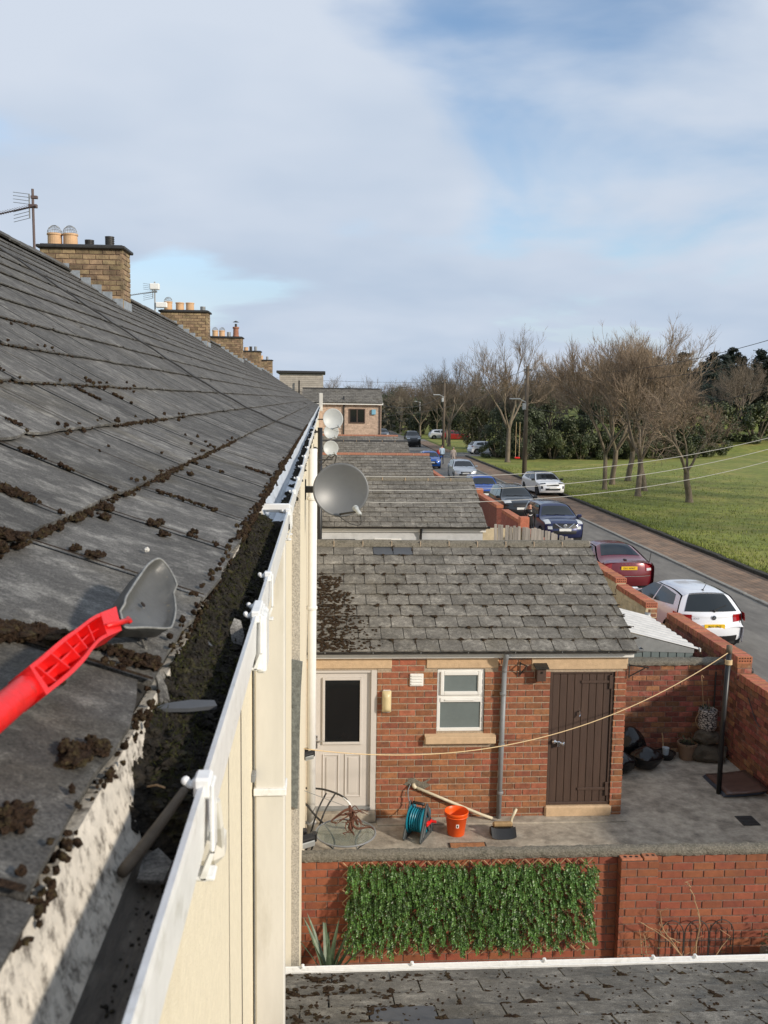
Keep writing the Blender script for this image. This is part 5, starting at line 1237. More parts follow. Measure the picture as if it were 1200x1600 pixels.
def ironwork():
    T = thing('iron_edging', 'black wrought iron hooped plant support against the low wall', 'plant support'); y = 8.93
    for k in range(3):
        x0 = 3.56+k*.27; mb = MB()
        arch = [(x0, y, -.6), (x0, y, .05)] + [(x0+.13-.13*math.cos(math.pi*q/10), y, .05+.16*math.sin(math.pi*q/10)) for q in range(11)] + [(x0+.26, y, -.6)]
        mb.tube(arch, .006, 5)
        for f in (.07, .13, .19): mb.tube([(x0+f, y, -.6), (x0+f, y, .12)], .0035, 4)
        mb.tube([(x0+.06+.07*(1-math.cos(math.pi*q/8)), y, .05+.07*math.sin(math.pi*q/8)) for q in range(9)], .0035, 4); mb.tube([(x0, y, -.02), (x0+.26, y, -.02)], .004, 4)
        mb.build('hoop', MATS['metal_dark'], T)
    T = thing('dead_shrub', 'dry brown dead stems standing in front of the low wall', 'dead plant', (3.9, 8.75, -.62)); rnd = random.Random(6)
    S = [[(.0, 0, 0), (-.02, 0, .5), (.0, 0, .9), (-.06, .0, 1.15), (-.13, 0, 1.33), (-.18, 0, 1.36)], [(.02, 0, 0), (-.1, 0, .45), (-.35, 0, .75), (-.62, 0, .93)], [(.0, 0, .1), (.12, 0, .4), (.33, 0, .76)],
         [(-.55, 0, 0), (-.56, 0, .4), (-.62, 0, .85)], [(-.5, 0, 0), (-.5, 0, .4), (-.58, 0, .8)], [(.1, 0, 0), (.2, 0, .3), (.27, 0, .55)], [(-.1, 0, .3), (-.2, 0, .6), (-.42, 0, .9)], [(-.2, 0, .7), (-.35, 0, .8), (-.42, 0, 1.05)], [(-.05, 0, .0), (-.06, 0, .4), (.0, 0, .75)]]
    for q, pts in enumerate(S):
        mb = MB(); P = cr(pts, 5); P = [p+Vector((rnd.gauss(0, .006), rnd.gauss(0, .01), 0)) for p in P]; n = len(P); mb.tube(P, [.0095*(1-.65*i/n) if q in (0, 2, 1) else .006*(1-.5*i/n) for i in range(n)], 5)
        for k in range(5):
            p = P[rnd.randrange(n//3, n)]; mb.tube([p, p+Vector((rnd.gauss(0, .05), rnd.gauss(0, .02), rnd.uniform(.02, .10)))], .002, 3)
        mb.build('stem', MATS['dry_stem'], T)
    mb = MB()
    for k in range(90):
        p = Vector((rnd.choice((-.55, -.5, .28, -.58))+rnd.gauss(0, .035), rnd.gauss(-.02, .03), rnd.uniform(.15, .75))); d = Vector((rnd.gauss(0, 1), rnd.gauss(0, 1), rnd.gauss(0, 1))).normalized()*.022; w = Vector((rnd.gauss(0, 1), rnd.gauss(0, 1), rnd.gauss(0, 1))).normalized()*.011
        mb.add([p, p+d*.5+w, p+d, p+d*.5-w], [(0, 1, 2, 3)], tone=rnd.random())
    tag(mb.build('leaves', MATS['leaf_olive'], T), kind='stuff')
    T = thing('planter', 'grey planter with dark ivy at the right edge below the low wall', 'planter', (4.75, 8.6, -.62)); mb = MB(); mb.bbox(-.17, .3, -.2, .2, 0, .62, .02); mb.build('trough', MATS['coping'], T)
    mb = MB()
    for k in range(260):
        p = Vector((rnd.gauss(.05, .13), rnd.gauss(0, .12), .62+abs(rnd.gauss(0, .14)))); d = Vector((rnd.gauss(0, 1), rnd.gauss(0, 1), rnd.gauss(0, .6))).normalized()*.05; w = d.cross(Vector((0, 0, 1)))*.5
        mb.add([p, p+d*.5+w, p+d, p+d*.5-w], [(0, 1, 2, 3)], tone=rnd.random())
    tag(mb.build('ivy', MATS['leaf_dark'], T), kind='stuff')
ironwork()
# ------------------------------------------------------------------ things standing in the neighbour's yard
def bucket():
    T = thing('bucket', 'bright orange plastic bucket by the brick wall', 'bucket', (1.76, 11.40, 0))
    mb = MB(); mb.lathe([(.105, 0), (.110, .006), (.142, .27), (.152, .272), (.155, .30), (.158, .312), (.152, .318), (.146, .312), (.140, .27), (.104, .012)], 32, cap1=True); mb.build('shell', MATS['orange'], T, smooth=True)
    mb = MB(); mb.lathe([(.146, .255), (.157, .257), (.157, .266), (.147, .268)], 32, cap0=False, cap1=False); mb.build('rim_band', MATS['orange'], T, smooth=True)
    mb = MB(); mb.grid(lambda a, b: (.1255*math.sin(-.16+.30*a)*1.0+.0, -(.1285+.004*b)*math.cos(-.16+.30*a), .135+.05*b), 6, 3); mb.build('sticker', MATS['white_paint'], T)
    mb = MB(); mb.grid(lambda a, b: ((.1265)*math.sin(-.07+.12*a), -(.1315+.003*b)*math.cos(-.07+.12*a), .145+.03*b), 3, 2); mb.build('sticker_print', MATS['metal_dark'], T)
    mb = MB(); mb.tube([Vector((.158*math.cos(t), -.158*abs(math.sin(t))*.55-.05*math.sin(t), .285-.035*math.sin(t))) for t in [math.pi*q/16 for q in range(17)]], .003, 5); mb.build('handle', MATS['metal_grey'], T)
bucket()
def reel():
    T = thing('hose_reel', 'teal and grey hose reel standing on the concrete', 'hose reel', (1.26, 11.36, 0), RAD(-28))
    for sx in (-1, 1):
        mb = MB(); x = sx*.115
        for a, b in (((-.20, .0), (0, .40)), ((.20, .0), (0, .40)), ((-.20, .0), (.20, .0)), ((-.12, .0), (.0, .2)), ((.12, 0), (0, .2)), ((-.11, .18), (.11, .18))):
            p = Vector((x, a[0], a[1]+.03)); q = Vector((x, b[0], b[1]+.03)); d = (q-p); L = d.length; F4 = frame(p, d, (sx, 0, 0)); mb.bbox(-.015, L+.015, -.028, .028, -.012, .012, .005, mat=F4)
        mb.lathe([(.06, -.014), (.06, .014)], 16, mat=Matrix.Translation((x, 0, .21)) @ Matrix.Rotation(RAD(90), 4, 'Y')); mb.build('side_frame', MATS['reel_grey'], T)
    mb = MB(); R = Matrix.Translation((0, 0, .22)) @ Matrix.Rotation(RAD(90), 4, 'Y')
    mb.lathe([(.185, -.100), (.185, -.090), (.07, -.085), (.07, .085), (.185, .090), (.185, .100)], 28, mat=R); mb.build('drum', MATS['teal'], T, smooth=False)
    mb = MB()
    for k in range(5):
        for l in range(3):
            mb.lathe([(.090+.027*l+.013*math.cos(t), -.062+.031*k+.013*math.sin(t)) for t in [2*math.pi*q/8 for q in range(9)]], 24, mat=R, cap0=False, cap1=False)
    mb.build('hose', MATS['teal'], T, smooth=True)
    mb = MB(); mb.tube([(-.08, 0, .44), (.08, 0, .44)], .02, 10); mb.build('carry_handle', MATS['plastic_black'], T, smooth=True)
    mb = MB(); mb.bbox(.13, .155, -.03, .11, .17, .215, .01); mb.tube([(.15, .09, .19), (.21, .10, .19)], .018, 10); mb.bbox(.12, .15, -.05, .03, .165, .225, .01); mb.build('crank', MATS['plastic_red'], T)
reel()
T = thing('drain_pipe', 'cream plastic waste pipe slanting down the wall behind the bucket', 'pipe')
mb = MB(); mb.tube([(1.235, FY-.03, .47), (1.70, FY-.05, .27), (2.17, FY-.09, .08), (2.30, FY-.12, .045)], .020, 12); mb.build('pipe', MATS['pipe_cream'], T, smooth=True)
mb = MB(); mb.tube(cr([(1.24, FY+.0, .48), (1.24, FY-.05, .485), (1.26, FY-.05, .46)], 4), .026, 12); mb.build('elbow', MATS['pipe_cream'], T, smooth=True)
mb = MB(); mb.grid(lambda a, b: (1.14+.30*a+.03*math.sin(9*b), FY-.004-.006*math.sin(math.pi*a)*math.sin(math.pi*b), .43+.12*b+.03*math.sin(7*a)), 8, 6); mb.build('mortar_patch', MATS['coping'], T)
mb = MB(); mb.tube(cr([(1.20, FY-.02, .50), (1.16, FY-.06, .40), (1.19, FY-.10, .22), (1.17, 11.55, .12)], 6), .008, 8); tag(mb.build('tap_hose', MATS['plastic_grey'], smooth=True), 'thin grey hose running from wall tap to hose reel', 'hose')
T = thing('broom_head', 'black broom head with brown bristles standing at the foot of the rain pipe', 'broom', (2.36, 11.36, 0))
mb = MB(); mb.grid(lambda a, b: (-.16+.32*a, -.16+.10*b, .004+.10*b+.03*abs(2*a-1)**3), 10, 6); mb.bbox(-.16, .16, -.075, .06, 0, .10, .02); mb.build('dustpan', MATS['plastic_black'], T)
mb = MB(); mb.bbox(-.125, .135, -.02, .05, .10, .165, .02); mb.build('brush_block', MATS['wood_tan'], T)
mb = MB()
for k in range(140): x = random.uniform(-.12, .13); y = random.uniform(-.02, .045); mb.tube([(x, y, .10), (x+random.gauss(0, .01), y-.04+random.gauss(0, .01), .04)], .003, 3)
tag(mb.build('bristles', MATS['dry_stem'], T), kind='stuff')
mb = MB(); mb.tube(cr([(.15, .18, .03), (.16, .19, .12), (.20, .20, .20), (.23, .25, .22)], 4), .02, 10); mb.build('gully_pipe', MATS['pipe_cream'], T, smooth=True)
T = thing('drain_cover', 'flat brown metal drain cover in the concrete in front of the bucket', 'drain cover', (1.86, 10.98, .004)); mb = MB(); mb.bbox(-.22, .22, -.16, .14, 0, .012, .003); mb.build('plate', MATS['brick_old'], T)
mb = MB(); mb.bbox(-.24, .24, -.18, .16, 0, .006, .002); mb.build('frame', MATS['metal_dark'], T)
mb = MB(); mb.bbox(2.30, 2.52, 10.62, 10.73, .0, .075, .006); tag(mb.build('loose_brick', MATS['brick_old']), 'loose red brick lying behind the coping near the broom', 'brick')
mb = MB(); mb.bbox(4.60, 4.82, 9.95, 10.06, .0, .075, .006); tag(mb.build('loose_brick', MATS['brick_coping'], loc=(0, 0, 0)), 'loose red brick behind the coping at the right', 'brick')
T = thing('drain_cover', 'small dark square drain grate in the shaded concrete', 'drain cover', (5.77, 11.62, .003)); mb = MB(); mb.bbox(-.12, .12, -.14, .14, 0, .008, .002); mb.build('grate', MATS['metal_dark'], T)
for k in range(6):
    mb = MB(); mb.bbox(-.10, .10, -.12+k*.042, -.12+k*.042+.016, .008, .013, .001); mb.build('bar', MATS['metal_dark'], T)
def glass_table():
    T = thing('garden_table', 'round glass garden table with dead twigs beside the white door', 'table', (.30, 10.62, 0)); R = .36; H = .42
    mb = MB(); mb.lathe([(R-.006, H), (R-.006, H+.006)], 40); o = mb.build('glass_top', None if False else M('glass_clear', (.62, .70, .66), .05, .05, 4, trans=.92), T)
    mb = MB(); mb.tube([(R*math.cos(t), R*math.sin(t), H+.002) for t in [2*math.pi*q/44 for q in range(44)]], .011, 8, closed=True); mb.build('rim', MATS['plastic_grey'], T, smooth=True)
    for k in range(4):
        a = math.pi/4+k*math.pi/2; mb = MB(); mb.tube(cr([(R*.95*math.cos(a), R*.95*math.sin(a), H-.01), (R*.5*math.cos(a), R*.5*math.sin(a), H*.55), (R*.85*math.cos(a), R*.85*math.sin(a), .005)], 6), .010, 8); mb.build('leg', MATS['plastic_grey'], T, smooth=True)
    C = thing('garden_chair', 'dark tubular garden chair folded behind the glass table', 'chair', (.05, 11.18, 0))
    for dx in (0, .30):
        mb = MB(); mb.tube(cr([(-.25+dx*.2, -.35, .0), (-.10+dx*.3, -.1, .45), (.02+dx*.4, .12, .62)], 5), .011, 8); mb.build('leg', MATS['metal_dark'], C, smooth=True)
    mb = MB(); mb.tube(cr([(-.25, .1, .70), (.0, .0, .72), (.25, -.12, .66), (.34, -.2, .52), (.36, -.25, .40)], 6), .013, 8); mb.build('arm', MATS['metal_dark'], C, smooth=True)
    mb = MB(); mb.tube(cr([(.22, -.10, .675), (.31, -.17, .60), (.345, -.22, .50)], 4), .0145, 8); mb.build('armrest', MATS['upvc'], C, smooth=True)
    mb = MB(); mb.tube(cr([(-.25, .0, .55), (.0, -.2, .36), (.25, -.3, .35)], 6), .012, 8); mb.build('seat_rail', MATS['metal_dark'], C, smooth=True)
    V = thing('driftwood', 'twisted brown vine root lying on the glass table', 'root', (.36, 10.66, H+.012)); rnd = random.Random(12)
    for q in range(18):
        mb = MB(); a = rnd.uniform(-3.1, 3.1); L = rnd.uniform(.16, .34); p = Vector((.02+rnd.gauss(0, .02), .03, rnd.uniform(.06, .26))); P = [p]
        for k in range(5):
            a += rnd.gauss(0, .7); p = p+Vector((math.cos(a), math.sin(a)*.7, rnd.gauss(-.35, .5) if p.z > .03 else .05))*L/4; p.z = max(.005, p.z); P.append(p.copy())
        P = cr(P, 3); n = len(P); mb.tube(P, [(.020 if q < 5 else .010)*(1-.75*i/n) for i in range(n)], 6); mb.build('root_branch', M('root', (.12, .05, .03), .9, .4, 30, .8, 60), V)
    mb = MB(); mb.tube(cr([(0, .05, 0), (.02, .03, .12), (-.01, .02, .30)], 4), [.035, .032, .03, .03, .028, .028, .026, .022, .016], 8); mb.build('root_stump', MATS['root'], V)
glass_table()
T = thing('clothes_post', 'black clothes post with rope tied round its top', 'post', (5.75, 12.5, 0))
mb = MB(); mb.tube([(0, 0, 0), (.0, 0, 1.0), (.03, 0, 2.12)], .036, 14); mb.build('pole', MATS['plastic_black'], T, smooth=True)
mb = MB(); mb.tube([(.03, 0, 2.09), (.03, 0, 2.20)], .042, 12); mb.build('cap', MATS['bark'], T, smooth=True)
mb = MB()
for k in range(4): mb.tube([(.03+.043*math.cos(t), .043*math.sin(t), 1.93+.018*k) for t in [2*math.pi*q/14 for q in range(14)]], .010, 6, closed=True)
mb.build('rope_coil', MATS['rope'], T, smooth=True)
mb = MB(); a = Vector((5.74, 12.46, 2.10)); b = Vector((-.19, 9.90, 1.755)); P = []
for k in range(41):
    t = k/40; p = a.lerp(b, t); p.z = 2.10+(1.755-2.10)*t - 4*.56*t*(1-t); P.append(p)
mb.tube(P, .0062, 6); tag(mb.build('clothes_line', MATS['rope'], smooth=True), 'tan clothes line sagging from the black post to the house wall', 'clothes line')
mb = MB(); mb.tube([(-.19, 10.4, 1.05), (.55, 11.72, .16)], .004, 5); tag(mb.build('thin_wire', MATS['metal_grey']), 'thin grey wire from the house wall down to the white door', 'wire')
def bag(label, x, y, w, h, seed):
    mb = MB(); rnd = Vector((seed*3.1, seed, 0))
    vs, fs = ICO[2]; bm_v = []
    bm = bmesh.new(); bmesh.ops.create_icosphere(bm, subdivisions=4, radius=1)
    for v in bm.verts:
        p = v.co.copy(); k = 1+.28*noise.noise(p*1.5+rnd)+.10*abs(noise.noise(p*3.2+rnd))-.07*abs(noise.noise(Vector((p.x*7, p.y*7, p.z*2.4))+rnd)); zz = p.z
        top = max(0, zz)
        p = Vector((p.x*k*w*(1-.45*top**2), p.y*k*w*.8*(1-.45*top**2), (zz*.5+.5)*h)); v.co = p+Vector((x, y, 0))
        if v.co.z < .005: v.co.z = .005
    me = bpy.data.meshes.new('bin_bag'); bm.to_mesh(me); bm.free(); me.materials.append(MATS['bag']); me.polygons.foreach_set('use_smooth', [True]*len(me.polygons))
    o = ob('bin_bag', me); tag(o, label, 'bin bag', 'black bin bags in the yard corner')
bag('full black bin bag, front one beside the outbuilding corner', 5.0, 13.45, .24, .36, 3); bag('taller black bin bag leaning at the back against the old wall', 4.84, 13.78, .26, .56, 8); bag('black bin bag half hidden behind the outbuilding corner', 4.55, 13.30, .22, .34, 5)
# pots in the corner
def pot(label, x, y, r, h, mat, plant=True, seed=1):
    T = thing('plant_pot', label, 'plant pot', (x, y, 0)); rnd = random.Random(seed); mb = MB(); mb.lathe([(r*.72, 0), (r*.95, h*.85), (r*1.04, h*.86), (r*1.04, h), (r*.9, h), (r*.88, h*.85)], 22); mb.build('pot', mat, T)
    mb = MB(); mb.lathe([(r*.88, h*.85), (r*.3, h*.92)], 16); mb.build('soil', MATS['soil'], T)
    if plant:
        mb = MB()
        for k in range(80):
            p = Vector((rnd.gauss(0, r*.45), rnd.gauss(0, r*.45), h*.9+abs(rnd.gauss(0, .05)))); d = Vector((rnd.gauss(0, 1), rnd.gauss(0, 1), rnd.uniform(0, .9))).normalized()*.05; w = d.cross(Vector((.1, .3, 1))).normalized()*.013; mb.add([p, p+d*.5+w, p+d, p+d*.5-w], [(0, 1, 2, 3)], tone=rnd.random())
        tag(mb.build('leaves', MATS['leaf_dark'], T), kind='stuff')
    return T
pot('tan plastic plant pot with a few dark leaves in the yard corner', 5.80, 13.82, .155, .27, M('pot_tan', (.20, .13, .085), .7, .1, 9), True, 2)
t = pot('low black tray with a pale cup and a small cut stem', 5.46, 13.85, .16, .10, MATS['plastic_black'], False)
mb = MB(); mb.lathe([(.045, .08), (.055, .20), (.05, .20)], 14, mat=Matrix.Translation((-.02, -.06, 0))); mb.build('cup', M('cup_blue', (.40, .46, .50), .4, .2, 14), t); mb = MB(); mb.tube(cr([(-.04, 0, .1), (-.05, .0, .3), (-.07, 0, .42)], 3), .012, 6); mb.build('cut_stem', MATS['dry_stem'], t)
def rock(label, x, y, z, r, seed, sq):
    bm = bmesh.new(); bmesh.ops.create_icosphere(bm, subdivisions=3, radius=1); o = Vector((seed, seed*2, 0))
    for v in bm.verts:
        p = v.co; k = 1+.28*noise.noise(p*1.3+o)+.10*noise.noise(p*4+o); q = Vector((p.x*k*r*sq[0], p.y*k*r*sq[1], p.z*k*r*sq[2])); v.co = q+Vector((x, y, z))
        if v.co.z < 0.002: v.co.z = .002
    me = bpy.data.meshes.new('rock'); bm.to_mesh(me); bm.free(); me.materials.append(MATS['rock']); tag(ob('rock', me), label, 'rock')
rock('large dark rock, lower one under the patterned pot', 6.14, 13.78, .12, .27, 4, (1.1, .8, .6)); rock('brown rock lying on the larger rock in the corner', 6.10, 13.80, .36, .19, 9, (1.1, .8, .7))
T = thing('plant_pot', 'black and white patterned fabric pot standing on the rocks', 'plant pot', (6.12, 13.86, .47))
def woven():
    m = bpy.data.materials.new('woven_pattern'); MATS['woven'] = m; m.use_nodes = True; nt = m.node_tree; b = nt.nodes['Principled BSDF']; tc = nt.nodes.new('ShaderNodeTexCoord'); mp = nt.nodes.new('ShaderNodeMapping'); mp.inputs['Scale'].default_value = (1, 1, 1); wv = nt.nodes.new('ShaderNodeTexVoronoi'); wv.inputs['Scale'].default_value = 26; wv.feature = 'DISTANCE_TO_EDGE'
    rp = nt.nodes.new('ShaderNodeValToRGB'); rp.color_ramp.elements[0].position = .09; rp.color_ramp.elements[0].color = (.012, .012, .014, 1); rp.color_ramp.elements[1].position = .13; rp.color_ramp.elements[1].color = (.48, .44, .40, 1)
    mp.inputs['Scale'].default_value = (.8, .8, 1.5); nt.links.new(tc.outputs['Object'], mp.inputs[0]); nt.links.new(mp.outputs[0], wv.inputs['Vector']); nt.links.new(wv.outputs['Distance'], rp.inputs[0]); nt.links.new(rp.outputs[0], b.inputs['Base Color'])
    return m
mb = MB(); mb.lathe([(.125, 0), (.145, .05), (.148, .32), (.140, .33), (.132, .30)], 24); mb.build('pot', woven(), T, smooth=False)
mb = MB(); mb.tube(cr([(-.13, 0, .3), (-.20, -.02, .15), (-.14, -.03, .02), (-.1, 0, .0)], 5), .006, 5); mb.tube(cr([(-.05, .05, .3), (-.09, .06, .7), (-.11, .06, .86), (-.07, .06, .82)], 5), .006, 5); mb.tube(cr([(.02, 0, .3), (.0, 0, .5)], 3), .005, 5); mb.build('stems', MATS['dry_stem'], T)
mb = MB()
for k in range(40):
    p = Vector((random.gauss(0, .06), random.gauss(0, .06), .32+random.random()*.06)); d = Vector((random.gauss(0, 1), random.gauss(0, 1), .6)).normalized()*.06; w = d.cross(Vector((0, .2, 1))).normalized()*.012; mb.add([p, p+d*.5+w, p+d, p+d*.5-w], [(0, 1, 2, 3)])
tag(mb.build('leaves', MATS['leaf_dark'], T), kind='stuff')
T = thing('board_stack', 'stack of glossy brown panels leaning flat by the clothes post', 'panels', (6.02, 12.72, 0))
M('board_brown', (.105, .062, .048), .28, .25, 9, col2=(.35, .32, .30), col2f=(.62, .72), c2scale=7, stretch=(.5, 2, 1)); M('board_blue', (.06, .08, .12), .5, .2, 9)
for k in range(3):
    mb = MB(); mb.grid(lambda a, b: (-.26+.62*a+.01*k, -.36+.74*b-.02*k, .02+.026*k+.05*a*a+.008*math.sin(6*b)), 6, 10); o = mb.build('panel', MATS['board_brown'] if k == 2 else MATS['board_blue'], T, smooth=True); sm = o.modifiers.new('t', 'SOLIDIFY'); sm.thickness = .012
mb = MB(); mb.tube([(6.30, 14.06, .3), (6.30, 14.05, 1.35)], .014, 8); tag(mb.build('wall_conduit', MATS['metal_dark']), 'thin dark conduit rising in the corner of the old walls', 'pipe')
mb = MB(); mb.tube(cr([(6.44, 13.2, 1.2), (6.43, 12.9, .95), (6.43, 12.75, .9)], 4), .007, 6); tag(mb.build('loose_cable', MATS['metal_dark']), 'loose cable hanging on the lane wall', 'cable')
# ------------------------------------------------------------------ end house and dormer far along
T = thing('end_house', 'two storey pinkish brick house end with brown window at the far end', 'house')
mb = MB(); mb.box(-.25, 3.88, 62.0, 68, -.5, 5.28); w = mb.build('wall', MATS['brick_far'], T)
brick_wall(w, (.0, 61.995, 3.2), (1, 0, 0), (0, -1, 0), 3.88, 2.05, MATS['brick_far'], [(1.70, 2.85, .75, 1.80)], mkey='bf', limit=0, d=.03)
mb = MB(); mb.bbox(-1.4, 3.98, 61.72, 61.76, 5.22, 5.36, .005); mb.build('fascia', MATS['white_paint'], T)
mb = MB(); mb.add([(-1.4, 61.65, 5.33), (3.95, 61.65, 5.33), (3.85, 64.2, 6.25), (-1.4, 64.2, 6.25), (-1.4, 68.2, 5.33), (3.95, 68.2, 5.33)], [(0, 1, 2, 3), (3, 2, 5, 4), (1, 5, 2), (0, 3, 4)]); er = mb.build('roof', MATS['slate_edge'], T)
ext_slates(er, -1.4, 3.97, 61.62, 5.34, 64.2, 6.26, 9, .30, MATS['slate_ext'], 77, False)
mb = MB(); mb.bbox(-1.4, 3.9, 64.1, 64.3, 6.24, 6.34, .02); mb.build('ridge_tile', MATS['metal_dark'], er)
mb = MB(); frame_rect(1.74, 2.80, 4.00, 4.96, 61.93, 62.02, .07, mb); mb.box(2.23, 2.31, 61.94, 62.0, 4.05, 4.9); ww = mb.build('window', MATS['brown_paint'], T); mb = MB(); mb.box(1.80, 2.74, 61.97, 61.985, 4.06, 4.9); mb.build('pane', MATS['glass_dark'], ww)
mb = MB(); mb.bbox(3.22, 3.50, 61.86, 61.99, 4.58, 4.92, .02); mb.build('alarm_box', M('alarm_blue', (.20, .42, .55), .4, .1, 8), T)
mb = MB(); mb.tube([(1.38, 61.93, 3.0), (1.38, 61.93, 5.2), (1.38, 62.3, 5.75)], .05, 8); mb.build('soil_pipe', MATS['plastic_black'], T)
mb = MB(); mb.tube([(3.80, 61.93, 2.5), (3.80, 61.93, 5.2)], .035, 8); mb.build('rain_pipe', MATS['brown_paint'], T)
T = thing('dormer', 'flat roofed dormer clad in pale boards behind the far roofs', 'dormer')
mb = MB(); mb.box(-3.45, .0, 75, 79, 4.5, 7.55); mb.build('wall', MATS['wood_grey'], T)
for k in range(9):
    mb = MB(); mb.bbox(-3.47, .02, 74.96, 74.999, 6.15+k*.155, 6.15+k*.155+.145, .01); mb.build('cladding_board', MATS['stone_peach'] if False else M('clad', (.40, .36, .31), .8, .2, 4, rnd=.1), T)
mb = MB(); mb.bbox(-3.7, .18, 74.7, 79.3, 7.56, 7.76, .03); mb.build('flat_roof', MATS['metal_dark'], T)
mb = MB(); mb.tube([(-1.9, 74.6, 5.6), (-1.9, 74.6, 7.0)], .06, 6); mb.build('vent_pipe', MATS['plastic_black'], T)
mb = MB(); mb.bbox(-.22, -.02, 52, 52.25, 4.9, 5.9, .02); tag(mb.build('gable_post', MATS['upvc_cream']), 'pale upright gable end board above the far dishes', 'board')
# ------------------------------------------------------------------ cars
def paint(name, col, metal=.0, rough=.28): return M('paint_'+name, col, rough, .03, 3, metal=metal, coat=.9)
M('tyre', (.012, .012, .012), .85, .2, 20); M('rim', (.42, .43, .44), .3, .1, 9, metal=.8); M('rim_dark', (.03, .03, .032), .35, .1, 9, metal=.3)
M('lens_red', (.30, .008, .010), .12, .15, 12, coat=.6); M('lens_clear', (.55, .57, .58), .10, .15, 12, coat=.6); M('lens_dark', (.05, .06, .07), .08, .2, 12, coat=.8)
M('plate_yellow', (.78, .50, .015), .45, .04, 12); M('plate_white', (.75, .75, .72), .45, .04, 12); M('trim_black', (.012, .012, .013), .5, .1, 12); M('plate_ink', (.008, .008, .008), .6, .05, 9)
def text_mesh(s, size, mat, name='lettering'):
    cu = bpy.data.curves.new(name, 'FONT'); cu.body = s; cu.size = size; cu.align_x = 'CENTER'; cu.align_y = 'CENTER'; cu.extrude = .0015; o_ = bpy.data.objects.new(name, cu); COL.objects.link(o_); bpy.context.view_layer.update(); me_ = bpy.data.meshes.new_from_object(o_.evaluated_get(bpy.context.evaluated_depsgraph_get())); COL.objects.unlink(o_); bpy.data.objects.remove(o_); me_.materials.clear(); me_.materials.append(mat); return me_
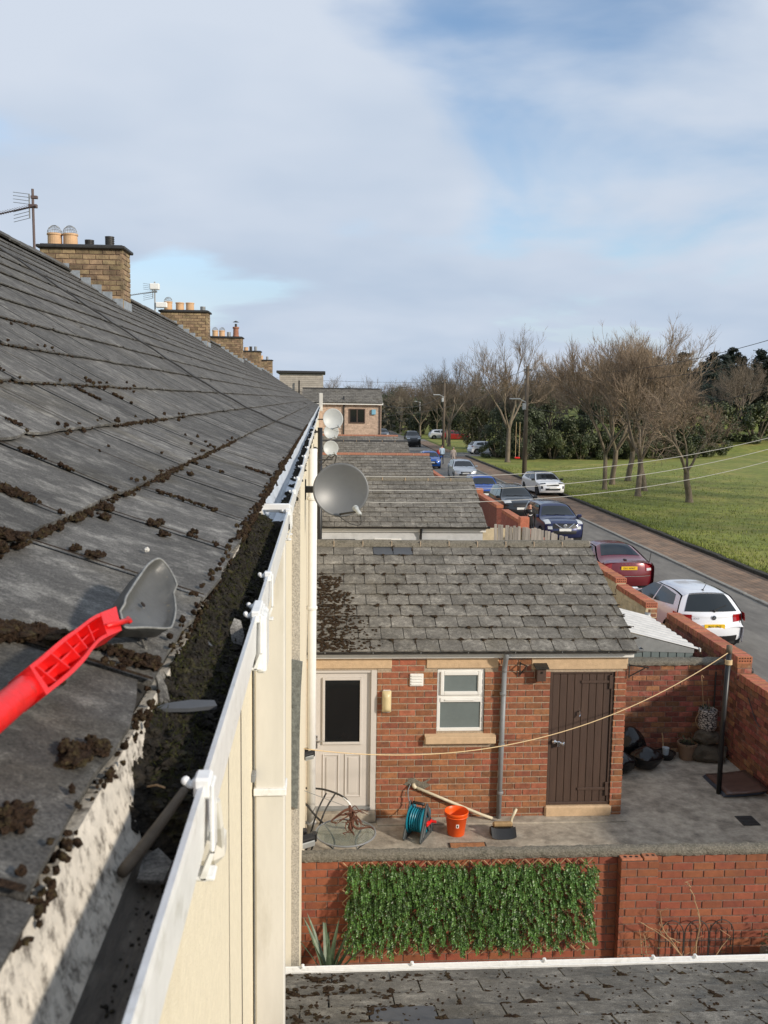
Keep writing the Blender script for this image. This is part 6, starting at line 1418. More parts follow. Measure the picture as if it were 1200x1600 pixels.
class Car:
    def __init__(s, spec):
        s.__dict__.update(spec); s.P = [Vector((0, y, z)) for y, z in s.prof]
        s.pts = cr(s.P, 5); s.nt = len(s.P)-1
    def pr(s, t):
        t = max(0, min(s.nt, t)); f = t*5; i = min(int(f), len(s.pts)-2); return s.pts[i].lerp(s.pts[i+1], f-i)
    def hw(s, y, z):
        b = s.belt; w = s.W/2
        if z > b: k = (z-b); x = w - .01 - k*s.tumble - .10*max(0, k-.32)**1.0
        else: x = w*(1-.045*((b-.12-z)/.6)**2 if z < b-.12 else 1) - .01*max(0, (z-b+.12)/.12)
        return x*(1-.09*abs(2*y/s.L)**4)
    def shell(s, t, u, off=0.0):
        p = s.pr(t); a = s.pr(t-.08); b = s.pr(t+.08); d = (b-a); d = d/max(d.length, 1e-6); steep = abs(d.z)
        n = Vector((0, -d.z, d.y)) if True else None
        hw = s.hw(p.y, p.z); sg = 1 if p.y > 0 else -1
        end = steep**1.5*sst(s.L*.30, s.L*.46, abs(p.y))
        y = p.y - sg*s.round*end*abs(u)**2.6 - sg*.03*(1-end)*steep*u*u; z = p.z - (1-end)*(.035*u*u+.045*u**8)
        # curve of screens in plan
        v = Vector((u*hw, y, z)); 
        if off: v += Vector((.25*u, n.y, n.z)).normalized()*off
        return v
    def build(s):
        T = s.T = thing('parked_car', s.label, 'car', s.loc, s.rz, 'cars parked in the lane')
        pm = s.paint; NT = s.nt*5; NU = 18
        mb = MB(); mb.grid(lambda a, b: s.shell(a*s.nt, -1+2*b), NT, NU, flip=False)
        bd = [s.shell(i/NT*s.nt, 1.0) for i in range(NT+1)]
        ymin = min(p.y for p in bd); ymax = max(p.y for p in bd); sill = s.sill
        def span(y):
            zs = []
            for p, q in zip(bd[:-1], bd[1:]):
                if (p.y-y)*(q.y-y) <= 0 and abs(p.y-q.y) > 1e-7: t = (y-p.y)/(q.y-p.y); zs.append(p.z+(q.z-p.z)*t)
            if not zs: return None
            lo, hi = min(zs), max(zs)
            if len(zs) == 1 or hi-lo < .05: lo = sill
            if lo > .55: lo = sill
            for yw in (s.wr, s.wf):
                d = s.ra**2-(y-yw)**2
                if d > 0: lo = max(lo, s.r+math.sqrt(d)*.98)
            return lo, max(hi, lo+.01)
        ys = [ymin+1e-4+(ymax-ymin-2e-4)*k/90 for k in range(91)]; NS = 14
        for sg in (-1, 1):
            cols = []
            for y in ys:
                lo, hi = span(y) or (sill, sill+.1)
                cols.append([(sg*s.hw(y, lo+(hi-lo)*j/NS), y, lo+(hi-lo)*j/NS) for j in range(NS+1)])
            vs = [p for c in cols for p in c]; w = NS+1
            fs = [(i*w+j, (i+1)*w+j, (i+1)*w+j+1, i*w+j+1) for i in range(90) for j in range(NS)]
            mb.add(vs, fs if sg > 0 else [f[::-1] for f in fs])
        body = mb.build('body', pm, T, smooth=True)
        mb = MB(); mb.box(-s.W/2+.10, s.W/2-.10, -s.L/2+.28, s.L/2-.28, .17, .70); mb.build('underbody', MATS['trim_black'], T)
        def patch(name, t0, t1, u0, u1, mat, nt=8, nu=8, off=.006, taper=0.0, taper2=0.0, par=T):
            mb = MB()
            def fn(a, b):
                um, uh = (u0+u1)/2, (u1-u0)/2; k = 1-taper*a-taper2*(1-a); return s.shell(t0+(t1-t0)*a, um+uh*k*(2*b-1), off)
            mb.grid(fn, nt, nu); return mb.build(name, mat, par, smooth=True)
        s.patch = patch
        def side(name, sg, quad, mat, off=.006, na=8, nb=5, par=T):
            (a0, a1, a2, a3) = quad    # bottom rear, bottom front, top front, top rear  (y,z)
            mb = MB()
            def fn(a, b):
                y = (a0[0]*(1-a)+a1[0]*a)*(1-b)+(a3[0]*(1-a)+a2[0]*a)*b; z = (a0[1]*(1-a)+a1[1]*a)*(1-b)+(a3[1]*(1-a)+a2[1]*a)*b
                return Vector((sg*(s.hw(y, z)+off), y, z))
            mb.grid(fn, na, nb, flip=sg < 0); return mb.build(name, mat, par, smooth=True)
        s.side = side
        patch('rear_window', *s.trw, -.86, .86, MATS['glass_car'], 8, 10, taper=s.rwt, taper2=.02)
        patch('windscreen', *s.tws, -.90, .90, MATS['glass_car'], 8, 10, taper=.0, taper2=.04)
        for sg in (-1, 1):
            for q in s.wins: side('side_window', sg, q, MATS['glass_car'])
            for k, yw in enumerate((s.wr, s.wf)):
                R = Matrix.Translation((sg*(s.W/2-.115), yw, s.r)) @ Matrix.Rotation(RAD(90)*sg, 4, 'Y')
                mb = MB(); r = s.r; mb.lathe([(r*.66, -.10), (r*.93, -.10), (r, -.06), (r, .06), (r*.94, .098), (r*.70, .104), (r*.66, .09)], 28, mat=R); wo = mb.build('wheel', MATS['tyre'], T, smooth=False)
                mb = MB(); mb.lathe([(r*.69, .085), (r*.66, .098), (r*.62, .085)], 28, mat=R, cap0=False, cap1=True)
                for j in range(5):
                    a = 2*math.pi*j/5; mb.bbox(.02, r*.64, -.03, .03, .086, .103, .006, mat=R @ Matrix.Rotation(a, 4, 'Z'))
                mb.lathe([(.05, .09), (.045, .108)], 14, mat=R); mb.build('rim', s.rim, wo)
            # mirrors
            my, mz = s.mir; x = sg*(s.hw(my, mz)); mb = MB(); mb.bbox(min(x, x+sg*.20), max(x, x+sg*.20), my-.05, my+.06, mz-.03, mz+.11, .03); mb.build('wing_mirror', s.mirm, T)
        # number plates
        if s.rear_plate:
            t, txt = s.rear_plate; c = s.shell(t, 0, .012); pl = MB(); pl.bbox(-.26, .26, -.008, .006, -.056, .056, .004); o = pl.build('number_plate', MATS['plate_yellow'], T); o.location = c
            if txt:
                tx = ob('plate_text', text_mesh(txt, .082, MATS['plate_ink']), T, (c.x, c.y-.011, c.z-.006)); tx.rotation_euler = (RAD(90), 0, 0); tx.scale = (.95, 1.05, 1)
        if s.front_plate:
            c = s.shell(s.front_plate, 0, .012); pl = MB(); pl.bbox(-.26, .26, -.006, .008, -.056, .056, .004); o = pl.build('number_plate', MATS['plate_white'], T); o.location = c
        return T
def profile(kind, L, H):
    h = L/2
    if kind == 'hatch':
        P = [(-.965, .20), (-.995, .30), (-1.0, .43), (-.975, .475), (-.955, .58), (-.93, .665), (-.755, .925), (-.67, .968), (-.42, 1.0), (-.1, .995), (.12, .965), (.50, .685), (.78, .62), (.93, .53), (.985, .42), (1.0, .30), (.96, .17)]
    elif kind == 'saloon':
        P = [(-.965, .20), (-.995, .32), (-1.0, .44), (-.985, .60), (-.965, .72), (-.93, .735), (-.70, .77), (-.36, .975), (-.26, .995), (-.05, 1.0), (.08, .965), (.46, .715), (.78, .64), (.93, .55), (.985, .44), (1.0, .30), (.96, .17)]
    elif kind == 'suv':
        P = [(-.965, .22), (-.995, .32), (-1.0, .44), (-.985, .50), (-.975, .60), (-.955, .68), (-.87, .93), (-.80, .97), (-.45, 1.0), (-.05, .995), (.14, .965), (.46, .71), (.80, .64), (.945, .555), (.985, .44), (1.0, .32), (.965, .19)]
    return [(y*h, z*H) for y, z in P]
def make(kind, L, W, H, label, loc, rz, pm, **kw):
    belt = kw.pop('belt', .66)*H; d = dict(L=L, W=W, H=H, prof=profile(kind, L, H), belt=belt, tumble=kw.pop('tumble', .50), round=kw.pop('round', .20), sill=.22, r=kw.pop('r', .315), ra=.375, wr=-.62*L/2, wf=.64*L/2, label=label, loc=loc, rz=rz, paint=pm, rim=kw.pop('rim', MATS['rim']), mirm=kw.pop('mirm', pm), mir=(.42*L/2, .665*H), rear_plate=None, front_plate=None)
    d['ra'] = d['r']+.06; h = L/2
    if kind == 'saloon': d['trw'] = (6.25, 7.55); d['rwt'] = .14; d['tws'] = (11-.85, 11-.08); roofy = (-.40, .02); gb = (-.62, .42)
    else: d['trw'] = (5.12, 6.25); d['rwt'] = .12; d['tws'] = (10.15, 10.92); gb = (-.78, .44) if kind == 'hatch' else (-.82, .42); roofy = (-.66, .12)
    zb = belt+.02; zt = H*.935
    ym = kw.pop('bpillar', -.16)
    if kind == 'saloon': d['wins'] = [[(-.52*h, zb+.02), (-.12*h, zb), (-.14*h, zt), (-.30*h, zt-.02)], [(-.10*h, zb), (.40*h, zb), (.10*h, zt-.01), (-.12*h, zt)]]
    elif kind == 'hatch': d['wins'] = [[(-.66*h, zb+.10), (ym*h-.02*h, zb), (ym*h-.03*h, zt), (-.58*h, zt-.05)], [(ym*h+.02*h, zb), (.42*h, zb-.01), (.13*h, zt-.02), (ym*h, zt)]]
    else: d['wins'] = [[(-.80*h, zb+.06), (-.50*h, zb+.02), (-.50*h, zt-.01), (-.70*h, zt-.03)], [(-.46*h, zb+.02), (-.06*h, zb), (-.07*h, zt), (-.46*h, zt)], [(-.02*h, zb), (.40*h, zb-.01), (.13*h, zt-.02), (-.03*h, zt)]]
    d.update(kw); return Car(d)
def tail(c, t0, t1, u0, inward=0.0):
    for sg in (-1, 1):
        a, b = (u0, .995) if sg > 0 else (-.995, -u0)
        c.patch('tail_light', t0, t1, a, b, MATS['lens_red'], 5, 6, .010)
def tail_side(c, y1, z0, z1):
    for sg in (-1, 1):
        c.side('tail_light_side', sg, [(-c.L/2+.17, z0), (y1, z0+.03), (y1+.03, z1), (-c.L/2+.20, z1)], MATS['lens_red'], .010)
def front(c, hl=(12.75, 13.35, .55), grille=(13.6, 14.4, .45), fog=None, hm='lens_clear'):
    for sg in (-1, 1):
        a, b = (hl[2], .97) if sg > 0 else (-.97, -hl[2]); c.patch('headlight', hl[0], hl[1], a, b, MATS[hm], 5, 6, .012)
        if fog: 
            a, b = (fog[2], fog[3]) if sg > 0 else (-fog[3], -fog[2]); c.patch('fog_light', fog[0], fog[1], a, b, MATS['lens_clear'], 5, 5, .014)
    if grille: c.patch('grille', grille[0], grille[1], -grille[2], grille[2], MATS['trim_black'], 5, 8, .010)
    c.patch('lower_grille', 14.5, 15.2, -.62, .62, MATS['trim_black'], 4, 8, .010)
    mb = MB()
    for sx in (-.35, .15):
        a = c.shell(10.98, sx, .012); b = c.shell(10.9, sx+.5, .014); mb.tube([a, b], .009, 5)
    mb.build('wiper', MATS['trim_black'], c.T)
RZ = -.40
# white hatchback, rear towards the camera
c = make('hatch', 4.05, 1.75, 1.43, 'white hatchback with yellow plate, nearest car in the lane', (9.42, 23.35, RZ), RAD(1.5), paint('white', (.74, .76, .80)), bpillar=-.10, tumble=.60, round=.27)
c.rear_plate = (2.55, 'IN11 ENZ'); c.build(); tail(c, 3.45, 4.85, .64); tail_side(c, -1.52, .74, .95)
c.patch('bumper_trim', .10, 1.0, -.80, .80, MATS['trim_black'], 4, 10, .012); c.patch('spoiler_lip', 6.30, 6.5, -.75, .75, MATS['trim_black'], 2, 8, .014)
p = c.shell(4.35, 0, .014); mb = MB(); R = Matrix.Rotation(RAD(90), 4, 'X'); mb.lathe([(.058, 0), (.058, .008), (.050, .010)], 24, mat=R); e = mb.build('badge', MATS['chrome'], c.T); e.location = p
mb = MB(); mb.lathe([(.049, .0105), (.049, .0115)], 24, mat=R); e2 = mb.build('badge_disc', MATS['trim_black'], e)
mb = MB()
for (a, b) in (((-.022, .040), (0, .004)), ((.022, .040), (0, .004)), ((-.043, .018), (-.020, -.038)), ((-.020, -.038), (0, .0)), ((.0, .0), (.020, -.038)), ((.020, -.038), (.043, .018))): mb.tube([(a[0], -.0135, a[1]), (b[0], -.0135, b[1])], .0045, 5)
mb.build('badge_letters', MATS['chrome'], e)
mb = MB(); mb.tube([c.shell(7.3, .0, .0), c.shell(7.3, 0, .0)+Vector((0, -.16, .17))], .008, 6); mb.blob(c.shell(7.3, 0, .0), .03, 1, .05, sq=(1, 1.6, .8)); mb.build('antenna', MATS['trim_black'], c.T)
mb = MB(); mb.tube([c.shell(5.2, .05, .014), c.shell(5.45, .55, .016)], .011, 6); mb.blob(c.shell(5.15, .05, .014), .035, 1, .05); mb.bbox(-.06, .14, -.0, .02, -.015, .015, .005, mat=Matrix.Translation(c.shell(5.18, 0, .012))); mb.build('rear_wiper', MATS['trim_black'], c.T)
tx = ob('boot_script', text_mesh('POLO', .055, MATS['chrome']), c.T); tx.location = c.shell(4.05, -.52, .018); tx.rotation_euler = (RAD(90), 0, RAD(-4))
for sg in (-1, 1):
    for y in (-.35, .75):
        mb = MB(); x = sg*(c.hw(y, .84)+.012); mb.bbox(min(x, x+sg*.02), max(x, x+sg*.02), y-.10, y+.10, .83, .86, .008); mb.build('door_handle', c.paint, c.T)
# dark red coupe
c = make('saloon', 4.58, 1.82, 1.40, 'dark red coupe with yellow plate parked behind the lane wall', (9.55, 30.35, RZ), RAD(1.5), paint('maroon', (.15, .012, .020), .2), tumble=.58, belt=.64)
c.rear_plate = (3.05, 'DI11 WWY'); c.build(); tail(c, 2.6, 4.0, .66); tail_side(c, -1.95, .72, .98)
for sg in (-1, 1): c.patch('reversing_light', 2.65, 3.0, .70 if sg > 0 else -.90, .90 if sg > 0 else -.70, MATS['lens_clear'], 3, 4, .016)
for k, ch in enumerate('VOLVO'):
    tx = ob('boot_letter', text_mesh(ch, .055, MATS['chrome']), c.T); tx.location = c.shell(3.72, (-.24+.12*k)*1.15, .016); tx.rotation_euler = (RAD(90), 0, 0)
mb = MB(); q = c.shell(5.55, 0, 0); mb.bbox(-.04, .04, -.03, .12, 0, .035, .01, mat=Matrix.Translation(q)); mb.build('roof_light', MATS['trim_black'], c.T)
mb = MB(); q = c.shell(4.9, .88, 0); mb.tube([q, q+Vector((.03, -.05, .36))], .010, 6); mb.build('antenna', MATS['trim_black'], c.T)
c.patch('bumper_line', 1.85, 1.95, -.9, .9, MATS['chrome'], 2, 12, .008)
# navy crossover facing the camera
c = make('suv', 4.14, 1.78, 1.58, 'navy blue crossover facing the camera beside the person in black', (10.15, 40.2, RZ), RAD(182), paint('navy', (.012, .018, .075), .3), tumble=.46, r=.34, belt=.64)
c.front_plate = 14.3; c.build(); front(c, (11.7, 12.9, .70), (12.9, 14.0, .62), (13.55, 14.2, .66, .88))
for sg in (-1, 1):
    mb = MB(); a = c.shell(13.05, sg*.50, .02); b = c.shell(13.95, sg*.20, .02); mb.tube([a, b], .030, 6); mb.tube([b, c.shell(13.95, 0, .02)], .022, 6); mb.build('grille_bar', MATS['chrome'], c.T)
mb = MB(); mb.lathe([(.075, 0), (.075, .015), (.06, .02)], 20, mat=Matrix.Translation(c.shell(13.45, 0, .015)) @ Matrix.Rotation(RAD(-90), 4, 'X')); mb.bbox(-.10, .10, -.0, .024, -.016, .016, .004, mat=Matrix.Translation(c.shell(13.45, 0, .015))); mb.build('badge', MATS['chrome'], c.T)
mb = MB(); mb.tube([c.shell(7.4, 0, 0), c.shell(7.4, 0, 0)+Vector((0, -.12, .12))], .008, 6); mb.build('antenna', MATS['trim_black'], c.T)
# dark estate, blue car, further cars
c = make('suv', 4.55, 1.83, 1.62, 'black estate car with roof rails behind the navy car', (9.95, 47.9, RZ), RAD(181), paint('black', (.010, .013, .016), .2), r=.34, belt=.64); c.front_plate = 14.3; c.build(); front(c, (11.9, 12.8, .58), (12.9, 13.9, .5))
for sg in (-1, 1):
    mb = MB(); mb.tube(cr([c.shell(6.6, sg*.78, .0), c.shell(7.3, sg*.80, .045), c.shell(8.6, sg*.80, .045), c.shell(9.6, sg*.80, .0)], 5), .016, 8); mb.build('roof_rail', MATS['rim'], c.T)
c = make('suv', 3.9, 1.70, 1.58, 'bright blue hatchback facing the camera beside the brick pillar', (9.5, 54.7, RZ), RAD(181), paint('blue', (.004, .060, .34), .2), tumble=.36, r=.32, belt=.64, round=.22); c.front_plate = 14.3; c.build(); front(c, (12.1, 13.2, .62), (13.3, 14.0, .5))
c = make('hatch', 4.2, 1.78, 1.50, 'silver white car with only its roof and screen showing', (10.7, 70.8, RZ), RAD(180), paint('silver', (.58, .60, .62), .4)); c.front_plate = 14.3; c.build(); front(c)
c = make('hatch', 4.06, 1.76, 1.43, 'white hatchback with black roof parked half on the pavement', (14.35, 59.6, RZ+.04), RAD(186), paint('white2', (.80, .80, .80)), rim=MATS['rim_dark'], mirm=MATS['trim_black'], bpillar=-.12); c.front_plate = 14.35; c.build(); front(c, (12.35, 12.85, .52), (13.2, 13.7, .50), None, 'lens_dark')
c.patch('black_roof', 6.5, 10.05, -.97, .97, MATS['trim_black'], 10, 10, .004)
for sg in (-1, 1): c.patch('air_inlet', 13.7, 14.7, .80 if sg > 0 else -.95, .95 if sg > 0 else -.80, MATS['trim_black'], 4, 4, .014)
c = make('hatch', 4.0, 1.75, 1.46, 'mid blue hatchback far up the lane next to the walkers', (9.55, 82.8, RZ), RAD(180), paint('blue2', (.012, .10, .42), .3)); c.front_plate = 14.3; c.build(); front(c)
c = make('hatch', 3.9, 1.70, 1.47, 'white hatchback turning in the side road by the evergreen hedge', (18.3, 104.4, RZ), RAD(-78), paint('white3', (.76, .77, .79))); c.build(); tail(c, 4.05, 5.0, .7)
c = make('hatch', 4.2, 1.76, 1.46, 'red hatchback parked far off under the bare trees', (19.9, 139.2, RZ+.05), RAD(-88), paint('red', (.24, .008, .012))); c.build(); tail(c, 4.05, 5.0, .7)
c = make('hatch', 4.2, 1.76, 1.50, 'pale silver car just behind the far red hatchback', (18.2, 141.8, RZ+.05), RAD(-88), paint('silver2', (.60, .62, .64), .4)); c.build()
c = make('suv', 4.9, 1.95, 2.0, 'black van parked far up the lane beyond the roofs', (11.6, 120.5, RZ), RAD(180), paint('black2', (.008, .008, .010))); c.build(); front(c)
c = make('suv', 4.4, 1.8, 1.62, 'dark grey car far up the lane left of the van', (9.0, 140, RZ), RAD(180), paint('grey', (.05, .055, .06), .3)); c.build(); front(c)
c = make('hatch', 4.2, 1.76, 1.48, 'light grey car far up the lane beside the house end', (8.2, 118, RZ), RAD(180), paint('grey2', (.32, .34, .36), .4)); c.build(); front(c)
c = make('suv', 4.6, 1.9, 1.7, 'silver estate farthest up the lane', (9.3, 165, RZ), RAD(180), paint('silver3', (.42, .44, .46), .4)); c.build(); front(c)
# ------------------------------------------------------------------ people
def person(label, loc, rz, joints, top, trouser, hair, skin=None, hood=False, scale=1.0, zsplit=(.92, 1.46)):
    """one skinned body; joints overrides the resting pose"""
    J = dict(pel=(0, 0, .95), sp=(0, 0, 1.15), ch=(0, 0, 1.36), nk=(0, .0, 1.50), hd=(0, .02, 1.60), tp=(0, .01, 1.70),
             lh=(-.09, 0, .92), lk=(-.10, .02, .50), la=(-.10, -.02, .09), lt=(-.11, .14, .035), rh=(.09, 0, .92), rk=(.10, .02, .50), ra=(.10, -.02, .09), rt=(.11, .14, .035),
             ls=(-.18, 0, 1.40), le=(-.23, -.02, 1.13), lw=(-.22, .06, .90), lf=(-.21, .09, .80), rs=(.18, 0, 1.40), re=(.23, -.02, 1.13), rw=(.22, .06, .90), rf=(.21, .09, .80))
    J.update(joints)
    rad = dict(pel=(.15, .11), sp=(.145, .10), ch=(.165, .11), nk=(.055, .055), hd=(.082, .095), tp=(.066, .075), lh=(.085, .09), lk=(.058, .06), la=(.042, .045), lt=(.042, .030), rh=(.085, .09), rk=(.058, .06), ra=(.042, .045), rt=(.042, .030),
               ls=(.068, .068), le=(.046, .046), lw=(.032, .034), lf=(.030, .02), rs=(.068, .068), re=(.046, .046), rw=(.032, .034), rf=(.030, .02))
    E = [('pel', 'sp'), ('sp', 'ch'), ('ch', 'nk'), ('nk', 'hd'), ('hd', 'tp'), ('pel', 'lh'), ('lh', 'lk'), ('lk', 'la'), ('la', 'lt'), ('pel', 'rh'), ('rh', 'rk'), ('rk', 'ra'), ('ra', 'rt'), ('ch', 'ls'), ('ls', 'le'), ('le', 'lw'), ('lw', 'lf'), ('ch', 'rs'), ('rs', 're'), ('re', 'rw'), ('rw', 'rf')]
    T = thing('person', label, 'person', loc, rz); T.scale = (scale,)*3
    names = list(J); bm = bmesh.new(); lay = bm.verts.layers.skin.verify(); V = {}
    for n in names:
        v = bm.verts.new(J[n]); v[lay].radius = rad[n]; v[lay].use_root = (n == 'pel'); V[n] = v
    for a, b in E: bm.edges.new((V[a], V[b]))
    me = bpy.data.meshes.new('body'); bm.to_mesh(me); bm.free()
    m = bpy.data.materials.new('clothed_body'); m.use_nodes = True; nt = m.node_tree; L = nt.links; bs = nt.nodes['Principled BSDF']; bs.inputs['Roughness'].default_value = .8
    tc = nt.nodes.new('ShaderNodeTexCoord'); sp = nt.nodes.new('ShaderNodeSeparateXYZ'); L.new(tc.outputs['Object'], sp.inputs[0])
    rp = nt.nodes.new('ShaderNodeValToRGB'); rp.color_ramp.interpolation = 'CONSTANT'; el = rp.color_ramp.elements
    mr = nt.nodes.new('ShaderNodeMath'); mr.operation = 'DIVIDE'; mr.inputs[1].default_value = 2.0; L.new(sp.outputs[2], mr.inputs[0]); L.new(mr.outputs[0], rp.inputs[0])
    el[0].position = 0; el[0].color = (.015, .013, .012, 1); el[1].position = .05; el[1].color = (*trouser, 1)
    e = el.new(zsplit[0]/2); e.color = (*top, 1); e = el.new(zsplit[1]/2); e.color = (*(skin or (.50, .27, .19)), 1); L.new(rp.outputs[0], bs.inputs['Base Color'])
    me.materials.append(m); o = ob('body', me, T); sk = o.modifiers.new('skin', 'SKIN'); sk.use_smooth_shade = True; sb = o.modifiers.new('sub', 'SUBSURF'); sb.levels = 2; sb.render_levels = 2
    hd = Vector(J['hd']); tp = Vector(J['tp']); nk = Vector(J['nk']); up = (tp-nk).normalized(); fw = Vector((0, 1, 0)); fw = (fw-up*fw.dot(up)).normalized(); sd = up.cross(fw)
    F4 = Matrix.Translation(hd+up*.03) @ Matrix((sd*-1, fw, up)).transposed().to_4x4()
    mb = MB(); vs, fs = ICO[2]; keep = []
    pts = [F4 @ Vector((v.x*.094, v.y*.112-.012, v.z*.122+.012)) for v in vs]
    ff = [f for f in fs if not (sum(vs[i].y for i in f)/3 > .25 and sum(vs[i].z for i in f)/3 < .42) and sum(vs[i].z for i in f)/3 > (-.9 if hood else -.35)]
    mb.add(pts, ff); mb.build('hair', M('hair_%02d' % int(hair[0]*1000), hair, .6, .3, 40), T, smooth=True)
    mb = MB(); mb.blob(F4 @ Vector((0, .105, -.035)), .016, 1, .05, sq=(.8, 1, 1.3)); mb.build('nose', MATS['skin'], T)
    for s_ in (-1, 1):
        mb = MB(); mb.blob(F4 @ Vector((s_*.034, .092, .0)), .010, 1, .0, sq=(1.2, .6, .8)); mb.build('eye', MATS['plate_ink'], T)
        mb = MB(); mb.blob(F4 @ Vector((s_*.088, .0, -.02)), .022, 1, .1, sq=(.4, .8, 1.3)); mb.build('ear', MATS['skin'], T)
        # fingers at each hand
        w = Vector(J['lf' if s_ < 0 else 'rf']); d = (w-Vector(J['lw' if s_ < 0 else 'rw'])).normalized(); x = d.cross(Vector((1, 0, 0))).normalized(); mb = MB()
        for k in range(4): mb.tube([w+x*(.020*(k-1.5)), w+x*(.022*(k-1.5))+d*(.075-.008*abs(k-1.3)), w+x*(.020*(k-1.5))+d*.095+Vector((-s_*.02, .02, 0))], [.010, .009, .007], 6)
        mb.tube([w-d*.03+x*.035, w+x*.065+d*.02, w+x*.06+d*.05], [.012, .010, .008], 6); mb.build('fingers', MATS['skin'], T)
    mb = MB(); mb.bbox(-.024, .024, .088, .096, -.078, -.070, .003, mat=F4); mb.build('mouth', M('lip', (.25, .09, .07), .6, .1, 9), T)
    return T
P1 = person('person in a black hooded jacket standing beside the navy car', (8.55, 37.6, RZ), RAD(172), dict(rw=(.16, .26, 1.18), re=(.25, .04, 1.14), rf=(.12, .32, 1.26), lw=(-.2, .1, .92)), (.008, .008, .009), (.02, .02, .025), (.05, .03, .02), zsplit=(.85, 1.50), scale=1.06)
mb = MB(); mb.tube(cr([(-.10, .135, 1.30), (-.03, .142, 1.262), (.03, .142, 1.27), (.11, .135, 1.315)], 5), [.005, .008, .012, .016, .018, .020, .021, .020, .018, .016, .013, .011, .009, .007, .005, .003], 6); mb.build('jacket_emblem', MATS['white_paint'], P1)
mb = MB(); mb.lathe([(.14, 1.40), (.125, 1.46), (.105, 1.50), (.12, 1.48)], 16, cap0=False, cap1=False); mb.build('hood', MATS['plastic_black'], P1, smooth=True)
P2 = person('woman with dark hair in a light blue top bending beside the lane wall', (7.52, 15.15, RZ), RAD(120), dict(sp=(0, .08, 1.12), ch=(0, .22, 1.28), nk=(0, .33, 1.37), hd=(0, .39, 1.45), tp=(0, .43, 1.55), ls=(-.18, .24, 1.30), rs=(.18, .24, 1.30), le=(-.22, .32, 1.05), re=(.22, .32, 1.05), lw=(-.18, .46, .88), rw=(.18, .46, .88), lf=(-.16, .5, .80), rf=(.16, .5, .80)), (.34, .48, .58), (.03, .04, .07), (.010, .007, .006), hood=True, zsplit=(.90, 1.41), scale=1.03)
mb = MB(); mb.blob((.0, .26, 1.40), .085, 2, .2, sq=(1.1, .8, 1.5)); mb.build('hair_back', MATS['hair_dark'], P2, smooth=True)
person('walker in a pale blue top carrying something red far up the lane', (11.15, 86.5, RZ), RAD(5), dict(lk=(-.10, .10, .50), la=(-.10, .16, .10), lt=(-.1, .3, .05), rk=(.1, -.02, .5), ra=(.1, -.2, .12)), (.36, .46, .56), (.02, .025, .045), (.05, .035, .02), scale=1.06)
mb = MB(); mb.blob((10.80, 86.5, RZ+1.15), .19, 2, .25, sq=(.8, .8, 1.3)); tag(mb.build('backpack', M('red_cloth', (.32, .03, .03), .8, .2, 9), smooth=True), 'red bundle held by the walker in blue', 'bag')
person('walker in a beige coat beside the one in pale blue', (11.95, 84.5, RZ), RAD(-5), dict(lk=(-.10, .08, .50), la=(-.10, .12, .10), rk=(.1, -.02, .5), ra=(.1, -.16, .12)), (.36, .30, .26), (.30, .26, .24), (.20, .16, .12), scale=1.0, zsplit=(.5, 1.5))
# ------------------------------------------------------------------ bare trees
def gen_tree(seed, H, th, r0, spread, dens=1.0, lean=(0, 0), upb=.35, nl=5):
    rnd = random.Random(seed); tr = MB(); cw = MB()
    def branch(p, d, L, r, lev):
        nseg = 4 if lev < 2 else (3 if lev < 3 else 2); pts = [p.copy()]; rs = [r]; q = p.copy(); dd = d.copy(); dirs = [dd.copy()]
        for i in range(nseg):
            dd = (dd + Vector((rnd.gauss(0, .13), rnd.gauss(0, .13), rnd.gauss(.05, .08)+(.06*upb if lev > 0 else 0)))).normalized()
            q = q + dd*(L/nseg); pts.append(q.copy()); rs.append(r*(1-.62*(i+1)/nseg)); dirs.append(dd.copy())
        (tr if lev <= 1 else cw).tube(pts, rs, 7 if lev == 0 else (5 if lev == 1 else 3), cap=False, tone=rnd.random())
        if lev >= MAXL: return
        nch = [nl+2, 7, 6, 6][min(lev, 3)]
        if lev == 3: nch = int(5*dens)
        for k in range(nch):
            f = rnd.uniform(.35 if lev else .55, 1.0) if k else 1.0
            i = min(int(f*nseg), nseg-1); t = f*nseg-i; b = pts[i].lerp(pts[i+1], t); bd = dirs[i+1]
            ax = bd.orthogonal().normalized(); ax = Matrix.Rotation(rnd.random()*6.283, 3, bd) @ ax
            an = RAD(rnd.uniform(18, 48))*(1.15 if lev == 0 else 1)*spread*(.4 if k == 0 else 1)
            nd = (bd*math.cos(an)+ax*math.sin(an)); nd = (nd+Vector((0, 0, upb*.55))).normalized()
            rr = max(.0070, rs[i]*(1-t)+rs[i+1]*t)*rnd.uniform(.5, .72)
            branch(b, nd, L*rnd.uniform(.50, .78)*([.62, .82, .78, .72][min(lev, 3)] if lev else 1.0), max(rr, [.03, .022, .012, .0075][min(lev, 3)]), lev+1)
    MAXL = 4
    # trunk
    P = [Vector((0, 0, -.1)), Vector((lean[0]*.3, lean[1]*.3, th*.33)), Vector((lean[0]*.8, lean[1]*.8, th*.66)), Vector((lean[0], lean[1], th))]
    Pc = cr(P, 4); n = len(Pc); tr.tube(Pc, [r0*(1.45 if i == 0 else (1.18 if i == 1 else 1-.25*i/n)) for i in range(n)], 9)
    top = Pc[-1]; L = (H-th)*.50
    for k in range(nl):
        a = 6.283*k/nl+rnd.uniform(-.4, .4); an = RAD(rnd.uniform(14, 40))*spread; d = Vector((math.sin(an)*math.cos(a), math.sin(an)*math.sin(a), math.cos(an)))
        branch(top-Vector((0, 0, rnd.uniform(0, th*.12))), d, L*rnd.uniform(.8, 1.15), r0*rnd.uniform(.42, .62), 0 if k < 99 else 1)
    return tr, cw
TREES = []
